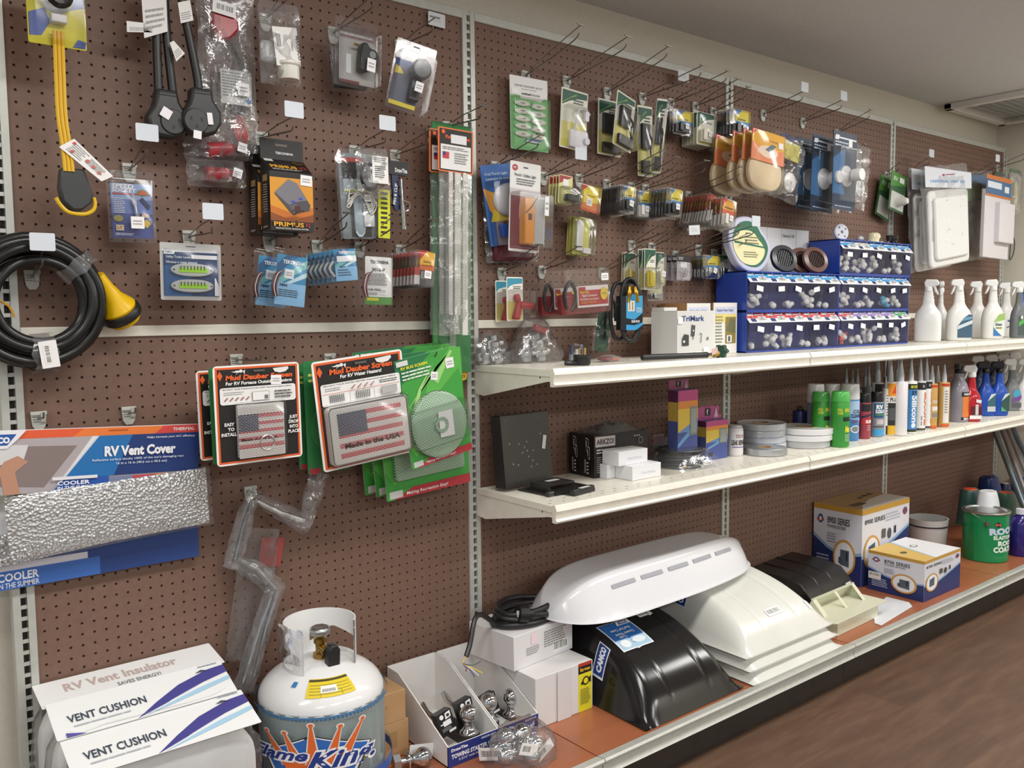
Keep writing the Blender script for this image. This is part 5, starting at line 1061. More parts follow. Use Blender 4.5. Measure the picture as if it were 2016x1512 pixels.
t = thing('vent_cap_pack', 'clear bag with a round white cap under a yellow and dark blue card', 'vent cap pack', m4, 'round white cap packs')
q = MB(); q.prism(rrect(w_*1.0, h*.36, .002, z0=h*.62), -.012, -.011, '#d8cf6c/k'); q.prt(w_, h*.36, [('r', 0, .75, 1, 1, '#2a2f5c'), ('p', [(0, .8), (.9, .7), (.2, .6)], '#e6e4c0')], x0=-w_/2, z0=h*.62, y=-.0123); q.build('header_card', t)
q = MB(); q.lathe([(0, .032), (.03, .03), (.037, .024), (.038, 0)], '#e1e0dd/s', c=(0, 0, h*.27), ax='y', n=30); q.cyl((0, -.035, h*.26), (0, -.03, h*.26), .006, .008, '#d0cfcc/s', 14); q.build('round_cap', t); bagmesh(w_*1.5, h, .06, 71, BAGT).build('clear_bag', t)
CB = [('r', 0, 0, 1, 1, '#26364c'), ('p', [(0, .2), (.5, .2), (.5, .8), (0, .65)], '#3a6c9c'), ('r', .06, .91, .96, .93, '#dfe3e6'), ('p', [(.04, .89), (.2, .89), (.24, .95), (.08, .95)], '#dfe3e6'), ('l', .06, .8, .7, .88, 2, '#b9c6d2'), ('r', .62, .82, .78, .93, '#e6e8ea'), ('l', .1, .03, .8, .06, 1, '#9fb0be')]
def plumb(t, w_, h):
    q = MB(); q.lathe([(.0, .07), (.022, .07), (.024, .066), (.024, .034), (.018, .03), (.03, .012), (.04, .006), (.042, 0)], '#dddcda/s', c=(.008, 0, h*.44), ax='y', n=30); q.build('vent_cap', t); 
for (px, d, lb) in ((((1642, 255), (1688, 265), (1637, 410)), .24, 'white round vent on a dark blue card, frontmost of three'), (((1601, 262), (1645, 270), (1594, 412)), .18, 'white round vent on a dark blue card, middle of three'), (((1571, 268), (1615, 276), (1566, 410)), .12, 'white round vent on a dark blue card, rearmost of three')):
    t, w_, h, m4 = pack('plumbing_vent_pack', lb, 'vent pack', px, d, CB, base='#26364c/k', fn=plumb, grp='dark blue vent cards'); blister(t, w_, h, .02, .1, 1, .8, .03)
m4, w_, h = hang((1676, 275), (1712, 283), (1662, 400), .2)
t = thing('vent_cap_pack', 'clear bag with a flat round white cap behind the dark blue cards', 'vent cap pack', m4, 'round white cap packs')
q = MB(); q.lathe([(0, .008), (.024, .008), (.026, .011), (.032, .011), (.034, .004), (.034, 0)], '#e6e6e6/s', c=(.004, -.008, h*.3), ax='y', n=30); q.prism([(.002, h*.28), (.008, h*.28), (.005, h*.32)], -.018, -.0165, '#f6f6f6/s'); q.build('round_cap', t); bagmesh(w_*1.2, h, .04, 72, BAG).build('clear_bag', t)
for k in range(3): dup(t, m4 @ loc(-.010*(k+1), .05*(k+1), -.006), 'clear bag with a flat cap, %s behind the dark blue cards' % ORD[k+1])
RVG = [('r', 0, 0, 1, 1, '#2f5a34'), ('p', [(0, .6), (1, .75), (1, 1), (0, 1)], '#4e8a3c'), ('t', 'RV', .15, .78, .12, '#e3ead8', {'fit': .3, 'shear': .2}), ('r', .1, .06, .95, .5, '#c4c6bf'), ('r', .55, .78, .85, .92, '#eeeeec')]
for px, d, lb, f in ((((1756, 335), (1786, 340), (1748, 410)), .08, 'dark green card with a white dome vent, right of its pair', True), (((1735, 342), (1762, 347), (1722, 420)), .03, 'dark green card of its pair, left one', False)):
    t, w_, h, m4 = pack('dome_vent_pack', lb, 'vent pack', px, d, RVG, base='#2f5a34/k', grp='dark green vent packs', hole=False)
    if f: q = MB(); q.lathe([(0, .05), (.012, .048), (.02, .03), (.022, 0)], '#dedcd4/s', c=(.008, 0, h*.27), ax='y', n=22); q.build('dome_vent', t)
def lidpack(px, d, lab, sd, hdr=True):
    m4, w_, h = hang(*px, d); t = thing('bagged_vent_lid', lab, 'vent lid', m4, 'bagged white vent lids')
    q = MB(); q.prism(rrect(w_*.86, h*.76, .03), -.018, 0, '#dfdfdc/s'); q.prism(rrect(w_*.72, h*.62, .025, z0=h*.07), -.032, -.015, '#e4e4e2/s'); q.build('white_lid', t, bev=.008)
    if hdr: q = MB(); q.prism([(-w_/2, h*.8), (w_/2, h*.74), (w_/2, h*.9), (-w_/2, h)], -.02, -.019, '#d9dde4/k'); q.text('UNIVERSAL VENT LID', -w_*.4, h*.84, .012, '#5a9bd0', y=-.0205, fit=w_*.75, bold=.03, rot=-.05); q.prt(w_*.3, .01, [('e', .1, .5, .1, .5, '#a33a6a'), ('l', .25, .0, 1, 1, 1, '#a33a6a')], x0=-w_*.15, z0=h*.89, y=-.0205); q.build('header_card', t)
    bagmesh(w_, h, .05, sd, BAG, (10, 14), wob=.2).build('clear_bag', t)
lidpack(((1812, 328), (1903, 350), (1819, 532)), .15, 'bagged white vent lid with a printed header, in front', 81)
lidpack(((1786, 332), (1870, 352), (1792, 538)), .08, 'bagged white vent lid, behind the printed one', 82)
m4, w_, h = hang((1934, 346), (1983, 360), (1927, 506), .12); t = thing('vent_base_pack', 'long white rectangular vent base with an orange and blue header', 'vent base', m4)
q = MB(); q.prism(rrect(w_, h*.84, .003), -.02, 0, '#dad7d9/s'); q.prism(rrect(w_*.6, h*.5, .006, x0=-w_*.1, z0=h*.2), -.045, -.018, '#dcd9dc/s'); q.build('white_base', t, bev=.003)
q = MB(); q.prism(rrect(w_, h*.26, .002, z0=h*.76), -.022, -.021, '#cf7a3c/k'); q.prt(w_, h*.26, [('r', 0, .1, 1, .8, '#4a6e96'), ('r', .05, .4, .6, .7, '#dde5ee'), ('r', .72, .3, .9, .6, '#e9e9ec')], x0=-w_/2, z0=h*.76, y=-.0223); q.build('header_card', t)
m4, w_, h = hang((1893, 345), (1945, 362), (1895, 515), .06); t = thing('vent_base_pack', 'blue and green printed card in a bag behind the white rectangular cover', 'vent base', m4)
q = MB(); q.prism(rrect(w_, h*.3, .002, z0=h*.7), 0, .001, '#4a7fae/k'); q.prt(w_, h*.3, [('r', 0, 0, 1, .5, '#6b8a4a'), ('p', [(.2, .5), (.5, .8), (.9, .5)], '#4f5d52')], x0=-w_/2, z0=h*.7, y=-.0003); q.build('printed_card', t); bagmesh(w_*1.3, h*1.05, .03, 83, BAG).build('clear_bag', t)
# on the right wall
for (a, b, lb, sd) in (((1993, 333), (-.03, .14), 'green zip clear bag hanging at the far right wall, nearer one', 91), ((1962, 338), (.0, .10), 'dark clear bag with a green zip beside the far right upright', 92)):
    P = PY(a[0], a[1], -.12 if sd == 91 else -.03); t = thing('zip_bag', lb, 'bag', loc(P.x+.04, P.y, P.z-.24), 'green zip bags')
    q = MB(); q.box(-.065, -.002, .225, .065, .002, .232, '#2f7a50/s'); q.box(-.065, -.002, .236, .065, .002, .24, '#2f7a50/s'); q.build('zip_strip', t)
    q = MB(); q.cyl((0, 0, .03), (0, 0, .17), .014, .012, '#d9d3a8/s', 12); q.build('bottle_inside', t); bagmesh(.14, .24, .04, sd, BAG, (8, 10)).build('clear_bag', t)
hook((1962, 330), L=.14, lab='wire hook at the far right upright', label=None)

P = PY(1983, 455, -.02); t = thing('hanging_cable', 'thin dark cable looping down by the far right upright', 'cable', loc(P.x, -.02, P.z))
q = MB(); q.tube([(0, .018, 0), (0, -.01, -.01), (.02, -.03, -.05), (.018, -.03, -.12), (-.005, -.02, -.16), (.0, -.02, -.08), (.0, -.012, -.01)], .003, '#4a4d50/r', 6, sub=5); q.build('cable_loop', t)
# ================= upper shelf goods
Z1 = S1+.0008; Z2 = S2+.0008; Z0 = DK+.0008
def footbox(name, lab, cat, f, l, r, z, vtop, col, grp=None, top=None, prints_f=None, prints_l=None, build_bev=.0015, prt_top=None, swap=False):
    """closed carton from its base corner pixels: near corner f, left corner l, right corner r"""
    F_ = PZ(*f, z); L_ = PZ(*l, z); R_ = PZ(*r, z)
    ex = (R_-F_); w_ = ex.length; ex.normalize(); n = Vector((-ex.y, ex.x, 0)); dp = (L_-F_).dot(n)
    if dp < 0: n = -n; dp = -dp
    rr = ray(f[0], vtop); d = rr; 
    t_ = ((F_.x-cam_loc.x)*d.x+(F_.y-cam_loc.y)*d.y)/(d.x*d.x+d.y*d.y); h = cam_loc.z+d.z*t_-z
    mt = Matrix.Identity(4)
    for i in range(3): mt[i][0] = ex[i]; mt[i][1] = n[i]; mt[i][2] = (0, 0, 1)[i]; mt[i][3] = F_[i]
    mt[2][3] = z
    t = thing(name, lab, cat, mt, grp)
    m_ = MB(); m_.box(0, 0, 0, w_, dp, h, col)
    if prints_f: m_.prt(w_, h, prints_f)
    if prints_l: m_.T = Matrix.Translation((0, dp, 0)) @ Matrix.Rotation(-PI/2, 4, 'Z'); m_.prt(dp, h, prints_l)
    if prt_top: m_.T = Matrix.Translation((0, 0, h)) @ Matrix.Rotation(-PI/2, 4, 'X'); m_.prt(w_, dp, prt_top)
    m_.T = Matrix.Identity(4)
    m_.build('carton', t, bev=build_bev); return t, w_, dp, h, mt
def at(u, v, z): p = PZ(u, v, z); return p.x, p.y
def fitting_bag(lab, u, v, sx, sz, sd, red=False):
    x, y = at(u, v, Z1); t = thing('bagged_fittings', lab, 'bagged fittings', loc(x, y+.05, Z1), 'bags of galvanized fittings')
    rr = random.Random(sd)
    for k, (cx, cy, cz) in enumerate(((-.035, -.01, .03), (.02, 0, .03), (-.005, -.02, .065))):
        q = MB(); q.T = Matrix.Translation((cx*sx, cy, cz*sz)) @ Matrix.Rotation(rr.uniform(-.5, .5), 4, 'Y')
        q.lathe([(.014, -.026), (.018, -.026), (.018, -.012), (.022, -.008), (.022, .006), (.016, .010), (.016, .026), (.013, .028)], '#b9bbbb/m', n=18); q.cyl((.012, 0, 0), (.034, 0, 0), .011, .011, '#b9bbbb/m', 14); q.box(-.026, -.012, -.012, -.012, .012, .012, '#c3c5c5/m'); q.build('metal_fitting', t)
    if red: q = MB(); q.box(-.03, -.01, .095*sz, .02, .01, .115*sz, '#c03a34/s'); q.build('red_tag', t, Matrix.Rotation(.3, 4, 'Y'), bev=.002)
    b = MB(); off = {}
    H = .145*sz if red else .105*sz; Wd = .085*sx
    def fn(u_, v_):
        a = 2*PI*u_; zz = v_*H; k = (1-.75*v_**1.7)*(1 if v_ > .06 else .92); i = round(u_*20) % 20; j = round(v_*9)
        o = off.setdefault((i, j), rr.uniform(-1, 1)); e = Wd*k*(1+.10*o)
        return (e*math.cos(a)*1.0, e*.6*math.sin(a), max(.0008, zz+.004*o))
    b.grid(fn, 20, 9, BAG); b.build('clear_bag', t, flat=False)
    return t
fitting_bag('crumpled clear bag of galvanized pipe fittings at the left end of the upper shelf', 985, 718, 1.0, .95, 4)
fitting_bag('peaked clear bag of metal fittings with a red tag beside the small bag', 1072, 714, 1.25, 1.0, 9, True)
# black four prong plug
x, y = at(1155, 719, Z1); t = thing('locking_plug', 'round black plug standing with four brass prongs up', 'plug', loc(x, y+.02, Z1))
q = MB(); q.lathe([(.022, 0), (.024, .003), (.024, .02), (.026, .022), (.026, .028), (.024, .030)], '#202022/r', n=28)
for k in range(24): a = 2*PI*k/24; q.box(.0238*math.cos(a)-.0008, .0238*math.sin(a)-.0008, .004, .0238*math.cos(a)+.0012, .0238*math.sin(a)+.0012, .02, '#2b2b2d/r')
q.build('plug_body', t)
for a, b in ((-.012, -.004), (0, -.012), (.011, -.002), (.0, .01)): q = MB(); q.box(a-.003, b-.001, .03, a+.003, b+.001, .05, '#c3a26a/m'); q.build('prong', t)
q = MB(); q.tube([(-.02, .0, .006), (-.04, .008, .007), (-.05, .02, .008)], .007, '#202022/r', 8, sub=3); q.build('cord_stub', t)
m4, w_, h = hang((1118, 650), (1146, 652), (1120, 700), .05); x, y = at(1132, 700, Z1)
t = thing('small_clamshell', 'small clear clamshell with blue metal strips behind the black plug', 'hardware pack', loc(m4.translation.x, -.05, Z1)); q = MB(); q.box(-w_*.45, -.004, .0, w_*.45, .004, .028, '#9aa0a8/s'); q.box(-w_*.1, -.006, .01, w_*.3, -.003, .036, '#e6e6e8/k'); q.box(-w_*.45, -.006, .02, -w_*.25, -.002, .05, '#6a7690/m'); q.box(w_*.25, -.006, .02, w_*.4, -.002, .052, '#6a7690/m'); q.build('contents', t); blister(t, w_, .055, 0, 0, 1, 1, .016)
# red bag lying
x, y = at(1212, 712, Z1); t = thing('small_bag', 'flat clear bag of dark red caps lying in front of the hose', 'bag', loc(x, y+.03, Z1))
q = MB(); q.sphere((-.015, 0, .009), 1, '#8e2836/s', 16, .03, .02, .008); q.sphere((.02, -.01, .007), 1, '#c9783c/s', 14, .02, .01, .006); q.build('caps', t)
q = MB(); rr = random.Random(5); of = {}
q.grid(lambda u, v: ((u-.5)*.13, (v-.5)*.07, .001+.019*(1-(2*u-1)**2)*(1-(2*v-1)**2)+.003*abs(of.setdefault((round(u*10), round(v*6)), rr.uniform(-1, 1)))), 10, 6, BAG); q.build('clear_bag', t)
# hose with green valve
t0 = PZ(1264, 703, Z1+.012); t = thing('propane_hose', 'thick black hose lying along the shelf with a dark green hand valve', 'gas hose', loc(t0.x, t0.y, Z1))
e = PZ(1392, 698, Z1+.012)-t0; dirv = e.normalized()
q = MB(); q.tube([Vector((0, 0, .011)), Vector((e.x*.5, e.y*.5-.004, .011)), Vector((e.x, e.y, .011))], .0095, '#262628/r', 12, sub=4); q.build('hose', t)
q = MB(); q.cyl(Vector((e.x, e.y, .011)), Vector((e.x, e.y, .011))+dirv*.03, .006, .006, '#b7a27e/m', 12); q.cyl(Vector((e.x, e.y, .012))+dirv*.025, Vector((e.x, e.y, .014))+dirv*.045, .01, .012, '#b89a4e/m', 8); q.build('brass_fitting', t)
q = MB(); c = Vector((e.x, e.y, .021))+dirv*.06; q.T = Matrix.Translation(c) @ Matrix.Rotation(.4, 4, 'Z')
q.prism([((.021+.003*math.cos(6*a))*math.cos(a), (.021+.003*math.cos(6*a))*math.sin(a)) for a in [2*PI*i/48 for i in range(48)]], -.017, .014, '#1f4a3a/r', 'x'); q.build('green_valve', t, bev=.003)
q = MB(); q.T = Matrix.Translation(Vector((e.x, e.y, .012))+dirv*.015) @ Matrix.Rotation(-.3, 4, 'Y'); q.box(-.01, -.015, 0, .022, -.0145, .02, '#d9b7b4/k'); q.build('hang_tag', t)
# lock kits carton and outlet cartons
TM = [('r', .02, .04, .7, .12, '#f2f2f2'), ('t', 'TriMark', .12, .78, .11, '#25417e', {'fit': .62, 'bold': .03}), ('t', 'Lock Kits', .32, .05, .05, '#2b2b2b', {'fit': .2, 'bold': .02}), ('r', .02, .04, .7, .043, '#aaa'), ('r', .02, .12, .7, .123, '#aaa'), ('p', [(.36, .45), (.46, .45), (.48, .68), (.38, .7)], '#4c4c4e'), ('r', .41, .38, .43, .46, '#4c4c4e'), ('p', [(.12, .25), (.3, .25), (.3, .48), (.18, .5), (.12, .4)], '#3e3e40'), ('e', .17, .34, .03, .03, '#d9d9d9'), ('e', .42, .57, .02, .02, '#d9d9d9'), ('p', [(.62, .3), (.64, .3), (.66, .5), (.6, .52), (.6, .5), (.64, .48)], '#777'), ('r', .8, .36, .84, .42, '#555'), ('r', .0, .72, .12, .86, '#f5f4f4'), ('r', .7, .1, .84, .2, '#f5f4f4')]
def ybox(uF, uL, uR, y, z, vtop, dmax=None):
    """axis aligned carton from the pixel columns of its near, left and right edges"""
    F_ = PY(uF, 700, y); x0 = F_.x; w_ = PY(uR, 700, y).x-x0; dp = PX(uL, 700, x0).y-y
    r = ray(uF, vtop); h = cam_loc.z+r.z*((y-cam_loc.y)/r.y)-z
    dp = min(dp, -.004-y)
    return loc(x0, y, z), w_, dp, h
def carton(lab, geo, col, pf=None, pl=None, pt=None, grp=None, bev=.0015, name='carton'):
    m4, w_, dp, h = geo; t = thing(name, lab, 'box', m4, grp); m_ = MB(); m_.box(0, 0, 0, w_, dp, h, col)
    if pf: m_.prt(w_, h, pf)
    if pl: m_.T = Matrix.Translation((0, dp, 0)) @ Matrix.Rotation(-PI/2, 4, 'Z'); m_.prt(dp, h, pl)
    if pt: m_.T = Matrix.Translation((0, 0, h)) @ Matrix.Rotation(-PI/2, 4, 'X'); m_.prt(w_, dp, pt)
    m_.build('printed_carton', t, bev=bev); return t, w_, dp, h
t, w_, dp, h = carton('white carton printed with lock kits in blue and grey', ybox(1333, 1282, 1404, -.20, Z1, 612), '#dcdbd8/k', TM)
q = MB(); q.box(.0, dp*.5, h+.0003, w_*.35, dp*.98, h+.012, '#d9d8d4/k'); q.build('raised_flap', t, bev=.001)
OP = [('r', .06, .78, .92, .92, '#c9d0e4'), ('t', 'Outdoor Power Outlet', .12, .83, .05, '#39498c', {'fit': .7, 'bold': .02}), ('r', .08, .62, .95, .78, '#e3d27a'), ('l', .08, .2, .4, .75, 9, '#8a8f7a'), ('r', .5, .2, .94, .72, '#8b7a3c'), ('p', [(.52, .45), (.7, .7), (.92, .66), (.92, .4)], '#6b6a4a'), ('r', .55, .22, .76, .36, '#e6e6e4'), ('r', .6, .24, .7, .34, '#5a5a58')]
carton('white and yellow outdoor outlet carton, right one beside the blue bins', ybox(1404, 1400, 1450, -.135, Z1, 596), '#e4e2dc/k', OP, [('r', 0, 0, 1, 1, '#a97f54')], None, 'outdoor outlet cartons')
g_ = ybox(1352, 1330, 1398, -.135, Z1, 597); carton('white and yellow outdoor outlet carton, left one behind the lock kits', (g_[0], g_[1], .125, g_[3]), '#e4e2dc/k', OP, [('r', 0, 0, 1, 1, '#a97f54')], None, 'outdoor outlet cartons')
# blue rack of flip bins: two lower units side by side plus one on top
def rackunit(xa, xb, ya, yb, z0, h, cols, lab, vis_left=True):
    """cols: list of label strip colours per bin; one tier"""
    t = thing('parts_bin_rack', lab, 'parts bin rack', loc(xa, ya, z0), 'blue parts bin racks')
    w_ = xb-xa; dp = yb-ya; BL = '#2b47a3/s'
    q = MB(); q.box(0, 0, 0, .003, dp, h, BL); q.box(w_-.003, 0, 0, w_, dp, h, BL); q.box(0, 0, 0, w_, dp, .005, BL); q.box(0, 0, h-.005, w_, dp, h, BL); q.box(0, dp-.003, 0, w_, dp, h, '#4355b0/s'); q.build('rack_frame', t, bev=.0008)  # back panel in lighter blue, light painted into the shadowed interior
    n = len(cols); bw = (w_-.006)/n
    for k, (c, items) in enumerate(cols):
        x0 = .003+k*bw; q = MB()
        fr = [(x0+.001, .0, .006), (x0+bw-.001, .0, .006), (x0+bw-.001, -.012, h*.72), (x0+.001, -.012, h*.72)]
        q.add(fr, [(0, 1, 2, 3)], CLR)
        for xx in (x0+.001, x0+bw-.002):
            q.add([(xx, .0, .006), (xx, -.012, h*.72), (xx, dp*.3, h*.72), (xx, dp*.3, .006)], [(0, 1, 2, 3)], CLR)
        b = q.build('clear_bin', t)
        q = MB(); q.T = Matrix.Translation((x0+.001, -.012, h*.72)) @ Matrix.Rotation(rad(-38), 4, 'X'); lh = h*.3
        q.prism(rrect(bw-.002, lh, .001, x0=0), -.0008, 0, '#e8eaec/k'); q.prt(bw-.002, lh, [('r', 0, .45, 1, 1, c), ('r', .1, .7, .4, .92, '#eef0f4'), ('r', .15, .1, .4, .42, '#2a3a6a'), ('b', .55, .08, .95, .6, 0), ('l', .45, .68, .95, .9, 1, '#e6ecf4')], y=-.0009)
        q.build('bin_label', b)
        q = MB(); q.T = Matrix.Translation((x0+bw*.5+rnd.uniform(-.1, .1)*bw, -.014, h*.50)) @ Matrix.Rotation(rnd.uniform(-.25, .25), 4, 'Y'); q.prism(rrect(bw*.33, h*.13, .0008), -.0004, 0, '#eeeef0/k'); q.build('price_sticker', b)
        for xx in (.25, .75): q = MB(); q.box(x0+bw*xx-.0015, -.002, h*.76, x0+bw*xx+.0015, 0, h*.95, '#aab0cc/s'); q.build('bin_tab', b)
        q = MB(); rr = random.Random(int(k*7+z0*1000+n)); cnt = int(2+items*7); cc = '#efeeec/s'
        for i in range(cnt):
            cx = x0+bw*(.24+.52*rr.random()); cz = .020+(h*.5*items)*(i/cnt)*rr.uniform(.8, 1); cy = .010+.03*rr.random()
            col = cc if not (items == .55) else (cc if i % 2 else '#54b4dc/s')
            if items == .66: col = cc if i % 2 else '#dd5c4a/s'
            if rr.random() < .5: q.sphere((cx, cy, cz), .0145, col, 12, 1.15, .8, .9)
            else:
                a = rr.uniform(0, PI); q.cyl((cx-.013*math.cos(a), cy, max(.014, cz-.012*math.sin(a))), (cx+.013*math.cos(a), cy, max(.014, cz+.012*math.sin(a))), .010, .010, col, 12)
        o = q.build('white_fittings', b); o['kind'] = 'stuff'
    return t
B0, B1, B2, B3 = '#35a0d8', '#d0463e', '#a07cc0', '#55b05a'
pA = PZ(1474, 695, Z1); pB = PZ(1644, 684, Z1); pC = PZ(1787, 676, Z1); yF = pA.y+.012
hT = PX(1473, 613, pA.x); hh = .0
def hz(u, v, P_): r = ray(u, v); t_ = ((P_.x-cam_loc.x)*r.x+(P_.y-cam_loc.y)*r.y)/(r.x**2+r.y**2); return cam_loc.z+r.z*t_
zt1 = hz(1474, 613, pA); zt2 = hz(1474, 533, pA); th1 = zt1-Z1; th2 = zt2-zt1
yB = yF+.14
rackunit(pA.x, pB.x, yF, yB, Z1, th1, [(B1, .1), (B1, .7), (B1, .6), (B1, .08), (B1, .3)], 'blue rack of clear bins with red labels, bottom left tier')
rackunit(pA.x, pB.x, yF, yB, Z1+th1+.0005, th2, [(B0, .7), (B0, .12), (B0, .2), (B0, .9), (B0, .06)], 'blue rack of clear bins with blue labels, left tier under the round vents')
rackunit(pB.x+.001, pC.x, yF, yB, Z1, th1, [(B1, .66), (B2, .3), (B2, .9), (B2, .15), (B3, .7)], 'blue rack of clear bins with purple and green labels, bottom right tier')
rackunit(pB.x+.001, pC.x, yF, yB, Z1+th1+.0005, th2, [(B0, .9), (B0, .15), (B0, .5), (B0, .55), (B0, .56)], 'blue rack of clear bins with blue labels, middle right tier')
zt3 = hz(1648, 470, PZ(1644, 684, Z1)); th3 = zt3-(Z1+th1+th2+.001)
rackunit(pB.x+.001, pC.x+.01, yF, yB, Z1+th1+th2+.001, th3, [(B0, .9), ('#d8d2c4', .8), (B0, .9), (B0, .1), (B0, .9)], 'blue rack of clear bins, topmost tier at the right')
zL = Z1+th1+th2+.001; zR = Z1+th1+th2+th3+.0015
# figure eight tape pack etc. on the racks
def onx(u, y0): return PY(u, 500, y0).x
yM = yF+.03
c1 = PY(1478, 466, yM); c2 = PY(1486, 500, yM); r1 = .075
t = thing('hose_reel_pack', 'white and green figure-eight shaped plastic pack standing on the blue rack', 'hose pack', loc(PY(1486, 500, yM).x, yM+.02, zL))
sx = (PY(1525, 500, yM)-PY(1442, 500, yM)).length/2*.98; zt = hz(1470, 424, PY(1478, 466, yM))-zL
prof = [(-.2, 0), (.35, 0), (.8, .18), (1.0, .42), (.85, .62), (.62, .75), (.35, .94), (-.1, 1), (-.6, .94), (-.95, .74), (-1, .5), (-.85, .28), (-.6, .1)]
def closedcurve(ps, n=4):
    out = []; m_ = len(ps)
    for i in range(m_):
        a, b, c, d = [Vector(ps[(i+k) % m_]) for k in (-1, 0, 1, 2)]
        for j in range(n): u = j/n; out.append(tuple(.5*((2*b)+(c-a)*u+(2*a-5*b+4*c-d)*u*u+(3*b-a-3*c+d)*u**3)))
    return out
cv = closedcurve([(a*sx, b*zt) for a, b in prof]); q = MB(); q.prism(cv, -.012, .02, '#c9cbe2/s'); q.T = Matrix.Identity(4); tl = Matrix.Rotation(-.10, 4, 'X')
q.build('plastic_shell', t, tl, bev=.005)
q = MB(); k_ = lambda f: [(a*f*sx+(0)*sx, zt*.5+(b-.5)*zt*f) for a, b in prof]
q.poly([(a, -.0135, b) for a, b in closedcurve(k_(.82))], '#2f6e52/k'); q.poly([(a, -.0138, b) for a, b in closedcurve([(.75*a*sx-.1*sx, zt*(.12+.62*b)) for a, b in prof])], '#ece7b4/k')
q.poly([(sx*a, -.0141, zt*b) for a, b in ((-.8, .50), (.8, .42), (.8, .45), (-.8, .54))], '#2f6e52/k'); q.prt(sx, zt*.4, [('l', .1, .1, .8, .4, 3, '#7a7a5a'), ('l', .2, .7, .9, 1.1, 3, '#7a7a5a')], x0=-.5*sx, z0=zt*.2, y=-.0142)
q.build('printed_face', t, tl)
m4, w_, h = hang((1504, 442), (1601, 455), (1504, 520), -.0+.035); tt = thing('white_panel_card', 'white printed panel card standing against the board behind the round vents', 'card', loc(m4.translation.x, -.012, zL)); q = MB(); hh_ = hz(1560, 450, Vector((m4.translation.x, -.012, 0)))-zL; q.box(-w_*.55, 0, 0, w_*.5, .003, hh_, '#e3e4e6/k'); q.prt(w_, hh_, [('r', .2, .0, .204, 1, '#999'), ('r', .48, 0, .484, 1, '#999'), ('r', .78, 0, .784, 1, '#999'), ('t', 'Tension Set, "Clik"', .5, .82, .06, '#4a4a4a', {'fit': .25})], x0=-w_*.55); q.build('card', tt)
m4, w_, h = hang((1428, 430), (1445, 432), (1428, 540), .03); tt = thing('white_box', 'tall white carton with a black square behind the figure-eight pack', 'box', loc(m4.translation.x-.005, -.04, zL)); hb = hz(1432, 432, Vector((m4.translation.x, -.05, 0)))-zL; q = MB(); q.box(-.03, -.02, 0, .05, .02, hb, '#c9c8d0/k'); q.prt(.02, hb, [('r', .1, .55, .7, .75, '#2c2c2e')], x0=-.028, y=-.0203); q.build('carton', tt)
def roundvent(u, ub, lab, c1_, c2_, y0=0):
    yy = yF+.025+y0; P_ = PY(u, 560, yy); rr_ = abs(PY(u+ub, 560, yy).x-P_.x)
    t = thing('round_vent', lab, 'vent', loc(P_.x, yy, zL, rad(-22), rad(-20)), 'round louvred vents')
    R_ = .057; q = MB(); q.lathe([(R_*.62, .006), (R_*.66, .010), (R_*.95, .007), (R_, 0), (R_, -.004)], c1_, c=(0, 0, R_+.001), ax='y', n=36, caps=False); q.lathe([(R_*.66, .005), (R_*.66, -.03), (R_*.6, -.03)], c1_, c=(0, 0, R_), ax='y', n=30, caps=False); q.build('vent_ring', t)
    q = MB()
    for k in range(-4, 5):
        xx = k*R_*.14; hz_ = math.sqrt(max(0, (R_*.62)**2-xx*xx)); q.box(xx-.0012, -.004, R_-hz_, xx+.0012, .006, R_+hz_, c2_)
    q.poly([(R_*.63*math.cos(a), .012, R_+R_*.63*math.sin(a)) for a in [2*PI*i/24 for i in range(24)]], '#141312'); q.build('louvres', t, Matrix.Rotation(0, 4, 'X'))
    return t
roundvent(1548, 30, 'round black louvred vent standing on the blue rack', '#3c3d40/s', '#2a2b2d/s')
roundvent(1583, 30, 'round brown louvred vent, middle of the three', '#6b4a40/s', '#4a322b/s', .045)
roundvent(1610, 30, 'round brown louvred vent, rightmost of the three', '#6b4a40/s', '#4a322b/s', -.005)
# on the topmost rack
t_ = PY(1662, 448, yF+.05); t = thing('round_flange', 'round white flange with five holes on top of the blue bins', 'flange', loc(t_.x, yF+.06, zR, rad(-20), rad(-8)))
q = MB(); R_ = .036; q.lathe([(0, .006), (R_*.9, .006), (R_, .002), (R_, -.008), (R_*.6, -.01)], '#d9d9e2/s', c=(0, 0, R_), ax='y', n=36)
for a in range(4): q.poly([(R_*.62*math.cos(a*PI/2+.6)+.004*math.cos(i*PI/6), -.0064, R_+R_*.62*math.sin(a*PI/2+.6)+.004*math.sin(i*PI/6)) for i in range(12)], '#4a4a50')
q.poly([(.007*math.cos(i*PI/6), -.0064, R_+.007*math.sin(i*PI/6)) for i in range(12)], '#6a6a70'); q.build('flange_disc', t)
t_ = PY(1695, 460, yF+.05); t = thing('small_bag', 'small crinkled clear bag between the white flange and the cream cap', 'bag', loc(t_.x, yF+.05, zR)); q = MB(); q.sphere((0, 0, .012), .011, '#dcdcd8/s', 12, 1.6, 1, 1); q.build('small_part', t); bagmesh(.05, .03, .03, 33, BAG, (6, 4)).build('clear_bag', t)
t_ = PY(1729, 460, yF+.03); t = thing('vent_hood', 'glossy cream plastic cap with an arched opening on the blue bins', 'cap', loc(t_.x, yF+.05, zR, rad(-15)))
q = MB(); q.lathe([(.040, 0), (.040, .003), (.030, .004), (.029, .02), (.026, .036), (.018, .043), (0, .045)], '#e4ddb8/g', n=32); q.build('cap_shell', t); q = MB(); q.prism([(-.014+.0, .004)]+[(.0+.014*math.cos(PI-PI*i/10), .004+.018*math.sin(PI*i/10)) for i in range(11)], -.0325, -.026, '#5a553c'); q.build('opening', t, Matrix.Rotation(.5, 4, 'Z'))
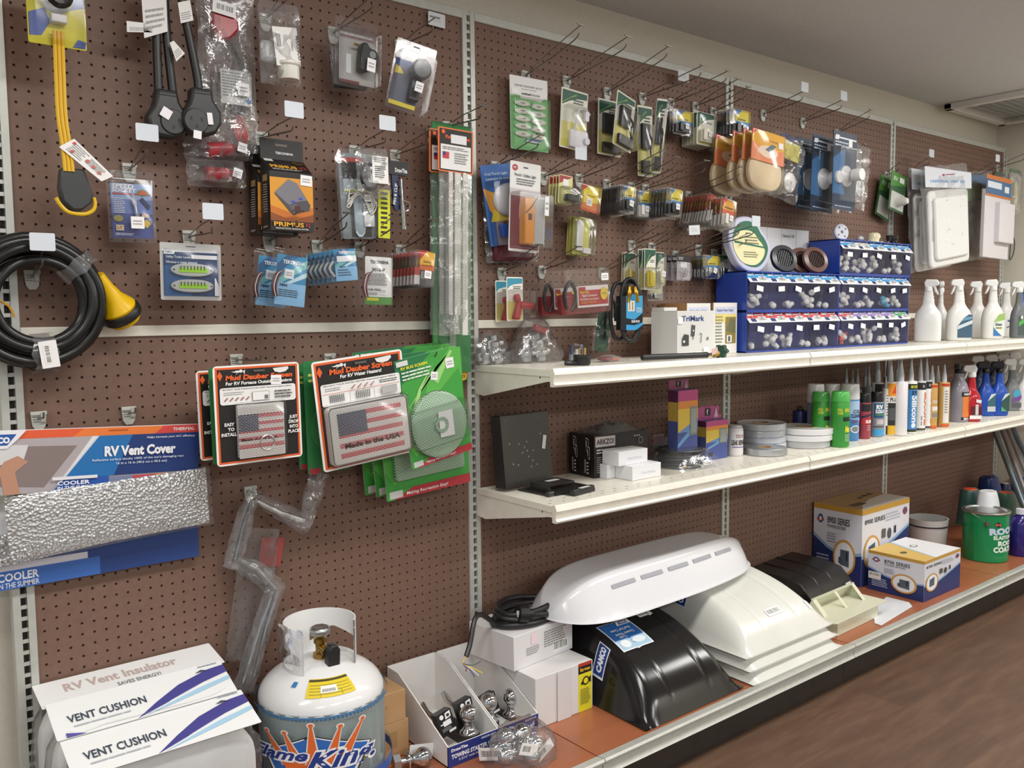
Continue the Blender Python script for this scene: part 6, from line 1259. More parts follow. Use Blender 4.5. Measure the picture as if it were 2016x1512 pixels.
t_ = PY(1764, 460, yF+.04); t = thing('threaded_fitting', 'small black plastic cap and nut at the right end of the blue bins', 'cap', loc(t_.x, yF+.05, zR)); q = MB(); q.lathe([(.024, 0), (.024, .006), (.016, .008), (.016, .02), (.019, .022), (.019, .038), (.006, .04)], '#1d1d1f/g', n=24); q.cyl((-.02, .01, .014), (-.02, .01, .04), .012, .014, '#222224/s', 14); q.build('cap_body', t)
# sprayer bottles
def sprayer(name, lab, cat, u, v, z, H, body, head, rz=0, labels=None, wd=.045, dp=.032, band=None, grp=None, shape=0):
    y = v; x = PY(u, 800, y).x; rz = rz-rad(42); t = thing(name, lab, cat, loc(x, y, z, rz), grp)
    q = MB(); hb = H*.80
    prof = [(.0, .88), (.02, .97), (.05, 1), (.4, 1), (.52, .96), (.6, .82), (.66, .62), (.72, .48), (.78, .42), (.82, .44), (.84, .38), (.88, .41), (.9, .36), (.95, .35), (1, .31)]
    n = 24; vs = []
    for f, k in prof:
        for i in range(n):
            a = 2*PI*i/n; ex = .72 if f < .5 else .95
            cx = wd*k*math.copysign(abs(math.cos(a))**ex, math.cos(a)); cy = max(dp*k, .013)*math.copysign(abs(math.sin(a))**ex, math.sin(a))
            vs.append((cx-(.25*wd*(1-k) if shape else 0), cy, f*hb))
    fs = [(j*n+i, j*n+(i+1) % n, (j+1)*n+(i+1) % n, (j+1)*n+i) for j in range(len(prof)-1) for i in range(n)]+[tuple(range(n))[::-1], tuple(range((len(prof)-1)*n, len(prof)*n))]
    q.add(vs, fs, body); q.build('bottle', t, ang=60)
    off = -.25*wd*.68 if shape else 0
    hs = Matrix.Translation((off, 0, hb)) @ Matrix.Scale(1.18, 4)
    q = MB(); q.T = hs; q.lathe([(.0145, -.006), (.0145, .012), (.0125, .016)], head, n=18)
    q.prism([(-.038, .030), (-.036, .020), (-.016, .014), (.013, .012), (.017, .03), (.010, .044), (-.03, .042)], -.010, .010, head); hd = q.build('spray_head', t, bev=.004)
    q = MB(); q.T = hs; q.prism([(-.022, .020), (-.016, .018), (-.022, -.004), (-.032, -.018), (-.037, -.018), (-.030, .0)], -.006, .006, head); q.build('trigger', hd, bev=.002)
    if labels:
        q = MB(); lw = wd*1.3; q.prt(lw, hb*.46, labels, x0=-lw/2+wd*.2, z0=hb*.06, y=-dp-.0008); q.build('front_label', t)
    return t
TL1 = [('p', [(.1, .0), (1, 0), (1, .95), (.8, 1), (.5, .85), (.1, .5)], '#3f5e74'), ('p', [(.1, .35), (1, .6), (1, .75), (.1, .5)], '#cfd8de'), ('p', [(.3, .7), (1, .8), (1, .9), (.6, .88)], '#6e9cbc')]
SP = [(1822, -.14, .0, 'leftmost white spray bottle on the upper shelf, nozzle turned right', TL1, PI*.85), (1845, -.05, 0, 'white spray bottle seen from the side, second from the left', TL1, 1.3), (1882, -.17, 0, 'large white spray bottle with a dark blue diamond label', TL1, 0)]
for u, v, a, lb, L_, rz in SP: sprayer('spray_bottle', lb, 'spray bottle', u, v, Z1, .305 if rz == 0 else .30, '#e6e6e3/s', '#e8e8e6/s', rz, L_, .058, .034, grp='white spray bottles', shape=0)
sprayer('spray_bottle', 'white spray bottle with a green and red label behind the blue diamond one', 'spray bottle', 1918, -.07, Z1, .305, '#e4e4e1/s', '#e8e8e6/s', 0, [('r', .5, .5, 1, 1, '#a9c47c'), ('r', .5, .0, 1, .4, '#9c5a6c')], .052, .034, grp='white spray bottles')
sprayer('spray_bottle', 'white spray bottle with a green and blue Glean label', 'spray bottle', 1948, -.18, Z1, .31, '#e6e6e3/s', '#e8e8e6/s', 0, [('p', [(.2, .0), (1, .0), (1, 1), (.6, .9), (.2, .5)], '#dfe6da'), ('p', [(.2, .6), (1, .7), (1, 1), (.6, .95)], '#9cc067'), ('p', [(.2, 0), (.8, 0), (.3, .3), (.2, .4)], '#3a78b5'), ('t', 'Glean', .3, .45, .12, '#2d4a6a', {'fit': .5, 'bold': .03}), ('r', .35, .32, .8, .38, '#8a8a3c')], .052, .034, grp='white spray bottles')
sprayer('spray_bottle', 'white spray bottle with small blue and red print', 'spray bottle', 1974, -.10, Z1, .30, '#e6e6e3/s', '#e8e8e6/s', 0, [('t', 'Awe', .25, .6, .12, '#3a4ea8', {'fit': .35, 'bold': .04}), ('t', 'Dry', .5, .45, .1, '#c8485a', {'bold': .04}), ('p', [(.2, .3), (.9, .45), (.9, .5), (.2, .35)], '#4a4ea0')], .048, .03, grp='white spray bottles')
sprayer('spray_bottle', 'dark grey spray bottle with a green label at the right edge', 'spray bottle', 1999, -.22, Z1, .30, '#6e7476/s', '#e8e8e6/s', 0, [('r', .1, .0, 1, .9, '#4c5a55'), ('p', [(.1, .4), (1, .7), (1, .9), (.1, .6)], '#58b052'), ('r', .3, .75, .5, .9, '#e6e6e6')], .04, .028)
x, y = at(2022, 662, Z1); t = thing('blue_bottle', 'blue bottle cut off by the right edge of the upper shelf', 'bottle', loc(x, y+.03, Z1)); q = MB(); q.lathe([(.04, 0), (.042, .01), (.042, .13), (.03, .17), (.018, .2), (.018, .24)], '#2a5cb8/s', n=24); q.build('bottle', t); q = MB(); q.lathe([(.02, .235), (.02, .255), (0, .256)], '#1f2f4a/s', n=20); q.build('cap', t)
for u, lb in ((1903, 'grey'), ):
    pass
# ================= lower shelf goods
def rel_u(u, y): return PY(u, 900, y).x
# tv mount plate leaning at the left
m4, w_, h = hang((976, 820), (1078, 813), (990, 958), .12); zb = Z2
t = thing('mount_plate', 'black steel mounting plate with a hinged base at the left end of the lower shelf', 'mounting bracket', loc(m4.translation.x, -.125, Z2, rad(4)))
hh = (PY(976, 818, -.1).z-Z2); q = MB(); q.box(-w_/2, -.002, .012, w_/2, .002, hh, '#33312f/s'); q.box(-w_/2, -.002, .012, -w_/2+.003, .04, hh, '#33312f/s'); q.box(-w_/2, -.002, hh-.003, w_/2, .03, hh, '#33312f/s')
for a, b in ((0, .5), (-.1, .48), (.12, .49), (.02, .42), (-.16, .6), (.0, .62), (-.35, .62), (-.3, .35), (-.2, .33), (.1, .36), (.3, .7), (.06, .28), (.18, .3), (-.05, .55)):
    q.cyl((a*w_, -.0025, b*hh), (a*w_, -.001, b*hh), .003, .003, '#8a857e', 10)
q.build('upright_plate', t, Matrix.Rotation(rad(-6), 4, 'X'), bev=.0006)
q = MB(); q.T = Matrix.Rotation(rad(-6), 4, 'X') @ Matrix.Translation((w_*.36, -.0035, hh*.58)) @ Matrix.Rotation(.25, 4, 'Y'); q.prism(rrect(.014, .042, .001, z0=-.02), -.0004, 0, '#d9d5d3/k'); q.build('white_label', t)
q = MB(); q.box(-.05, -.13, .0, .14, .0, .004, '#2a2928/s'); q.box(-.03, -.14, .004, .13, -.015, .008, '#242322/s'); q.box(-.02, -.10, .02, .09, -.02, .024, '#2a2928/s'); q.box(-.02, -.10, .008, -.012, -.02, .02, '#2a2928/s'); q.cyl((-.055, -.13, .008), (-.035, -.13, .008), .008, .008, '#2a2928/s', 12); q.prt(.07, .02, [], x0=0); q.T = Matrix.Translation((.02, -.06, .0243)) @ Matrix.Rotation(-PI/2, 4, 'X'); q.prt(.05, .02, [('r', 0, 0, 1, 1, '#d6d3d1')]); q.build('hinged_base', t)
x, y = at(1152, 972, Z2); t = thing('small_bracket', 'small black plastic slide bracket lying near the shelf front', 'bracket', loc(x, y, Z2, rad(10)))
q = MB(); q.prism([(0, 0), (.045, 0), (.045, .004), (.02, .006), (.016, .018), (.004, .018), (0, .008)], -.05, .05, '#262626/s', 'x'); q.T = Matrix.Translation((-.02, .012, .0185)) @ Matrix.Rotation(-PI/2, 4, 'X'); q.prt(.045, .015, [('r', 0, -1, 1, .0, '#dcd9d6')]); q.build('bracket_body', t, bev=.001)
# black LED light cartons
def rotbox(near, left, right, z, vt):
    N = PZ(*near, z); L_ = PZ(*left, z); R_ = PZ(*right, z); ex = (R_-N); w_ = ex.length; ex.normalize(); n = Vector((-ex.y, ex.x, 0)); dp = (L_-N).dot(n)
    r = ray(near[0], vt); t_ = ((N.x-cam_loc.x)*r.x+(N.y-cam_loc.y)*r.y)/(r.x*r.x+r.y*r.y); h = cam_loc.z+r.z*t_-z
    mt = loc(N.x, N.y, z, math.atan2(ex.y, ex.x)); return mt, w_, abs(dp), h
LEDf = [('r', 0, 0, 1, 1, '#1d1b1b'), ('r', .02, .72, .38, .96, '#b9b4b2'), ('t', 'ARKZO!', .04, .78, .12, '#3a1d1d', {'fit': .32, 'bold': .03}), ('l', .04, .55, .42, .68, 2, '#d9d5d3'), ('l', .04, .1, .38, .5, 8, '#8a8583')]+[('e', .74+.03*k, .9, .008, .015, '#cfcac8') for k in range(4)]+[('e', .85, .78, .05, .08, '#8a8583'), ('e', .85, .78, .04, .065, '#1d1b1b')]
def ledl(x): return [('p', [(x+.06, .93), (x+.3, .9), (x+.34, .62), (x+.18, .58), (x+.08, .66)], '#cfcac8'), ('p', [(x+.08, .91), (x+.28, .88), (x+.32, .64), (x+.18, .60), (x+.1, .67)], '#1d1b1b'), ('p', [(x+.22, .72), (x+.4, .7), (x+.42, .46), (x+.34, .4), (x+.24, .48)], '#cfcac8'), ('p', [(x+.24, .70), (x+.38, .68), (x+.4, .47), (x+.34, .42), (x+.26, .49)], '#1d1b1b')]+[('r', x+.12+.06*i, .72+.05*j, x+.15+.06*i, .75+.05*j, '#e5e1df') for i in range(2) for j in range(3)]+[('r', x+.27+.06*i, .52+.05*j, x+.3+.06*i, .55+.05*j, '#e5e1df') for i in range(2) for j in range(3)]+[('r', x+.06, .1, x+.18, .42, '#8f8583'), ('l', x+.24, .06, x+.42, .38, 4, '#cfcac8')]
x0 = PZ(1170, 942, Z2); yb = x0.y
mt = loc(x0.x, x0.y, Z2, rad(-4)); hb = cam_loc.z+ray(1170, 858).z*((x0.y-cam_loc.y)/ray(1170, 858).y)-Z2
wl = PY(1268, 900, x0.y).x-x0.x
for k, lb in enumerate(('black printed light carton in front of its twin, beside the white boxes', 'black printed light carton nearer the wall, behind its twin')):
    dp = .062; t = thing('light_carton', lb, 'box', mt @ loc(0, .0635*k, 0), 'black light cartons'); q = MB(); q.box(0, 0, 0, wl, dp, hb, '#1d1b1b/s'); q.prt(wl, hb, LEDf); q.T = Matrix.Translation((0, dp, 0)) @ Matrix.Rotation(-PI/2, 4, 'Z'); q.prt(dp, hb, ledl(0) if False else [(i_ if i_[0] == 'p' else i_) for i_ in ledl(.25)]); q.build('printed_carton', t, bev=.0008)
c_ = mt @ Vector((wl*.5, .05, hb+.0005)); t = thing('bagged_cable', 'black adapter and cable in a crinkled clear bag on top of the black cartons', 'bagged cable', loc(c_.x, c_.y, c_.z))
q = MB()
for k in range(3): q.tube([((.05+.004*k)*math.cos(a)-.01, (.028+.002*k)*math.sin(a), .006+.006*k) for a in [2*PI*i/20 for i in range(20)]], .003, '#232325/r', 8, closed=True)
q.build('cable', t); q = MB(); q.box(0, -.015, .004, .04, .012, .024, '#2a2c30/s'); q.build('adapter', t, bev=.003)
q = MB(); rr = random.Random(15); of = {}; q.grid(lambda u, v: ((u-.5)*.19, (v-.5)*.10, .0005+.034*(1-(2*u-1)**4)*(1-(2*v-1)**4)*(.8+.25*of.setdefault((round(u*12), round(v*7)), rr.uniform(-1, 1)))), 12, 7, BAG); q.build('clear_bag', t)
# white small boxes
yw = PZ(1245, 947, Z2).y; 
n1 = PZ(1245, 947, Z2); hw = cam_loc.z+ray(1245, 919).z*((n1.y-cam_loc.y)/ray(1245, 919).y)-Z2
wW = PY(1301, 930, n1.y).x-n1.x; dW = wW*.55
t = thing('white_box', 'small plain white box at the bottom right of its pile of three', 'box', loc(n1.x, n1.y, Z2), 'small white boxes'); q = MB(); q.box(0, 0, 0, wW, dW, hw, '#e3e3e6/k'); q.prt(wW, hw, [('t', '10w/30min', .3, .35, .2, '#c9c9d2', {'fit': .5})]); q.build('closed_box', t, bev=.001)
n2 = PZ(1218, 943, Z2); xo = PY(1218, 940, n1.y+.004).x
dup(t, loc(n1.x-wW*.0-.045-wW*.0, n1.y+.035, Z2) if False else loc(n1.x-.036, n1.y+dW+.002, Z2), 'small plain white box at the bottom left of its pile of three')
dup(t, loc(n1.x-.030, n1.y+.03, Z2+hw+.0005), 'small plain white box on top of its pile of three')
m4, w_, h = hang((1270, 858), (1302, 862), (1275, 912), .06); t = thing('clamshell_pack', 'grey clamshell pack with a coiled wire standing behind the white boxes', 'wiring pack', loc(m4.translation.x, -.075, Z2)); hh = PY(1280, 858, -.075).z-Z2
q = MB(); q.prism([(-.03, 0), (.045, 0), (.025, hh), (-.03, hh)], 0, .0015, '#9a9b9c/s'); q.prt(.05, hh, [('r', .0, .7, .9, .95, '#b98a8c'), ('r', .1, .3, .9, .6, '#7f827f')], x0=-.03); q.build('backing_card', t); blister(t, .06, hh, 0, 0, 1, .95, .02)
q = MB(); q.tube([(-.015, -.01, .01), (-.005, -.01, .03), (-.01, -.01, .055), (-.02, -.01, .03)], .0018, '#202022/r', 6, closed=True, sub=3); q.build('wire_coil', t)
# coil of hose in a bag
x, y = at(1380, 925, Z2); t = thing('bagged_hose_coil', 'flat coils of black coaxial cable in clear bags lying on the shelf', 'cable coil', loc(x+.01, y+.10, Z2))
for k in range(7):
    q = MB(); R_ = .072-.006*(k % 3); q.tube([(R_*1.1*math.cos(a), R_*math.sin(a), .006+.0085*k) for a in [2*PI*i/28 for i in range(28)]], .0042, '#2e3234/r', 8, closed=True); q.build('cable_ring', t)
q = MB(); q.cyl((-.06, -.065, .012), (-.05, -.072, .012), .005, .004, '#c7a452/m', 8); q.build('brass_end', t)
q = MB(); rr = random.Random(6); of = {}; q.grid(lambda u, v: ((u-.5)*.30-.03, (v-.5)*.19, .0006+.070*max(0, 1-abs(2*u-1.25)**3)*(1-(2*v-1)**4)*(.95+.06*of.setdefault((round(u*14), round(v*8)), rr.uniform(-1, 1)))), 14, 8, BAGT); q.build('clear_bag', t)
# coloured outlet boxes
CF = lambda: [('r', 0, 0, 1, .45, '#4c5a9c'), ('p', [(0, .45), (1, .8), (1, .45)], '#6f93c8'), ('p', [(0, .3), (1, .6), (1, .5), (0, .25)], '#6fa3d0'), ('p', [(0, .45), (1, .62), (1, .9), (0, .9)], '#d9bb4a'), ('r', 0, .76, 1, .9, '#d98a3c'), ('r', 0, .86, 1, 1, '#b5487c'), ('r', .6, .4, .95, .78, '#7e8784'), ('r', .64, .43, .92, .75, '#98a09c')]
def fbox(lab, uF, uL, uR, y, vt, hang_h=0):
    g = ybox(uF, uL, uR, -y, Z2, vt); g = (g[0], g[1], min(g[2], .08), g[3]); t, w_, dp, h = carton(lab, g, '#4c5a9c/s', CF()+[('r', .1, .1, .3, .2, '#1e1c24')], [('r', 0, 0, 1, .6, '#55609e'), ('r', 0, .6, 1, .85, '#c9a94e'), ('r', 0, .85, 1, 1, '#5a2c4a')], None, 'colourful boxes with an f emblem')
    q = MB(); q.box(0, dp-.003, h, w_, dp, h+hang_h, '#a8487e/s'); q.prt(w_, hang_h, [('r', .35, .3, .6, .9, '#1e1a20'), ('t', 'f', .42, .4, .4, '#f0edf0', {'bold': .03}), ('p', [(.75, .1), (.85, .9), (.95, .1)], '#d9b5c8')], y=dp-.0034, z0=h); q.build('back_flap', t); return t
fbox('tall colourful box with a striped sail print, under the upper shelf edge', 1335, 1316, 1374, .19, 770, .033)
fbox('shorter colourful box standing beside the tall one by the upright', 1391, 1372, 1434, .17, 830, .045)
fbox('purple topped colourful box hidden behind the two others', 1391, 1376, 1420, .09, 818, .03)
def can(name, lab, cat, u, y, r, zt, prof_c, z=Z2, grp=None, wrapf=None, rel=None):
    x = PY(u, 850, y).x; t = thing(name, lab, cat, loc(x, y, z), grp); return t
def wrapprt(t, R_, h0, h1, items, span=120, name='label', th=-112):
    """print items bent round a cylinder; x 0..1 covers span degrees centred on th (degrees, -90 faces the aisle)"""
    f = MB(); f.prt(1, 1, items, st=.02); fine(f); out = []
    for (a, yy, b) in f.v:
        an = rad(th+(a-.5)*span); r = R_+.0003+(-yy)*.006; out.append((r*math.cos(an), r*math.sin(an), h0+(h1-h0)*b))
    f.v = out; return f.build(name, t, ang=60)
def htop(u, v, y): r = ray(u, v); return cam_loc.z+r.z*((y-cam_loc.y)/r.y)
def spraycan(lab, u0, u1, y, vt, body, cap, items, capf=.2, z=Z2, grp=None, neck=.9, capmat=None):
    a = PY(u0, 850, y).x; b = PY(u1, 850, y).x; x = (a+b)/2; D = math.hypot(x-cam_loc.x, y-cam_loc.y); R_ = abs(u1-u0)/2*((Vector((x, y, 0))-Vector((cam_loc.x, cam_loc.y, 0))).dot(Vector((fwd.x, fwd.y, 0)).normalized()))/FPX*.99
    h = htop((u0+u1)/2, vt, y-R_*.5)-z; t = thing('spray_can', lab, 'spray can', loc(x, y, z), grp)
    hc = h*(1-capf); q = MB(); q.lathe([(R_*.94, 0), (R_, .003), (R_, hc-.006), (R_*.93, hc)], body, n=28); q.build('can_body', t)
    q = MB(); q.lathe([(R_*neck+.001, hc-.004), (R_*neck+.001, hc+.004), (R_*neck*.97, h-.006), (R_*neck*.9, h), (0, h+.0005)], cap, n=28); q.build('cap', t)
    if items: wrapprt(t, R_, .006, hc-.01, items, 130, 'label')
    return t
# paste can and tape rolls
t = spraycan('white round tub of stick-on leak repair behind the tape rolls', 1432, 1463, -.16, 838, '#dcdadb/s', '#b9b9b8/s', [('r', 0, 0, 1, 1, '#e3e1e2'), ('t', 'STICK ON', .3, .72, .14, '#7a2c30', {'fit': .5, 'bold': .03}), ('t', 'LEAK REPAIR', .05, .42, .2, '#2a2628', {'fit': .9, 'bold': .05}), ('r', .1, .3, .95, .34, '#6a5a9a')], .1); t['category'] = 'tub'; t.name = 'repair_tub'
def roll(lab, u0, u1, v0, z, h, mat='#dcdee2/s', core=.35, grp='rolls of tape', film=False, tilt=0, y=None):
    c = PZ((u0+u1)/2, v0, z); y = c.y if y is None else y; x = (PY(u0, v0, y).x+PY(u1, v0, y).x)/2; dep = (Vector((x, y, z))-cam_loc).dot(fwd); R_ = (u1-u0)/2*dep/FPX
    t = thing('tape_roll', lab, 'tape roll', loc(x, y, z, 0, tilt), grp); q = MB(); q.lathe([(R_*core, .0015), (R_*.97, 0), (R_, .002), (R_, h-.002), (R_*.97, h), (R_*.95, h-.001), (R_*core, h-.001), (R_*core, .0015)], mat, n=36); q.build('tape', t)
    q = MB(); q.lathe([(R_*core, .001), (R_*core, h-.0005), (R_*core*.8, h-.0005), (R_*core*.8, .001), (R_*core, .001)], '#a78a66/k', n=24); q.build('core', t)
    if film: q = MB(); rr = random.Random(int(u0)); of = {}; q.grid(lambda u, v: ((R_+.002+.002*of.setdefault((round(u*26) % 26, round(v*3)), rr.uniform(-1, 1)))*math.cos(2*PI*u), (R_+.002+.002*of.get((round(u*26) % 26, round(v*3)), 0))*math.sin(2*PI*u), h*v), 26, 3, BAG); q.build('clear_film', t)
    return t
yr = PZ(1498, 893, Z2).y+.09; hr = .024
roll('grey and white tape roll, bottom of the taller back stack', 1454, 1545, 880, Z2, hr, '#c9cbd0/s', y=yr)
roll('tape roll, second from the bottom of the taller back stack', 1453, 1544, 880, Z2+hr+.0006, hr, '#b9bcc4/s', y=yr)
roll('tape roll, third from the bottom of the taller back stack, in film', 1450, 1543, 880, Z2+2*(hr+.0006), hr, '#c4c7cc/s', y=yr, film=True)
roll('glossy tape roll on top of the taller back stack', 1450, 1544, 880, Z2+3*(hr+.0006), hr, '#cdcfd4/g', y=yr, film=True)
yf = yr-.10
roll('silver foil tape roll lying in front of the taller stack', 1464, 1546, 893, Z2, .026, '#cfd2d6/m', y=yf, film=True)
yg = PZ(1580, 885, Z2).y+.06
roll('white tape roll in loose film, bottom of the right hand stack', 1531, 1630, 885, Z2, .026, '#dfe0e3/s', y=yg, film=True)
roll('white tape roll in the middle of the right hand stack', 1526, 1634, 880, Z2+.0266, .022, '#e2e2e4/s', y=yg)
roll('white tape roll on top of the right hand stack', 1529, 1636, 870, Z2+.0492, .024, '#e6e6e6/s', y=yg, tilt=0)
# cans
GRI = [('r', 0, 0, 1, .72, '#37923a'), ('t', 'FULL', .08, .82, .06, '#e3d83a', {'fit': .25, 'bold': .04, 'shear': .2}), ('t', 'ATOM', .08, .74, .06, '#e3d83a', {'fit': .25, 'bold': .04, 'shear': .2}), ('t', 'SPRAY', .42, .8, .08, '#e3d83a', {'fit': .35, 'bold': .04, 'shear': .3}), ('r', .35, .58, .85, .68, '#1e3020'), ('t', 'Max', .45, .33, .13, '#eae23a', {'fit': .36, 'bold': .06, 'shear': .2}), ('l', .45, .1, .85, .28, 5, '#b5dca8')]
t = spraycan('dark blue pump can at the back, left of the white capped cans', 1560, 1589, -.10, 806, '#2d2f6e/s', '#232329/s', [('r', .6, 0, 1, 1, '#3a3a40')], .06, neck=.5)
q = MB(); q.cyl((0, 0, .10), (0, 0, .135), .003, .003, '#3a3a3c/s', 8); q.box(-.02, -.006, .133, .008, .006, .139, '#4a4a4c/s'); q.build('pump', t); t.name = 'pump_can'; t['category'] = 'pump can'
spraycan('tall white capped can, left one behind the green cans', 1588, 1621, -.16, 757, '#8a92a8/s', '#dcdcdc/g', None, .3, grp='white capped cans', neck=1)
spraycan('tall white capped can, middle one behind the green cans', 1621, 1653, -.16, 757, '#8a92a8/s', '#dcdcdc/g', None, .3, grp='white capped cans', neck=1)
spraycan('tall blue and white can with a white cap and coil cleaner lettering', 1655, 1690, -.235, 757, '#4a8ac8/s', '#e6e6e6/g', [('r', 0, .55, 1, 1, '#a9c8e4'), ('p', [(0, .55), (1, .45), (1, .6), (0, .7)], '#7fb0dc'), ('t', 'COIL', .35, .68, .09, '#1f2f52', {'fit': .45, 'bold': .04}), ('t', 'CLEANER', .25, .57, .09, '#1f2f52', {'fit': .62, 'bold': .04}), ('e', .5, .27, .26, .1, '#e6e8ea'), ('e', .5, .27, .2, .075, '#7f8a92'), ('l', .3, .42, .7, .52, 2, '#8a3c5a')], .25, grp='white capped cans', neck=1)
spraycan('green spray can with yellow lettering, left and farther back', 1598, 1633, -.225, 772, '#3f9e3c/s', '#57b857/g', GRI, .16, grp='green spray cans', neck=1)
spraycan('green spray can with yellow lettering, nearest the shelf front', 1636, 1671, -.30, 772, '#3f9e3c/s', '#57b857/g', GRI, .16, grp='green spray cans', neck=1)
spraycan('red and black spray can with white lettering on a red band', 1689, 1713, -.25, 775, '#a3404c/s', '#232225/g', [('r', 0, .78, 1, 1, '#232225'), ('r', 0, .4, 1, .56, '#c8343a'), ('t', 'SLIDE', .3, .44, .08, '#f4eeee', {'fit': .55, 'bold': .05}), ('p', [(0, .58), (1, .68), (1, .74), (0, .64)], '#2a2a4a'), ('l', .4, .2, .8, .38, 3, '#d9a0a6')], .18, grp='lubricant cans', neck=.97)
spraycan('black and blue spray can right of the red one', 1713, 1738, -.255, 772, '#8d969e/s', '#26262a/g', [('r', 0, .55, 1, 1, '#27567e'), ('r', 0, .0, 1, .2, '#3f9fd4'), ('t', 'RV', .15, .83, .12, '#eef2f4', {'fit': .5, 'bold': .06}), ('t', 'SLIDE-OUT', .1, .7, .1, '#eef2f4', {'fit': .85, 'bold': .05}), ('r', .1, .63, .9, .66, '#58a058'), ('r', .2, .35, .8, .5, '#c4bcc0'), ('r', 0, .26, 1, .29, '#3a3a4a')], .2, grp='lubricant cans', neck=.97)
# caulk cartridges
CT = 0
def cartridge(lab, u, y, vt, vb, body, items=None, nozzle='#c3c8cc/s', r=.0245, grp='caulk cartridges', foil=False, hn=None, frac=.67):
    x = PY(u, 850, y).x; H = htop(u, vt, y)-Z2; t = thing('caulk_cartridge', lab, 'caulk tube', loc(x, y, Z2), grp); hb = H*frac
    q = MB(); q.lathe([(r*.9, 0), (r, .002), (r, hb-.004), (r*.96, hb-.002), (r*.5, hb)], body, n=20); q.build('cartridge_body', t)
    q = MB(); q.lathe([(r*.45, hb-.001), (r*.42, hb+.3*(H-hb)), (r*.22, hb+.7*(H-hb)), (r*.12, H), (0, H)], nozzle, n=14); q.build('nozzle', t)
    if items: wrapprt(t, r, .004, hb-.006, items, 130, 'label')
    return t
yq = -.28
SI = lambda c, word, fc: [('r', 0, 0, 1, 1, c), ('r', 0, .0, 1, .06, '#2a2a22'), ('r', 0, .9, 1, 1, '#2a2a22')]
backs = [(1664, 724, .09), (1676, 726, .07), (1686, 725, .1), (1701, 722, .08), (1708, 719, .12), (1722, 712, .11), (1745, 698, .06), (1752, 717, .1)]
for k, (u, v, yy) in enumerate(backs): cartridge('grey nozzled cartridge at the back, %s from the left behind the cans' % ['first', 'second', 'third', 'fourth', 'fifth', 'sixth', 'seventh', 'eighth'][k], u, -yy, v, 0, '#8f9296/s', None, '#a6a9ab/s', r=.02)
cartridge('white cartridge with a black and orange triangle label, behind the blue can', 1726, -.19, 704, 0, '#d9d9d6/s', [('r', 0, .0, 1, 1, '#333236'), ('p', [(.4, .72), (.8, .72), (.65, .95)], '#e25a2a')])
cartridge('black, orange and yellow cartridge with an orange top band', 1751, -.27, 706, 0, '#e6e6e2/s', [('r', 0, .0, 1, .18, '#e2b12c'), ('r', 0, .18, 1, .62, '#2c2b2c'), ('r', 0, .62, 1, .75, '#e6e6e2'), ('t', 'PLUS', .2, .65, .07, '#2b2b2b', {'fit': .6, 'bold': .04}), ('r', 0, .75, 1, 1, '#eb9a2a'), ('p', [(.3, .8), (.75, .8), (.52, .96)], '#dd4a22'), ('r', .1, .28, .9, .52, '#54565a')], frac=.70)
cartridge('white and black cartridge beside the blue slide-out can', 1742, -.262, 741, 0, '#dededa/s', [('r', 0, 0, 1, 1, '#e2e2de'), ('r', .3, .0, 1, .2, '#242426'), ('l', .3, .4, .7, .9, 8, '#8a8a8a')], r=.012, frac=.8)
cartridge('plain white cartridge seen from its back', 1771, -.30, 705, 0, '#e3dedf/s', [('l', .72, .3, .98, .95, 12, '#9a9698')], frac=.70, r=.029)
cartridge('grey nozzled cartridge behind the plain white one', 1764, -.18, 706, 0, '#9a9da0/s', None, '#aaadaf/s')
def vtext(word, c, x, z0, z1, hw=.3):
    return [('t', word, x, z1, hw*.28, c, {'rot': -PI/2, 'fit': z1-z0, 'bold': .04})]
cartridge('light blue silicone cartridge with white vertical lettering', 1791, -.30, 705, 0, '#e9e9e6/s', [('r', 0, .06, 1, .97, '#3f86c4'), ('r', 0, .86, 1, .97, '#23261e'), ('t', 'BOSS', .2, .89, .05, '#d8d23a', {'fit': .6, 'bold': .04}), ('t', '376', .25, .76, .07, '#1d2c44', {'fit': .55, 'bold': .05}), ('r', 0, .02, 1, .07, '#2f3a24')]+vtext('Silicone', '#eef2f6', .3, .1, .74, 1.5), frac=.70)
cartridge('white silicone cartridge with orange vertical lettering, left one', 1809, -.285, 706, 0, '#e6e6e4/s', [('r', 0, .85, 1, 1, '#262628'), ('t', '360', .4, .9, .05, '#e9e9e9', {'bold': .04}), ('r', 0, 0, 1, .04, '#333')]+vtext('SILICONE', '#e0703a', .55, .1, .8, 1.3)+vtext('** **', '#333a44', .15, .1, .3, .8), frac=.69)
cartridge('white silicone cartridge with orange vertical lettering, right one', 1821, -.27, 705, 0, '#e6e6e4/s', [('r', 0, .85, 1, 1, '#262628'), ('t', '360', .4, .9, .05, '#e9e9e9', {'bold': .04}), ('r', 0, 0, 1, .04, '#333')]+vtext('SILICONE', '#e0703a', .6, .1, .8, 1.3), frac=.69)
OF = [('r', 0, .94, 1, 1, '#c8452e'), ('r', 0, 0, 1, .05, '#d8582e'), ('r', .1, .2, .9, .5, '#c4a56a'), ('t', 'SEAL', .25, .58, .06, '#efe9da', {'fit': .5, 'bold': .03}), ('r', .25, .4, .75, .5, '#e6e3da'), ('r', .25, .25, .75, .35, '#8f8a80')]
cartridge('orange and tan cartridge in an orange sleeve, left one', 1832, -.285, 720, 0, '#c69a52/s', OF, frac=.72)
cartridge('orange and tan cartridge in an orange sleeve, middle one', 1843, -.26, 720, 0, '#c69a52/s', OF, frac=.72)
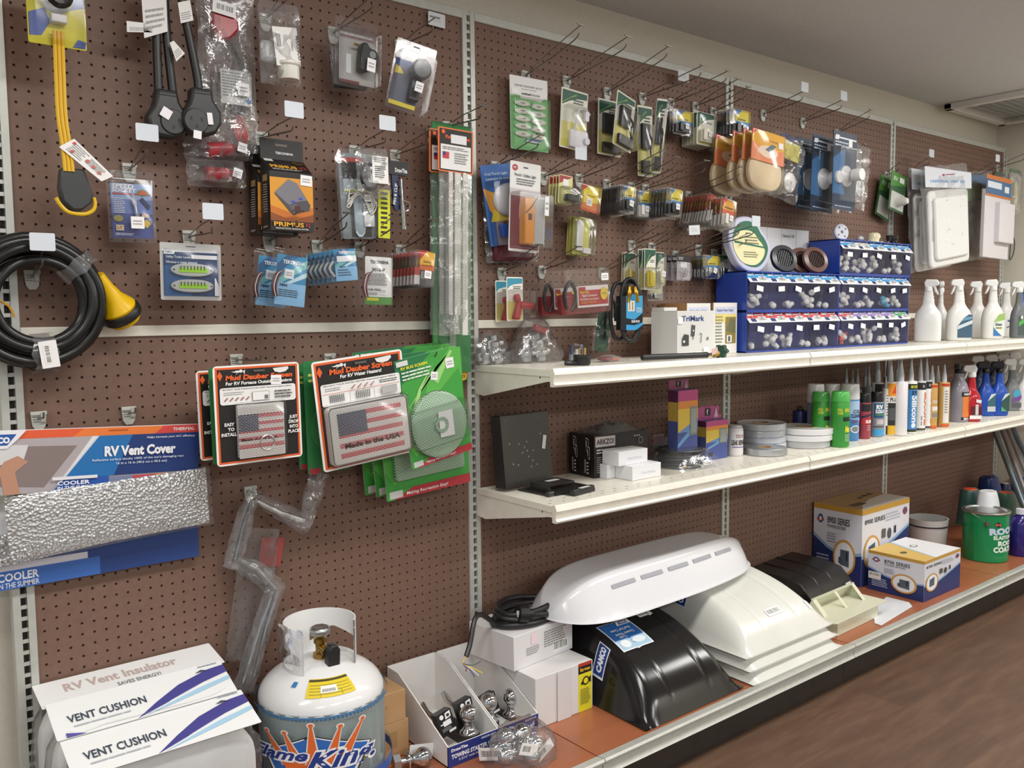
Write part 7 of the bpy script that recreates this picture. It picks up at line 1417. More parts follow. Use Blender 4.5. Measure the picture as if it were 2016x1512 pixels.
cartridge('orange sleeved cartridge with a white barcode strip, right one', 1856, -.295, 718, 0, '#c9a25a/s', [('r', 0, .94, 1, 1, '#c8452e'), ('r', 0, 0, 1, .05, '#d8582e'), ('r', .15, .08, .6, .92, '#e6e4e0'), ('l', .25, .3, .5, .85, 9, '#8a8a88')], frac=.72)
# OXID bottle and sprayers
y = -.25; x = PY(1885, 833, y).x; t = thing('cleaner_bottle', 'clear bottle with an orange and black label and black trigger head', 'spray bottle', loc(x, y, Z2))
q = MB(); H = htop(1885, 735, y)-Z2; q.lathe([(.044, 0), (.046, .006), (.046, H*.62), (.036, H*.78), (.022, H*.9), (.022, H)], '#8f8c98/g', n=26); q.build('bottle', t)
q = MB(); q.lathe([(.02, H), (.02, H+.015), (.015, H+.02)], '#1c1b1d/s', n=16); q.prism([(-.05, H+.035), (-.045, H+.02), (.02, H+.015), (.024, H+.03), (.01, H+.045), (-.04, H+.045)], -.012, .012, '#1c1b1d/s'); q.build('spray_head', t, Matrix.Rotation(.2, 4, 'Z'), bev=.003)
wrapprt(t, .046, .01, H*.62, [('r', .35, .08, 1, 1, '#e0813a'), ('r', .3, .84, 1, 1, '#232325'), ('t', 'OXIDATION', .4, .89, .07, '#efefef', {'fit': .55, 'bold': .04}), ('r', .3, 0, 1, .1, '#232325'), ('t', 'BIO-', .42, .01, .07, '#efefef', {'fit': .3, 'bold': .04}), ('l', .65, .3, .95, .8, 5, '#b0602a')], 130)
def spr2(lab, u, v, H, body, head, L_, grp=None, rz=0, dy=0, wd=.042):
    return sprayer('spray_bottle', lab, 'spray bottle', u, v, Z2, H, body, head, rz, L_, wd, .030, grp=grp)
spr2('red and white spray bottle with a white head on the lower shelf', 1912, -.29, .265, '#b3202a/g', '#e6e6e4/s', [('r', 0, 0, 1, .18, '#ececec'), ('r', .1, .18, 1, .6, '#5a2228'), ('p', [(.5, .8), (.9, .75), (.95, .9), (.5, .95)], '#ececec'), ('r', .45, .2, .7, .7, '#d9cfcf')])
spr2('blue spray bottle with a black head, left of its pair', 1939, -.24, .27, '#1f4fb0/s', '#1d1d20/s', [('p', [(.3, .1), (1, .1), (1, 1), (.7, .95), (.3, .5)], '#3f6a74'), ('p', [(.3, .6), (1, .95), (1, 1), (.6, .95)], '#d9dfe0'), ('r', .3, .1, 1, .35, '#c9cfcf')], 'blue spray bottles')
spr2('blue spray bottle with a black head, right of its pair', 1966, -.28, .27, '#1f4fb0/s', '#1d1d20/s', [('p', [(.3, .1), (1, .1), (1, 1), (.7, .95), (.3, .5)], '#35584e'), ('p', [(.3, .6), (1, .95), (1, 1), (.6, .95)], '#d9dfe0'), ('p', [(.3, .1), (.8, .1), (.3, .35)], '#58a878')], 'blue spray bottles')
spr2('grey spray bottle with a purple and blue label, white head', 1990, -.23, .27, '#7b7e80/s', '#e4e4e2/s', [('e', .6, .75, .35, .22, '#4fa8c4'), ('p', [(.2, .3), (1, .5), (1, .7), (.2, .5)], '#7a4a9a'), ('r', .2, .05, 1, .28, '#5a5a60')])
spr2('white spray bottle cut off by the right edge of the lower shelf', 2018, -.28, .27, '#e4e4e2/s', '#e8e8e6/s', None)
for k, (u, c) in enumerate(((1926, '#e2e2e0/s'), (1952, '#e2e2e0/s'), (1975, '#c9c9c8/s'), (1998, '#e2e2e0/s'))):
    sprayer('spray_bottle', 'white headed spray bottle in the back row, %s from the left' % ['first', 'second', 'third', 'fourth'][k], 'spray bottle', u, -.09, Z2, .285, '#34456e/s' if k < 2 else '#9a9c9c/s', c, 0, None, .042, .026, grp='back row spray bottles')
# ================= deck goods
# vent cushions at the left
def pad(lab, y0, y1, zt, x0, x1, items, sd, cardz, cat='vent cushion'):
    t = thing('vent_cushion', lab, cat, loc((x0+x1)/2, (y0+y1)/2, Z0), 'vent cushions in clear bags'); w_ = x1-x0; d = y1-y0; H = zt-Z0
    rr = random.Random(sd); of = {}
    def se(c, e): return math.copysign(abs(c)**e, c)
    q = MB(); nu, nv = 36, 16
    def fn(u, v):
        a = 2*PI*u; b = PI*(v-.5); cb = abs(math.cos(b))**.35; i = (round(u*nu) % nu, round(v*nv)); o = of.setdefault(i, rr.uniform(-1, 1)) if 0 < v < 1 else 0
        return (w_/2*.97*se(math.cos(a), .35)*cb, d/2*se(math.sin(a), .6)*cb+.002*o, max(0, H/2+H/2*se(math.sin(b), .45)+.0025*o-.0))
    q.grid(fn, nu, nv, FABR); q.build('padding', t, ang=80)
    q = MB(); of = {}
    def fb(u, v):
        a = 2*PI*u; cb = (1-abs(2*v-1)**8)**.5 if 0 < v < 1 else .9; o = of.setdefault((round(u*30) % 30, round(v*12)), rr.uniform(-1, 1))
        return ((w_/2+.006)*se(math.cos(a), .3)*max(cb, .9)+.004*o, (d/2+.004)*se(math.sin(a), .5)+.004*o, max(.0005, (H+.01)*v+.003*o))
    q.grid(fb, 30, 12, BAGT); q.build('clear_bag', t)
    za, zb_ = cardz; q = MB(); ya, yb = d/2+.004, -d/2-.01; L_ = math.hypot(ya-yb, za-zb_); an = math.atan2(za-zb_, ya-yb)
    q.T = Matrix.Translation((0, yb, zb_-Z0)) @ Matrix.Rotation(-(PI/2-an), 4, 'X')
    q.prism(rrect(w_*.96, L_, .003), -.0005, .0005, '#ededec/k'); q.prt(w_*.96, L_, items, x0=-w_*.48, y=-.0008); q.build('header_card', t)
VC = [('p', [(.42, .0), (.95, .62), (1, .62), (1, .85), (.9, .82), (.7, .6), (.55, .3)], '#5a56a0'), ('p', [(.42, .0), (.55, .3), (.7, .6), (.9, .82), (1, .85), (1, .62), (.75, .42), (.6, .2)], '#4a478f'), ('p', [(.45, 0), (.6, .16), (.8, .36), (1, .5), (1, .4), (.8, .24)], '#a9cfe6'), ('t', 'VENT CUSHION', .08, .36, .19, '#3f4a56', {'fit': .42, 'bold': .02}), ('l', .1, .2, .42, .28, 1, '#b5bac0'), ('p', [(.05, 0), (.15, 0), (.05, .12)], '#5a56a0'), ('p', [(.82, .78), (.86, .84), (.9, .78)], '#4a4f58'), ('l', .85, .9, .97, .96, 1, '#9aa0a8')]
pad('rear vent insulator roll in a clear bag, highest of the white cushions', -.105, -.012, .478, -1.222, -.815, [('t', 'RV Vent Insulator', .14, .45, .3, '#c5b3ad', {'fit': .62, 'bold': .03}), ('t', 'SAVES ENERGY!', .4, .15, .14, '#7a7f86', {'fit': .24})], 1, (.503, .488))
pad('middle vent cushion with a purple curve on its white header card', -.205, -.112, .452, -1.215, -.825, VC, 2, (.493, .455))
pad('front vent cushion with a purple curve header and a large white pad', -.315, -.212, .405, -1.21, -.815, VC, 3, (.452, .418))
# propane tank
TX, TY, TR = -.610, -.185, .153
t = thing('propane_tank', 'white propane tank with a flame crown logo, yellow label and brass valve', 'gas tank', loc(TX, TY, Z0))
q = MB(); pr = [(.10, .0), (.105, .004), (.105, .03)]; q.lathe([(.108, 0), (.108, .04), (.1, .04)], '#e4e4e2/g', n=40); q.build('foot_ring', t)
H1 = .075; H2 = .235; prof = [(.02, .028)]+[(TR*math.sin(a), H1-.047*math.cos(a)) for a in [PI/2*i/8 for i in range(1, 9)]]+[(TR, H2)]+[(TR*math.cos(a), H2+.085*math.sin(a)) for a in [PI/2*i/10 for i in range(1, 11)]]
mats = ['#e9e9e8/g' if not (8 <= j < 9) else '#8d9a9a/s' for j in range(len(prof)-1)]
q = MB(); q.lathe(prof, '#e9e9e8/g', n=56, mats=mats); q.build('cylinder_body', t, ang=60)
CR = [('r', 0, 0, 1, 1, '#8f9c9c')]
CR += [('p', [(i/70, .94), ((i+.55)/70, .94), ((i+.5)/70, .985), ((i)/70, .985)], '#3f76a8') for i in range(70)]+[('r', 0, .975, 1, 1, '#4a80b0')]
CR += [('p', [(i/70, .12), ((i+.4)/70, .12), ((i+.3)/70, .2)], '#4a6fb8') for i in range(70)]+[('r', 0, 0, 1, .12, '#2f5fae')]
CR += [('p', [(.325, .56), (.50, .80), (.70, .57), (.64, .20), (.38, .20)], '#20222a'), ('p', [(.33, .555), (.50, .785), (.695, .565), (.635, .22), (.385, .22)], '#e8ecf0'), ('p', [(.34, .55), (.50, .77), (.685, .56), (.625, .23), (.395, .23)], '#2e6cbc')]
sp = [(.345, .80, .43, .5), (.415, .82, .465, .5), (.50, .93, .505, .52), (.59, .88, .55, .5), (.665, .90, .585, .5)]
for a, b, c, d in sp: CR += [('p', [(a-.006, b), (a+.006, b), (c+.026, d-.1), (c-.026, d-.1)], '#efe9e6'), ('e', a, b, .013, .034, '#efe9e6')]
CR += [('p', [(.41, .46), (.61, .46), (.585, .14), (.435, .14)], '#dd6a2e')]
for a, b, c, d in sp: CR += [('p', [(a-.003, b), (a+.003, b), (c+.020, d-.1), (c-.020, d-.1)], '#dd6a2e'), ('e', a, b, .008, .022, '#dd6a2e')]
CR += [('t', 'Flame', .282, .47, .155, '#eef0f4', {'fit': .215, 'bold': .09, 'shear': .35}), ('t', 'King.', .48, .36, .23, '#eef0f4', {'fit': .235, 'bold': .09, 'shear': .35}), ('t', 'Flame', .285, .48, .14, '#1d3a86', {'fit': .205, 'bold': .03, 'shear': .35}), ('t', 'King.', .485, .37, .215, '#1d3a86', {'fit': .225, 'bold': .03, 'shear': .35})]
wrapprt(t, TR, H1-.02, H2+.004, CR, 250, 'printed_sleeve', -125)
def ontank(az, el, o=.0012):  # point on upper dome
    r = TR*math.cos(el); return Vector((r*math.cos(az), r*math.sin(az), H2+.085*math.sin(el)))*1+Vector((math.cos(az)*o, math.sin(az)*o, o))
q = MB()
def dpatch(q, a0, a1, e0, e1, mat, o, n=12):
    q.grid(lambda u, v: ontank(rad(a0+(a1-a0)*u), rad(e0+(e1-e0)*v), o), n, 4, mat)
dpatch(q, -132, -80, 27, 52, '#e3c92a/k', .0012); dpatch(q, -132, -80, 48, 51, '#4a4322/k', .0015)
for e in (31, 35, 39, 43): dpatch(q, -129, -83, e, e+.7, '#8f8430/k', .0015)
for a in (-117, -95): dpatch(q, a, a+.5, 28, 35, '#8f8430/k', .0016, 2)
dpatch(q, -117, -99, 32.5, 42, '#efeeea/k', .0019)
for k in range(12): dpatch(q, -115+1.2*k, -114.5+1.2*k, 34, 38, '#3a3a3a', .0022, 2)
q.build('warning_label', t)
q = MB(); dpatch(q, -152, -146, 40, 47, '#2f78b8/k', .0015); q.build('blue_sticker', t)
# collar
zc = H2+.066; q = MB(); RC = .088
def wall_(a0, a1, z0, z1, n=20, th=.0035):
    for r in (RC, RC-th):
        q.grid(lambda u, v: (r*math.cos(rad(a0+(a1-a0)*u)), r*math.sin(rad(a0+(a1-a0)*u)), (z0(u) if callable(z0) else z0)*(1-v)+(z1(u) if callable(z1) else z1)*v), n, 3, '#ebebea/g')
    for zz in (z0, z1):
        q.grid(lambda u, v: ((RC-th*v)*math.cos(rad(a0+(a1-a0)*u)), (RC-th*v)*math.sin(rad(a0+(a1-a0)*u)), zz(u) if callable(zz) else zz), n, 1, '#ebebea/g')
TOPC = H2+.18
wall_(-45, 215, lambda u: TOPC-.045-.012*abs(math.sin(u*PI*3)), TOPC, 40)            # upper band open to the front
wall_(-45, -33, zc-.004, TOPC-.02, 4); wall_(196, 216, zc-.004, TOPC-.03, 5)
wall_(55, 125, zc-.004, lambda u: zc+.03+.03*abs(2*u-1)**2, 14); wall_(-30, 55, zc-.006, zc+.014, 10); wall_(125, 196, zc-.006, zc+.014, 10)
wall_(82, 98, zc+.02, TOPC-.02, 4)
q.build('collar', t)
q = MB(); q.lathe([(.018, zc+.012), (.018, zc+.03), (.012, zc+.034), (.012, zc+.052), (.016, zc+.056), (.016, zc+.066), (.008, zc+.07), (.007, zc+.082)], '#a98a4c/m', n=16); q.cyl((0, 0, zc+.045), (.0, -.035, zc+.04), .011, .012, '#a98a4c/m', 14); q.build('brass_valve', t)
q = MB(); q.lathe([(0, zc+.074), (.02, zc+.076), (.027, zc+.08), (.027, zc+.09), (.021, zc+.096), (0, zc+.095)], '#b9bcba/m', n=8); q.build('hand_wheel', t, bev=.002)
q = MB(); q.prism([(-.016, -.02), (.016, -.02), (.018, .02), (.010, .034), (-.006, .034), (-.014, .022)], -.058, -.033, '#202021/r'); q.build('black_valve_cap', t, Matrix.Translation((.008, 0, zc+.028)), bev=.004)
q = MB(); rr = random.Random(3); of = {}
q.grid(lambda u, v: ((RC+.01+.006*of.setdefault((round(u*12), round(v*5)), rr.uniform(-1, 1)))*math.cos(rad(100+120*u)), (RC+.01)*math.sin(rad(100+120*u)), TOPC+.008-.09*v), 12, 5, BAGT); q.build('torn_film', t)
# brown cartons
xb = PY(802, 1400, -.20).x
for k, (lb, z, zz) in enumerate((('lower plain brown carton between the tank and the trays', Z0, .0), ('upper plain brown carton behind the tank shoulder', Z0+.0955, .0))):
    t = thing('cardboard_box', lb, 'box', loc(xb-.115, -.20, z), 'brown cartons'); q = MB(); q.box(0, 0, 0, .11+(.008 if k == 0 else 0), .17, .095 if k == 0 else .082, CARDB); q.prt(.11, .09, [('r', .45, .3, .75, .8, '#a58258')] if k == 0 else [('r', .45, .45, .5, .55, '#a58258')]); 
    if k: q.T = Matrix.Translation((0, 0, .082)) @ Matrix.Rotation(-PI/2, 4, 'X'); q.prt(.11, .17, [('r', .3, .35, .5, .6, '#d9d3c6')])
    q.build('carton', t, bev=.0015)
# towing starter kit trays
zs = Z0
def tray(lab, x0, x1, balls, grp='open display trays'):
    t = thing('display_tray', lab, 'display tray', loc(x0, -.335, Z0), grp); w_ = x1-x0; D = .30; th = .003; hb = .175; hf = .055; c = '#e3e1de/k'
    q = MB(); q.box(0, 0, 0, w_, D, th, c)
    for xx in (0, w_-th): q.prism([(0, 0), (D, 0), (D, hb), (D-.06, hb), (.0, hf)], xx, xx+th, c, 'x')
    q.box(0, D-th, 0, w_, D, hb, c); q.build('tray_walls', t)
    q = MB(); q.box(0, 0, 0, w_, th, hf, '#dcdcdc/k'); q.prt(w_, hf, [('r', 0, 0, 1, 1, '#27347c'), ('t', 'DrawTite', .06, .72, .14, '#f0f1f6', {'fit': .32, 'bold': .04}), ('t', 'TOWING STARTER KIT', .06, .38, .2, '#f0f1f6', {'fit': .85, 'bold': .04}), ('t', '5-5/16" wide ball mount', .2, .2, .11, '#e3e6f2', {'fit': .6}), ('t', '40058-002', .64, .82, .1, '#e3e6f2', {'fit': .3, 'bold': .02}), ('t', '2"', .84, .58, .14, '#e3e6f2', {'bold': .03})], y=-.0004); q.build('front_panel', t)
    q = MB(); q.prism([(.02, 0), (D-.01, 0), (D-.01, .14), (D-.08, .14), (.02, .05)], w_*.06, w_*.06+.002, CARDB, 'x'); q.build('cardboard_insert', t)
    return t
XA = -.337; XM = -.172; XB = -.012
tray('open white tray with a blue towing kit front, left of its pair', XA, XM-.002, 1); tray('open white tray with a blue towing kit front, beside the white boxes', XM+.001, XB-.022, 2)
def hitch(lab, u, v, y, cx=.0):
    """ball mount kit: chrome ball on a shank with black card behind; pixel of the ball centre"""
    P = PY(u, v, y); t = thing('hitch_ball_kit', lab, 'hitch ball', loc(P.x, P.y, Z0+.0035), 'chrome hitch ball kits'); zc = P.z-Z0-.0035; ch = '#cfd0d2/c'
    q = MB(); k = PI/10; q.lathe([(.0, zc+.0245)]+[(.0245*math.sin(a), zc+.0245*math.cos(a)) for a in [PI*i/14 for i in range(1, 12)]]+[(.013, zc-.024), (.0125, zc-.03), (.018, zc-.042), (.026, zc-.048), (.026, zc-.052), (0, zc-.052)], ch, n=32); q.build('chrome_ball', t, ang=60)
    q = MB(); q.box(-.022, -.02, 0, .022, .12, max(.004, zc-.0525), '#262527/s'); q.build('ball_mount', t, bev=.002)
    q = MB(); q.T = Matrix.Translation((-.055, .012, zc-.045)) @ Matrix.Rotation(rad(-12), 4, 'Y') @ Matrix.Rotation(rad(-14), 4, 'X'); q.box(-.022, 0, 0, .026, .028, .062, '#1f1e20/s'); q.prt(.048, .062, [('e', .3, .82, .13, .1, '#eceaea'), ('p', [(.55, .92), (.9, .95), (.88, .7), (.5, .66)], '#eceaea'), ('r', .62, .74, .8, .86, '#1f1e20'), ('r', .28, .4, .8, .62, '#eceaea'), ('p', [(.1, .55), (.3, .55), (.3, .5), (.1, .5)], '#eceaea'), ('r', .5, .08, .95, .18, '#e3e3e3'), ('l', .1, .2, .8, .36, 3, '#9a9a9a')], x0=-.022); q.build('printed_carton', t)
    q = MB(); q.tube([(-.055, .06, zc-.03), (-.06, .11, zc-.02), (-.05, .15, zc-.012)], .008, '#bcbcbc/c', 10); q.build('hitch_pin', t)
hitch('chrome hitch ball kit in the left tray', 923, 1405, -.27); hitch('chrome hitch ball kit at the left of the right hand tray', 962, 1382, -.245); hitch('chrome hitch ball kit at the right of the right hand tray', 1007, 1371, -.22)
# loose balls in front
def loose(lab, u, v, z, rz, card, bag=False):
    x, y = at(u, v, z); t = thing('hitch_ball', lab, 'hitch ball', loc(x, y, Z0, rz), 'loose hitch balls')
    q = MB(); q.T = Matrix.Translation((0, 0, .026)) @ Matrix.Rotation(PI/2, 4, 'Y'); q.lathe([(0, .0)]+[(.0245*math.sin(a), .0245-.0245*math.cos(a)) for a in [PI*i/12 for i in range(1, 10)]]+[(.013, .05), (.02, .06), (.025, .063), (.025, .067), (.009, .067), (.009, .09)], '#c9cbcd/c', n=28); q.build('chrome_ball', t, ang=60)
    q = MB(); q.T = Matrix.Translation((.085, 0, .026)) @ Matrix.Rotation(PI/2, 4, 'Y'); q.lathe([(.010, 0), (.021, .0), (.021, .018), (.010, .018)], '#b5b8b9/m', n=6); q.build('hex_nut', t)
    if card: q = MB(); q.T = Matrix.Translation((.02, -.028, .012)) @ Matrix.Rotation(-.1, 4, 'Y'); q.prism(rrect(.065, .034, .002, z0=0), -.0005, .0, '#e6e6e4/k'); q.prt(.065, .034, [('b', .5 if card == 1 else .1, .1, .95, .9, 0), ('l', .08, .3, .45, .8, 4, '#999')], x0=-.0325, y=-.0006); q.build('barcode_card', t)
    return t
loose('chrome ball with a hex nut lying on a printed card by the tank', 850, 1505, Z0, rad(165), 1)
loose('chrome hitch ball wrapped with a barcode strip before the left tray', 958, 1494, Z0, rad(-50), 2)
x, y = at(1035, 1498, Z0); t = thing('bagged_hitch_balls', 'crumpled clear bags of chrome hitch balls at the deck front', 'bagged hitch balls', loc(x, y+.02, Z0))
for a, b, c in ((-.05, 0, .024), (.045, -.005, .024), (-.01, .04, .024), (-.035, .02, .06), (.02, .02, .056), (0, -.045, .024)): q = MB(); q.sphere((a, b, c), .0235, '#c9cdd2/c', 22); q.cyl((a, b, max(.004, c-.03)), (a, b, c-.02), .013, .012, '#c9cdd2/c', 14); q.build('chrome_ball', t)
q = MB(); rr = random.Random(12); of = {}
q.grid(lambda u, v: ((.105*(1-.5*v**2)+.010*of.setdefault((round(u*22) % 22, round(v*8)), rr.uniform(-1, 1)))*math.cos(2*PI*u), (.08*(1-.5*v**2)+.008*of.get((round(u*22) % 22, round(v*8)), 0))*math.sin(2*PI*u), .001+.095*v), 22, 8, BAG); q.build('clear_bag', t)
for a, b, c, r_ in ((-.03, -.07, .06, .4), (.03, -.06, .035, -.5)): q = MB(); q.T = Matrix.Translation((a, b, c)) @ Matrix.Rotation(r_, 4, 'Y'); q.prism(rrect(.06, .03, .001, z0=-.015), -.0005, 0, '#ecebe9/k'); q.prt(.06, .03, [('b', .1, .1, .6, .9, 0)], x0=-.03, z0=-.015, y=-.0006); q.build('barcode_label', t)
# white cartons and cord
B2 = PZ(1055, 1437, Z0); zb2 = htop(1047, 1340, B2.y)-Z0
w2 = PZ(1162, 1390, Z0).x-B2.x
YB = [('r', .74, 0, .98, 1, '#e6dc2e'), ('r', .74, .78, .98, .95, '#1f1c1a'), ('r', .74, .93, .98, 1, '#b33a2e'), ('t', 'Bargman', .77, .83, .07, '#e2b02e', {'fit': .18, 'bold': .04}), ('e', .87, .62, .06, .09, '#26241e'), ('e', .87, .62, .04, .06, '#e6dc2e'), ('p', [(.78, .6), (.82, .64), (.84, .58), (.8, .55)], '#26241e'), ('p', [(.92, .66), (.96, .7), (.96, .56), (.93, .58)], '#26241e'), ('l', .77, .15, .95, .48, 9, '#6b6a3a'), ('p', [(.48, .32), (.56, .4), (.62, .3), (.54, .2)], '#e6d5de'), ('r', .36, .0, .6, 1, '#d9d5d6')]
geo = (loc(B2.x, B2.y, Z0), w2, .27, zb2); carton('lower white carton with a yellow and black side label', geo, '#dedbda/k', YB, None, [('r', .0, .5, 1, .505, '#b9b5b3'), ('r', .45, .5, .455, 1, '#b9b5b3')])
zt_ = Z0+zb2+.0006; N1 = PZ(1012, 1323, zt_); R1 = PZ(1127, 1276, zt_); an = math.atan2(R1.y-N1.y, R1.x-N1.x); w1 = (R1-N1).length; h1 = htop(1009, 1256, N1.y)-zt_
geo = (loc(N1.x, N1.y, zt_, an), w1, .19, h1); carton('upper white carton with a printed barcode label, under the black cord', geo, '#e0dddd/k', [('b', .66, .1, .92, .42, 0), ('l', .5, .35, .88, .85, 7, '#8a8888'), ('l', .2, .3, .42, .55, 4, '#9a9898'), ('r', .28, .6, .38, .9, '#efd9dc')])
c0 = Matrix.Translation((N1.x, N1.y, zt_+h1+.0006)) @ Matrix.Rotation(an, 4, 'Z') @ Matrix.Translation((w1*.47, .085, 0))
t = thing('extension_cord', 'coiled black power cord with a round plug resting on the white cartons', 'power cord', c0)
for k, (a, b, z_) in enumerate(((.100, .07, .0095), (.090, .062, .012), (.098, .066, .028), (.088, .058, .03), (.094, .068, .043))):
    q = MB(); q.tube([(a*math.cos(s_)+.004*k, b*math.sin(s_), z_+.004*math.sin(2*s_+k)) for s_ in [2*PI*i/26 for i in range(26)]], .0088, '#222122/r', 10, closed=True); q.build('cord_loop', t)
q = MB(); q.cyl((-.06, -.045, .045), (-.035, -.055, .04), .026, .028, '#1d1c1d/r', 20); q.cyl((-.035, -.055, .04), (-.02, -.06, .037), .018, .016, '#1d1c1d/r', 16); q.cyl((-.02, -.06, .037), (.035, -.07, .025), .013, .010, '#232223/r', 14); q.build('plug', t)
q = MB(); q.box(-.064, -.052, .036, -.0605, -.044, .054, '#e0dfe0/k'); q.build('white_sticker', t, Matrix.Rotation(0, 4, 'Z'))
iv = c0.inverted(); g = lambda u, v, y: iv @ PY(u, v, y)
q = MB(); q.tube([Vector((-.105, .0, .012)), g(940, 1210, -.17), g(925, 1270, -.20), g(918, 1292, -.21)], .0075, '#222122/r', 8, sub=4); q.build('cord_tail', t)
for cc, du, dv in (('#e3c92a/s', 38, 33), ('#efefef/s', 30, 38), ('#2a2a2a/s', 35, 10), ('#6a5aa8/s', 22, 40), ('#8a5a3a/s', 5, 30)): q = MB(); q.tube([g(917, 1292, -.21), g(912, 1306, -.215), g(916+du*.4, 1306+dv*.3, -.22), g(912+du, 1292+dv, -.22)], .0016, cc, 6, sub=3); q.build('wire', t)
# domed vent covers
def dome(lab, x0, x1, y0, y1, z, H, mat, grp, thick=.003, slope=.34, seed=0):
    t = thing('roof_vent_cover', lab, 'vent cover', loc((x0+x1)/2, (y0+y1)/2, z), grp); w_ = x1-x0; d = y1-y0
    def ht(xn, s):   # xn -1..1, s 0 front .. 1 back
        f = max(0, min(1, (s-.016)/.984)); hs = H*(1-(1-f)**2.3)**.62
        e = (1-abs(xn)-.022)/slope; e = max(0, min(1, e)); g_ = 1-(1-e)**2.0
        lim = H*max(0, f)*1.0
        return .004+hs*g_ if (e > 0 and f > 0) else .004
    def P_(u, v, off=0):
        xn = 2*u-1; tp = 1+.0*v; xw = w_*.5*xn*(1-.06*v)
        gro = .003 if (.36 < abs(xn) < .40 and v > .06) else 0
        return (xw, -d/2+d*v, ht(xn, v)+off-gro)
    q = MB(); nu, nv = 60, 34; q.grid(lambda u, v: P_(u, v), nu, nv, mat); 
    q.grid(lambda u, v: (P_(u, v)[0]*.985, P_(u, v)[1], max(.0, P_(u, v, -thick)[2])), nu, nv, mat)
    b = q.build('moulded_cover', t, ang=75); return t, P_, w_, d
BK = '#1b1a1a/g'
t, P_, w_, d = dome('glossy black domed roof vent cover with a blue printed label', .195, .640, -.525, -.06, Z0, .212, BK, 'domed roof vent covers')
def surf(t, P_, u0, u1, v0, v1, name, base, items=(), flip=False):
    """thin label lying on the dome, printed items follow the curve"""
    f = MB(); f.prt(1, 1, [('r', 0, 0, 1, 1, base)]+list(items), st=.1); fine(f, 12)
    def at_(a, b): return Vector(P_(u0+(u1-u0)*a, v0+(v1-v0)*b))
    out = []
    for x, y, z in f.v:
        if flip: x, z = 1-x, 1-z
        p = at_(x, z); n = (at_(x+.03, z)-at_(x-.03, z)).cross(at_(x, z+.03)-at_(x, z-.03)).normalized()
        if n.z < 0: n = -n
        out.append(tuple(p+n*(.0016-y*.0012)))
    f.v = out; return f.build(name, t)
VL = [('r', .03, .03, .97, .66, '#2a6cb5/k'), ('p', [(.03, .66), (.97, .66), (.97, .97), (.03, .97)], '#a9c8dc/k'), ('e', .75, .8, .14, .12, '#e6eaec/k'), ('e', .3, .78, .2, .1, '#dfe6ea/k'), ('p', [(.03, .03), (.4, .03), (.48, .2), (.03, .2)], '#f0f2f4/k'), ('p', [(.06, .05), (.34, .05), (.4, .17), (.1, .17)], '#1f3f86/k'), ('t', 'CAMCO', .1, .08, .06, '#f0f2f4', {'fit': .24, 'bold': .05}), ('t', 'Roof Vent Cover', .2, .3, .08, '#eef3f8', {'fit': .62, 'bold': .03}), ('t', "Couvercle d'event", .2, .46, .08, '#eef3f8', {'fit': .6, 'bold': .03}), ('t', 'de toit', .5, .56, .07, '#eef3f8', {'fit': .26, 'bold': .03})]
LG = [('r', .05, .08, .95, .92, '#1f3f86/k'), ('t', 'CAMCO', .12, .3, .4, '#eef2f8', {'fit': .76, 'bold': .06})]
BC = [('b', .05, .05, .95, .95, 0)]
surf(t, P_, .17, .47, .34, .60, 'printed_label', '#f0f0f0/k', VL, True)
surf(t, P_, .58, .72, .56, .62, 'barcode_label', '#e9e9e8/k', BC)
surf(t, P_, .05, .13, .42, .52, 'blue_logo_label', '#e6e9ee/k', LG)
WH = noisy('milky_white_plastic', '#dcdcd4', '#e2e2da', 8, .22)
for k in range(3):
    lb = ('milky white domed vent cover, bottom of its stack of three', 'milky white domed vent cover, middle of its stack of three', 'milky white domed vent cover with a blue label, top of its stack of three')[k]
    t, P_, w_, d = dome(lb, .668-.006*k, 1.178-.012*k, -.540+.010*k, -.03, Z0+.0405*k, .165, WH if k else WH, 'domed roof vent covers', .003, .3)
    surf(t, P_, .42, .58, .055 if k < 2 else .13, .085 if k < 2 else .18, 'barcode_label', '#f1f1f0/k', BC)
    surf(t, P_, .84, .88, .09, .15, 'price_sticker', '#f4f4f4/k', [])
    if k == 2:
        surf(t, P_, .20, .48, .52, .80, 'printed_label', '#f0f0f0/k', VL, True); surf(t, P_, .06, .13, .56, .66, 'blue_logo_label', '#e6e9ee/k', LG)
# long fridge vent across the domes
xl, xr = PY(1068, 1165, -.2).x, PY(1452, 1078, -.16).x
t = thing('fridge_vent', 'long glossy white roof vent with slots lying across the domed covers', 'roof vent', loc((xl+xr)/2, -.185, Z0+.252, rad(3), 0, rad(.6))); Lh = (xr-xl)/2; Wd = .155
def fv(xn, yn, s=1):
    ex = abs(xn); w_ = Wd*(1-.28*max(0, (xn+.1))**2)*(1-ex**7)**.5 if ex < 1 else 0
    hh = (.118*(1-ex**6)**.6 if ex < 1 else 0)
    a = abs(yn); e = max(0, (a-.5)/.5); pr = (1-e)*.86+.14*(1-e**3) if e > .12 else 1-e*.5
    return (Lh*xn, w_*yn, .004+hh*max(0, min(1, pr)))
q = MB(); q.grid(lambda u, v: fv(math.sin(PI*(u-.5)), 2*v-1), 64, 28, '#e3e3e6/g')
q.grid(lambda u, v: (fv(math.sin(PI*(u-.5)), 2*v-1)[0]*1.012, fv(math.sin(PI*(u-.5)), 2*v-1)[1]*1.06, .004), 64, 2, '#dedee0/g'); q.build('vent_shell', t, ang=70)
q = MB()
for k in range(5):
    xc = -.62+.27*k; 
    def sl(u, v): p = fv(xc+.21*u-.02, -.70+.05*v); return (p[0], p[1]-.0022, p[2]+.0016)
    q.grid(sl, 6, 2, '#a3a4ad/s')
q.build('slots', t)
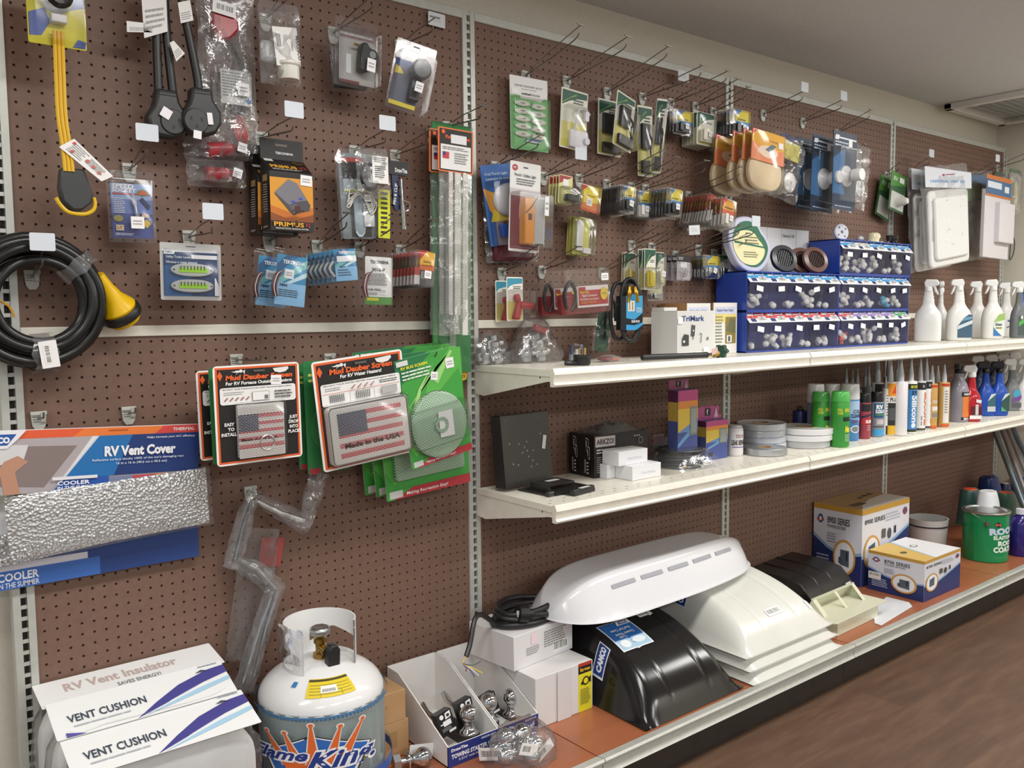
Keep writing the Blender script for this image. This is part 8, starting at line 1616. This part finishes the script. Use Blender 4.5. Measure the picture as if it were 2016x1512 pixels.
# black parts behind
def blk(lab, x0, x1, y0, prof, sx, st):
    t = thing('black_duct_part', lab, 'plastic duct', loc(x0, y0, Z0, rad(6)), 'black plastic ducts'); q = MB(); q.prism(prof, 0, x1-x0, '#1d1c1c/s', 'x')
    for k in (.3, .62): q.prism([(a, b*1.02+.001) for a, b in prof], (x1-x0)*k, (x1-x0)*k+.004, '#2c2b2b/s', 'x')
    q.build('duct_body', t, bev=.004)
    q = MB(); q.T = Matrix.Translation((sx, -.002, .035)); q.prism(rrect(*st, .001), -.0006, 0, '#eae9e8/k'); q.build('barcode_label', t)
blk('large black plastic duct against the tall carton', 1.37, 1.72, -.30, [(0, 0), (0, .055), (.05, .11), (.12, .125), (.27, .13), (.27, 0)], .30, (.045, .03))
blk('low black plastic piece in shiny film behind the milky covers', 1.22, 1.40, -.345, [(0, 0), (0, .03), (.02, .05), (.09, .06), (.11, 0)], .15, (.018, .03))
# cream vent with slots and white plate
x, y = PZ(1650, 1254, Z0).x, PZ(1650, 1254, Z0).y; w_ = PZ(1722, 1213, Z0).x-x
t = thing('cream_vent', 'cream plastic vent with a raised slotted hood on a wide flange', 'vent', loc(x, y+.004, Z0, rad(2))); c = '#d6d6be/s'
q = MB(); q.box(0, 0, 0, w_, .003, .052, c); q.box(0, 0, 0, .003, .12, .052, c); q.box(w_-.003, 0, 0, w_, .12, .052, c); q.box(0, .117, 0, w_, .12, .052, c); q.build('lower_box', t, bev=.001)
q = MB(); q.prism([(-.02, -.012), (w_+.05, -.012), (w_+.05, .135), (-.02, .16), (-.06, .13), (-.06, .03)], .052, .057, c, 'z'); q.build('flange', t, bev=.001)
q = MB(); q.add([(0, .05, .057), (w_, .05, .057), (w_, .10, .11), (0, .10, .11), (0, .13, .057), (w_, .13, .057)], [(0, 3, 4), (1, 5, 2), (3, 2, 5, 4)], c)
q.add([(0, .05, .057), (w_*.08, .05, .057), (w_*.08, .10, .11), (0, .10, .11)], [(0, 1, 2, 3)], c); q.add([(w_*.5, .05, .057), (w_*.55, .05, .057), (w_*.55, .10, .11), (w_*.5, .10, .11)], [(0, 1, 2, 3)], c); q.add([(w_*.93, .05, .057), (w_, .05, .057), (w_, .10, .11), (w_*.93, .10, .11)], [(0, 1, 2, 3)], c)
q.box(0, .097, .106, w_, .104, .112, c); q.build('slotted_hood', t)
a = [PZ(*p, Z0) for p in ((1722, 1228), (1735, 1232), (1796, 1195), (1790, 1187), (1745, 1176), (1718, 1200))]
cx = sum(p.x for p in a)/6; cy = sum(p.y for p in a)/6; t = thing('white_plate', 'flat white plastic plate lying in front of the blue cartons', 'plate', loc(cx, cy, Z0)); q = MB(); q.prism([(p.x-cx, p.y-cy) for p in a], 0, .003, '#dfe2e6/s', 'z'); q.build('plate', t, bev=.0008)
# blue and white cartons
def series(num, small):
    NV = '#26346c'; return [('r', 0, 0, 1, 1, '#e0e2ec'), ('p', [(0, 0), (1, 0), (1, .40), (.6, .34), (.3, .42), (0, .56)], NV), ('p', [(0, .56), (.3, .42), (.6, .34), (1, .40), (1, .44), (.6, .38), (.3, .46), (0, .61)], '#8fb2d6'), ('r', 0, .93, 1, 1, '#c89a3e'), ('e', .15, .80, .055, .06, '#3a4a8c'), ('p', [(.08, .77), (.22, .77), (.22, .81), (.08, .81)], '#b5483c'), ('e', .15, .80, .03, .03, '#dfe3ee'), ('t', num+' SERIES', .3, .76, .085, '#2b2b33', {'fit': .46, 'bold': .012}), ('t', 'POWERCENTERS', .3, .70, .04, '#6a6a74', {'fit': .38}), ('l', .3, .5, .5, .64, 4, '#a3a6b4'), ('l', .08, .12, .38, .34, 5, '#b9c2de'),
        ('e', .66, .34, .23, .235, '#cf9a48'), ('e', .66, .34, .195, .2, '#eceef2'), ('p', [(.58, .24), (.76, .22), (.76, .44), (.58, .44)], '#53606e'), ('r', .70, .30, .73, .42, '#22262c'), ('p', [(.55, .26), (.6, .25), (.6, .34), (.55, .34)], '#434e5a')]+([('r', .02, .3, .25, .48, '#e9e9ea'), ('b', .03, .36, .24, .47, 0)] if small else [])
def side(num): return [('r', 0, 0, 1, 1, '#dcdce2'), ('p', [(0, 0), (1, 0), (1, .62), (.6, .45), (.3, .34), (0, .36)], '#26346c'), ('p', [(0, .36), (.3, .34), (.6, .45), (1, .62), (1, .66), (.6, .49), (.3, .38), (0, .4)], '#8fb2d6'), ('r', 0, .93, 1, 1, '#c89a3e'), ('t', num+' SERIES', .05, .80, .06, '#2b2b33', {'fit': .42, 'bold': .012}), ('l', .48, .76, .8, .88, 3, '#b5b7c2'), ('e', .9, .84, .05, .05, '#7a4a5c'), ('e', .2, .42, .17, .22, '#cf9a48'), ('e', .2, .42, .14, .19, '#eceef2'), ('p', [(.13, .32), (.26, .34), (.26, .54), (.13, .5)], '#53606e'), ('r', .4, .56, .48, .68, '#5a544c'), ('e', .56, .6, .04, .07, '#4a4a4c'), ('r', .66, .58, .7, .68, '#3a3c40')]
TPT = [('r', 0, 0, 1, 1, '#a78a63'), ('p', [(0, 0), (1, .0), (1, .5), (.55, .42), (.2, .2)], '#cfcac2'), ('r', .1, .25, .35, .4, '#5a5448'), ('e', .55, .6, .05, .04, '#4a443c'), ('e', .7, .65, .06, .05, '#4a443c'), ('r', .8, .62, .86, .72, '#4a443c')]
N = PZ(1818, 1186, Z0); h8 = htop(1820, 1106, N.y)-Z0
wF = PZ(1881, 1153, Z0).x-N.x; dF = .235
t, w_, dp, h = carton('smaller blue and white carton near the deck front', (loc(N.x, N.y, Z0), wF, dF, h8), '#d9d9de/k', side('8700'), series('8700', True), [('r', 0, 0, 1, 1, '#d8b668'), ('p', [(.3, 0), (1, 0), (1, 1), (.6, 1), (.45, .5)], '#e6e6e8'), ('p', [(.28, 0), (.3, 0), (.45, .5), (.6, 1), (.55, 1), (.4, .5)], '#b5d0e4'), ('e', .2, .5, .06, .05, '#5a5a48'), ('e', .62, .6, .07, .06, '#6a7a58'), ('e', .62, .6, .05, .04, '#e6e6e8')], bev=.002)
xN = 1.80; yN = -.235; h9 = htop(1698, 1005, yN)-Z0; xN = PY(1698, 1005, yN).x; w9 = PY(1790, 1000, yN).x-xN; 
t, w_, dp, h = carton('larger blue and white carton by the wall', (loc(xN, yN, Z0), w9, .225, h9), '#d9d9de/k', side('8900'), series('8900', False), TPT, bev=.002)
# buckets, cans and jugs
def px2r(u0, u1, x, y): return (u1-u0)/2*((Vector((x, y, .5))-cam_loc).dot(fwd))/FPX
xc, yc = PY(1826, 1050, -.14).x, -.14; R_ = px2r(1788, 1863, xc, yc); hB = htop(1826, 1019, yc)-Z0
t = thing('white_pail', 'open translucent white pail with a black rim band behind the cartons', 'pail', loc(xc, yc, Z0)); q = MB(); q.lathe([(R_*.86, 0), (R_*.9, hB*.05), (R_*.97, hB-.03), (R_, hB), (R_*.95, hB), (R_*.93, hB-.03), (R_*.84, .008), (0, .006)], '#bdbdbb/s', n=36); q.build('pail_wall', t); q = MB(); q.lathe([(R_*.985, hB-.034), (R_*1.0, hB-.034), (R_*1.0, hB-.028), (R_*.985, hB-.028)], '#26262a/s', n=36, caps=False); q.build('rim_band', t)
xc, yc = at(1937, 1112, Z0); yc += .05; xc = PY(1938, 1110, yc).x; R_ = px2r(1898, 1980, xc, yc); hB = htop(1938, 1027, yc-R_)-Z0
t = thing('paint_can', 'green metal can of elastomeric roof coating with a silver lid and wire handle', 'paint can', loc(xc, yc, Z0)); q = MB(); q.lathe([(R_*.97, 0), (R_, .004), (R_, hB-.008), (R_*.98, hB-.006)], '#16894f/g', n=44); q.build('can_body', t)
q = MB(); q.lathe([(R_*.98, hB-.008), (R_*1.05, hB-.006), (R_*1.06, hB), (R_*1.02, hB+.003), (R_*.9, hB+.003), (R_*.86, hB-.004), (R_*.8, hB-.004), (R_*.78, hB-.001), (0, hB-.001)], '#c3c5c2/m', n=44); q.build('metal_lid', t)
q = MB(); q.cyl((-R_*.95, -R_*.45, hB-.045), (-R_*.99, -R_*.52, hB-.045), .012, .010, '#9a9c98/m', 16); q.tube([(-R_*.98, -R_*.5, hB-.045), (-R_*1.25, -R_*.3, hB-.02), (-R_*1.45, .0, hB+.002), (-R_*1.3, R_*.3, hB+.005), (-R_*.6, R_*.8, hB+.006)], .0018, '#a9aba8/m', 6, sub=5); q.build('wire_handle', t)
wrapprt(t, R_, .004, hB-.012, [('r', 0, 0, 1, 1, '#16894f/g'), ('e', .35, .82, .055, .06, '#2a2a44'), ('p', [(.31, .79), (.33, .79), (.33, .81), (.37, .81), (.37, .79), (.39, .79), (.39, .85), (.37, .85), (.37, .83), (.33, .83), (.33, .85), (.31, .85)], '#dc6a3a'), ('t', 'ROOF', .22, .60, .13, '#c9d6ee', {'fit': .5, 'bold': .06, 'rot': .06}), ('t', 'ELASTOMERIC', .28, .50, .075, '#eef2f0', {'fit': .52, 'bold': .04}), ('t', 'ROOF', .35, .36, .1, '#eef2f0', {'fit': .35, 'bold': .05}), ('t', 'COATING', .28, .22, .11, '#eef2f0', {'fit': .52, 'bold': .05})], 170, 'label', -100)
def jug(lab, u, v_top, y, R_, body, cap, H=None, stack=0, grp='plastic jugs', capx=-.3, handle=True):
    x = PY(u, 1000, y).x; H = H or (htop(u, v_top, y)-Z0-stack); t = thing('plastic_jug', lab, 'jug', loc(x, y, Z0+stack), grp)
    n = 28; q = MB(); prof = [(.92, 0), (1, .02), (1, .55), (.96, .62), (.8, .74), (.55, .86), (.4, .92), (.38, .95)]
    vs = [(R_*k*math.copysign(abs(math.cos(a))**.8, math.cos(a))+capx*R_*max(0, f-.6)*2, R_*.75*k*math.copysign(abs(math.sin(a))**.8, math.sin(a)), f*H) for f, k in prof for a in [2*PI*i/n for i in range(n)]]
    q.add(vs, [(j*n+i, j*n+(i+1) % n, (j+1)*n+(i+1) % n, (j+1)*n+i) for j in range(len(prof)-1) for i in range(n)]+[tuple(range(n))[::-1], tuple(range((len(prof)-1)*n, len(prof)*n))], body); q.build('jug_body', t, ang=60)
    if handle: q = MB(); q.tube([(capx*R_*.7+R_*.25, 0, H*.9), (R_*.35, 0, H*.97), (R_*.72, 0, H*.86), (R_*.85, 0, H*.66)], R_*.14, body, 10, sub=4); q.build('handle', t)
    if cap: q = MB(); q.lathe([(R_*.38, H*.94), (R_*.38, H*1.0), (R_*.34, H*1.01), (0, H*1.01)], cap, c=(capx*R_*.75, 0, 0), n=20); q.build('cap', t)
    return t
jug('dark green jug with an orange cap, left one behind the paint can', 1912, 962, -.22, .085, '#2f4f4a/s', '#d8502e/s')
jug('dark green jug with an orange cap, right one behind the paint can', 1984, 968, -.26, .08, '#3c5a4a/s', '#d8502e/s', capx=-.5)
jug('white jug with an open loop handle behind the paint can', 1946, 966, -.33, .078, '#dcdee2/s', None, capx=-.2)
jug('dark blue jug at the back left under the chrome tubes', 1948, 938, -.10, .09, '#1f3a7c/s', '#1b2f66/s')
jug('dark blue jug at the back right under the chrome tubes', 2012, 940, -.12, .09, '#1f3f94/s', '#1f3f94/s')
jug('dark bottle with a white cap between the blue jugs', 1977, 952, -.14, .05, '#22264a/s', '#dfe0e2/s', handle=False, capx=0)
xc, yc = at(2006, 1103, Z0); yc += .04; xc = PY(2006, 1100, yc).x; H = htop(2003, 1003, yc)-Z0
t = thing('wash_bottle', 'dark purple bottle of wash and wax with a white cap at the right edge', 'bottle', loc(xc, yc, Z0)); q = MB(); q.lathe([(.045, 0), (.048, .006), (.048, H*.68), (.036, H*.8), (.016, H*.86), (.016, H*.9)], '#2c2070/g', n=28); q.build('bottle', t); q = MB(); q.lathe([(.02, H*.88), (.02, H*.99), (0, H)], '#dcdce8/s', n=20); q.build('cap', t)
wrapprt(t, .048, .01, H*.66, [('r', .4, .0, 1, .95, '#4a48a8'), ('r', .35, .0, 1, .35, '#3a1a40'), ('p', [(.4, .05), (.7, .05), (.7, .25), (.45, .3)], '#e3dce6'), ('t', 'WASH', .42, .6, .15, '#eef0fa', {'fit': .4, 'bold': .05}), ('t', '& WAX', .42, .42, .13, '#eef0fa', {'fit': .4, 'bold': .05})], 130)
# chrome tubes leaning in the corner
for k, (a, b, c, d, cc) in enumerate(((1958, 848, 1995, 944, '#b5d0de/m'), (1972, 842, 2006, 938, '#cfcfd2/m'), (1984, 842, 2018, 930, '#dcdee2/m'), (1994, 842, 2030, 920, '#a9c4de/m'))):
    A = PY(a, b, -.09-.02*k); B = PY(c, d, -.30-.015*k)
    z_b = Z0+.012; dv = B-A; e_ = A+dv*((z_b-A.z)/dv.z) if dv.z < 0 else B
    lim = .45; 
    if e_.y < -.5: e_ = A+dv*((-.5-A.y)/dv.y)
    s_ = A-dv*.0
    t = thing('chrome_tube', 'chrome tube leaning in the far corner, %s from the left' % ['first', 'second', 'third', 'fourth'][k], 'tube', loc(e_.x, e_.y, e_.z), 'chrome tubes'); q = MB(); q.cyl((0, 0, 0), s_-e_, .0135, .0135, cc, 18); q.build('tube', t)
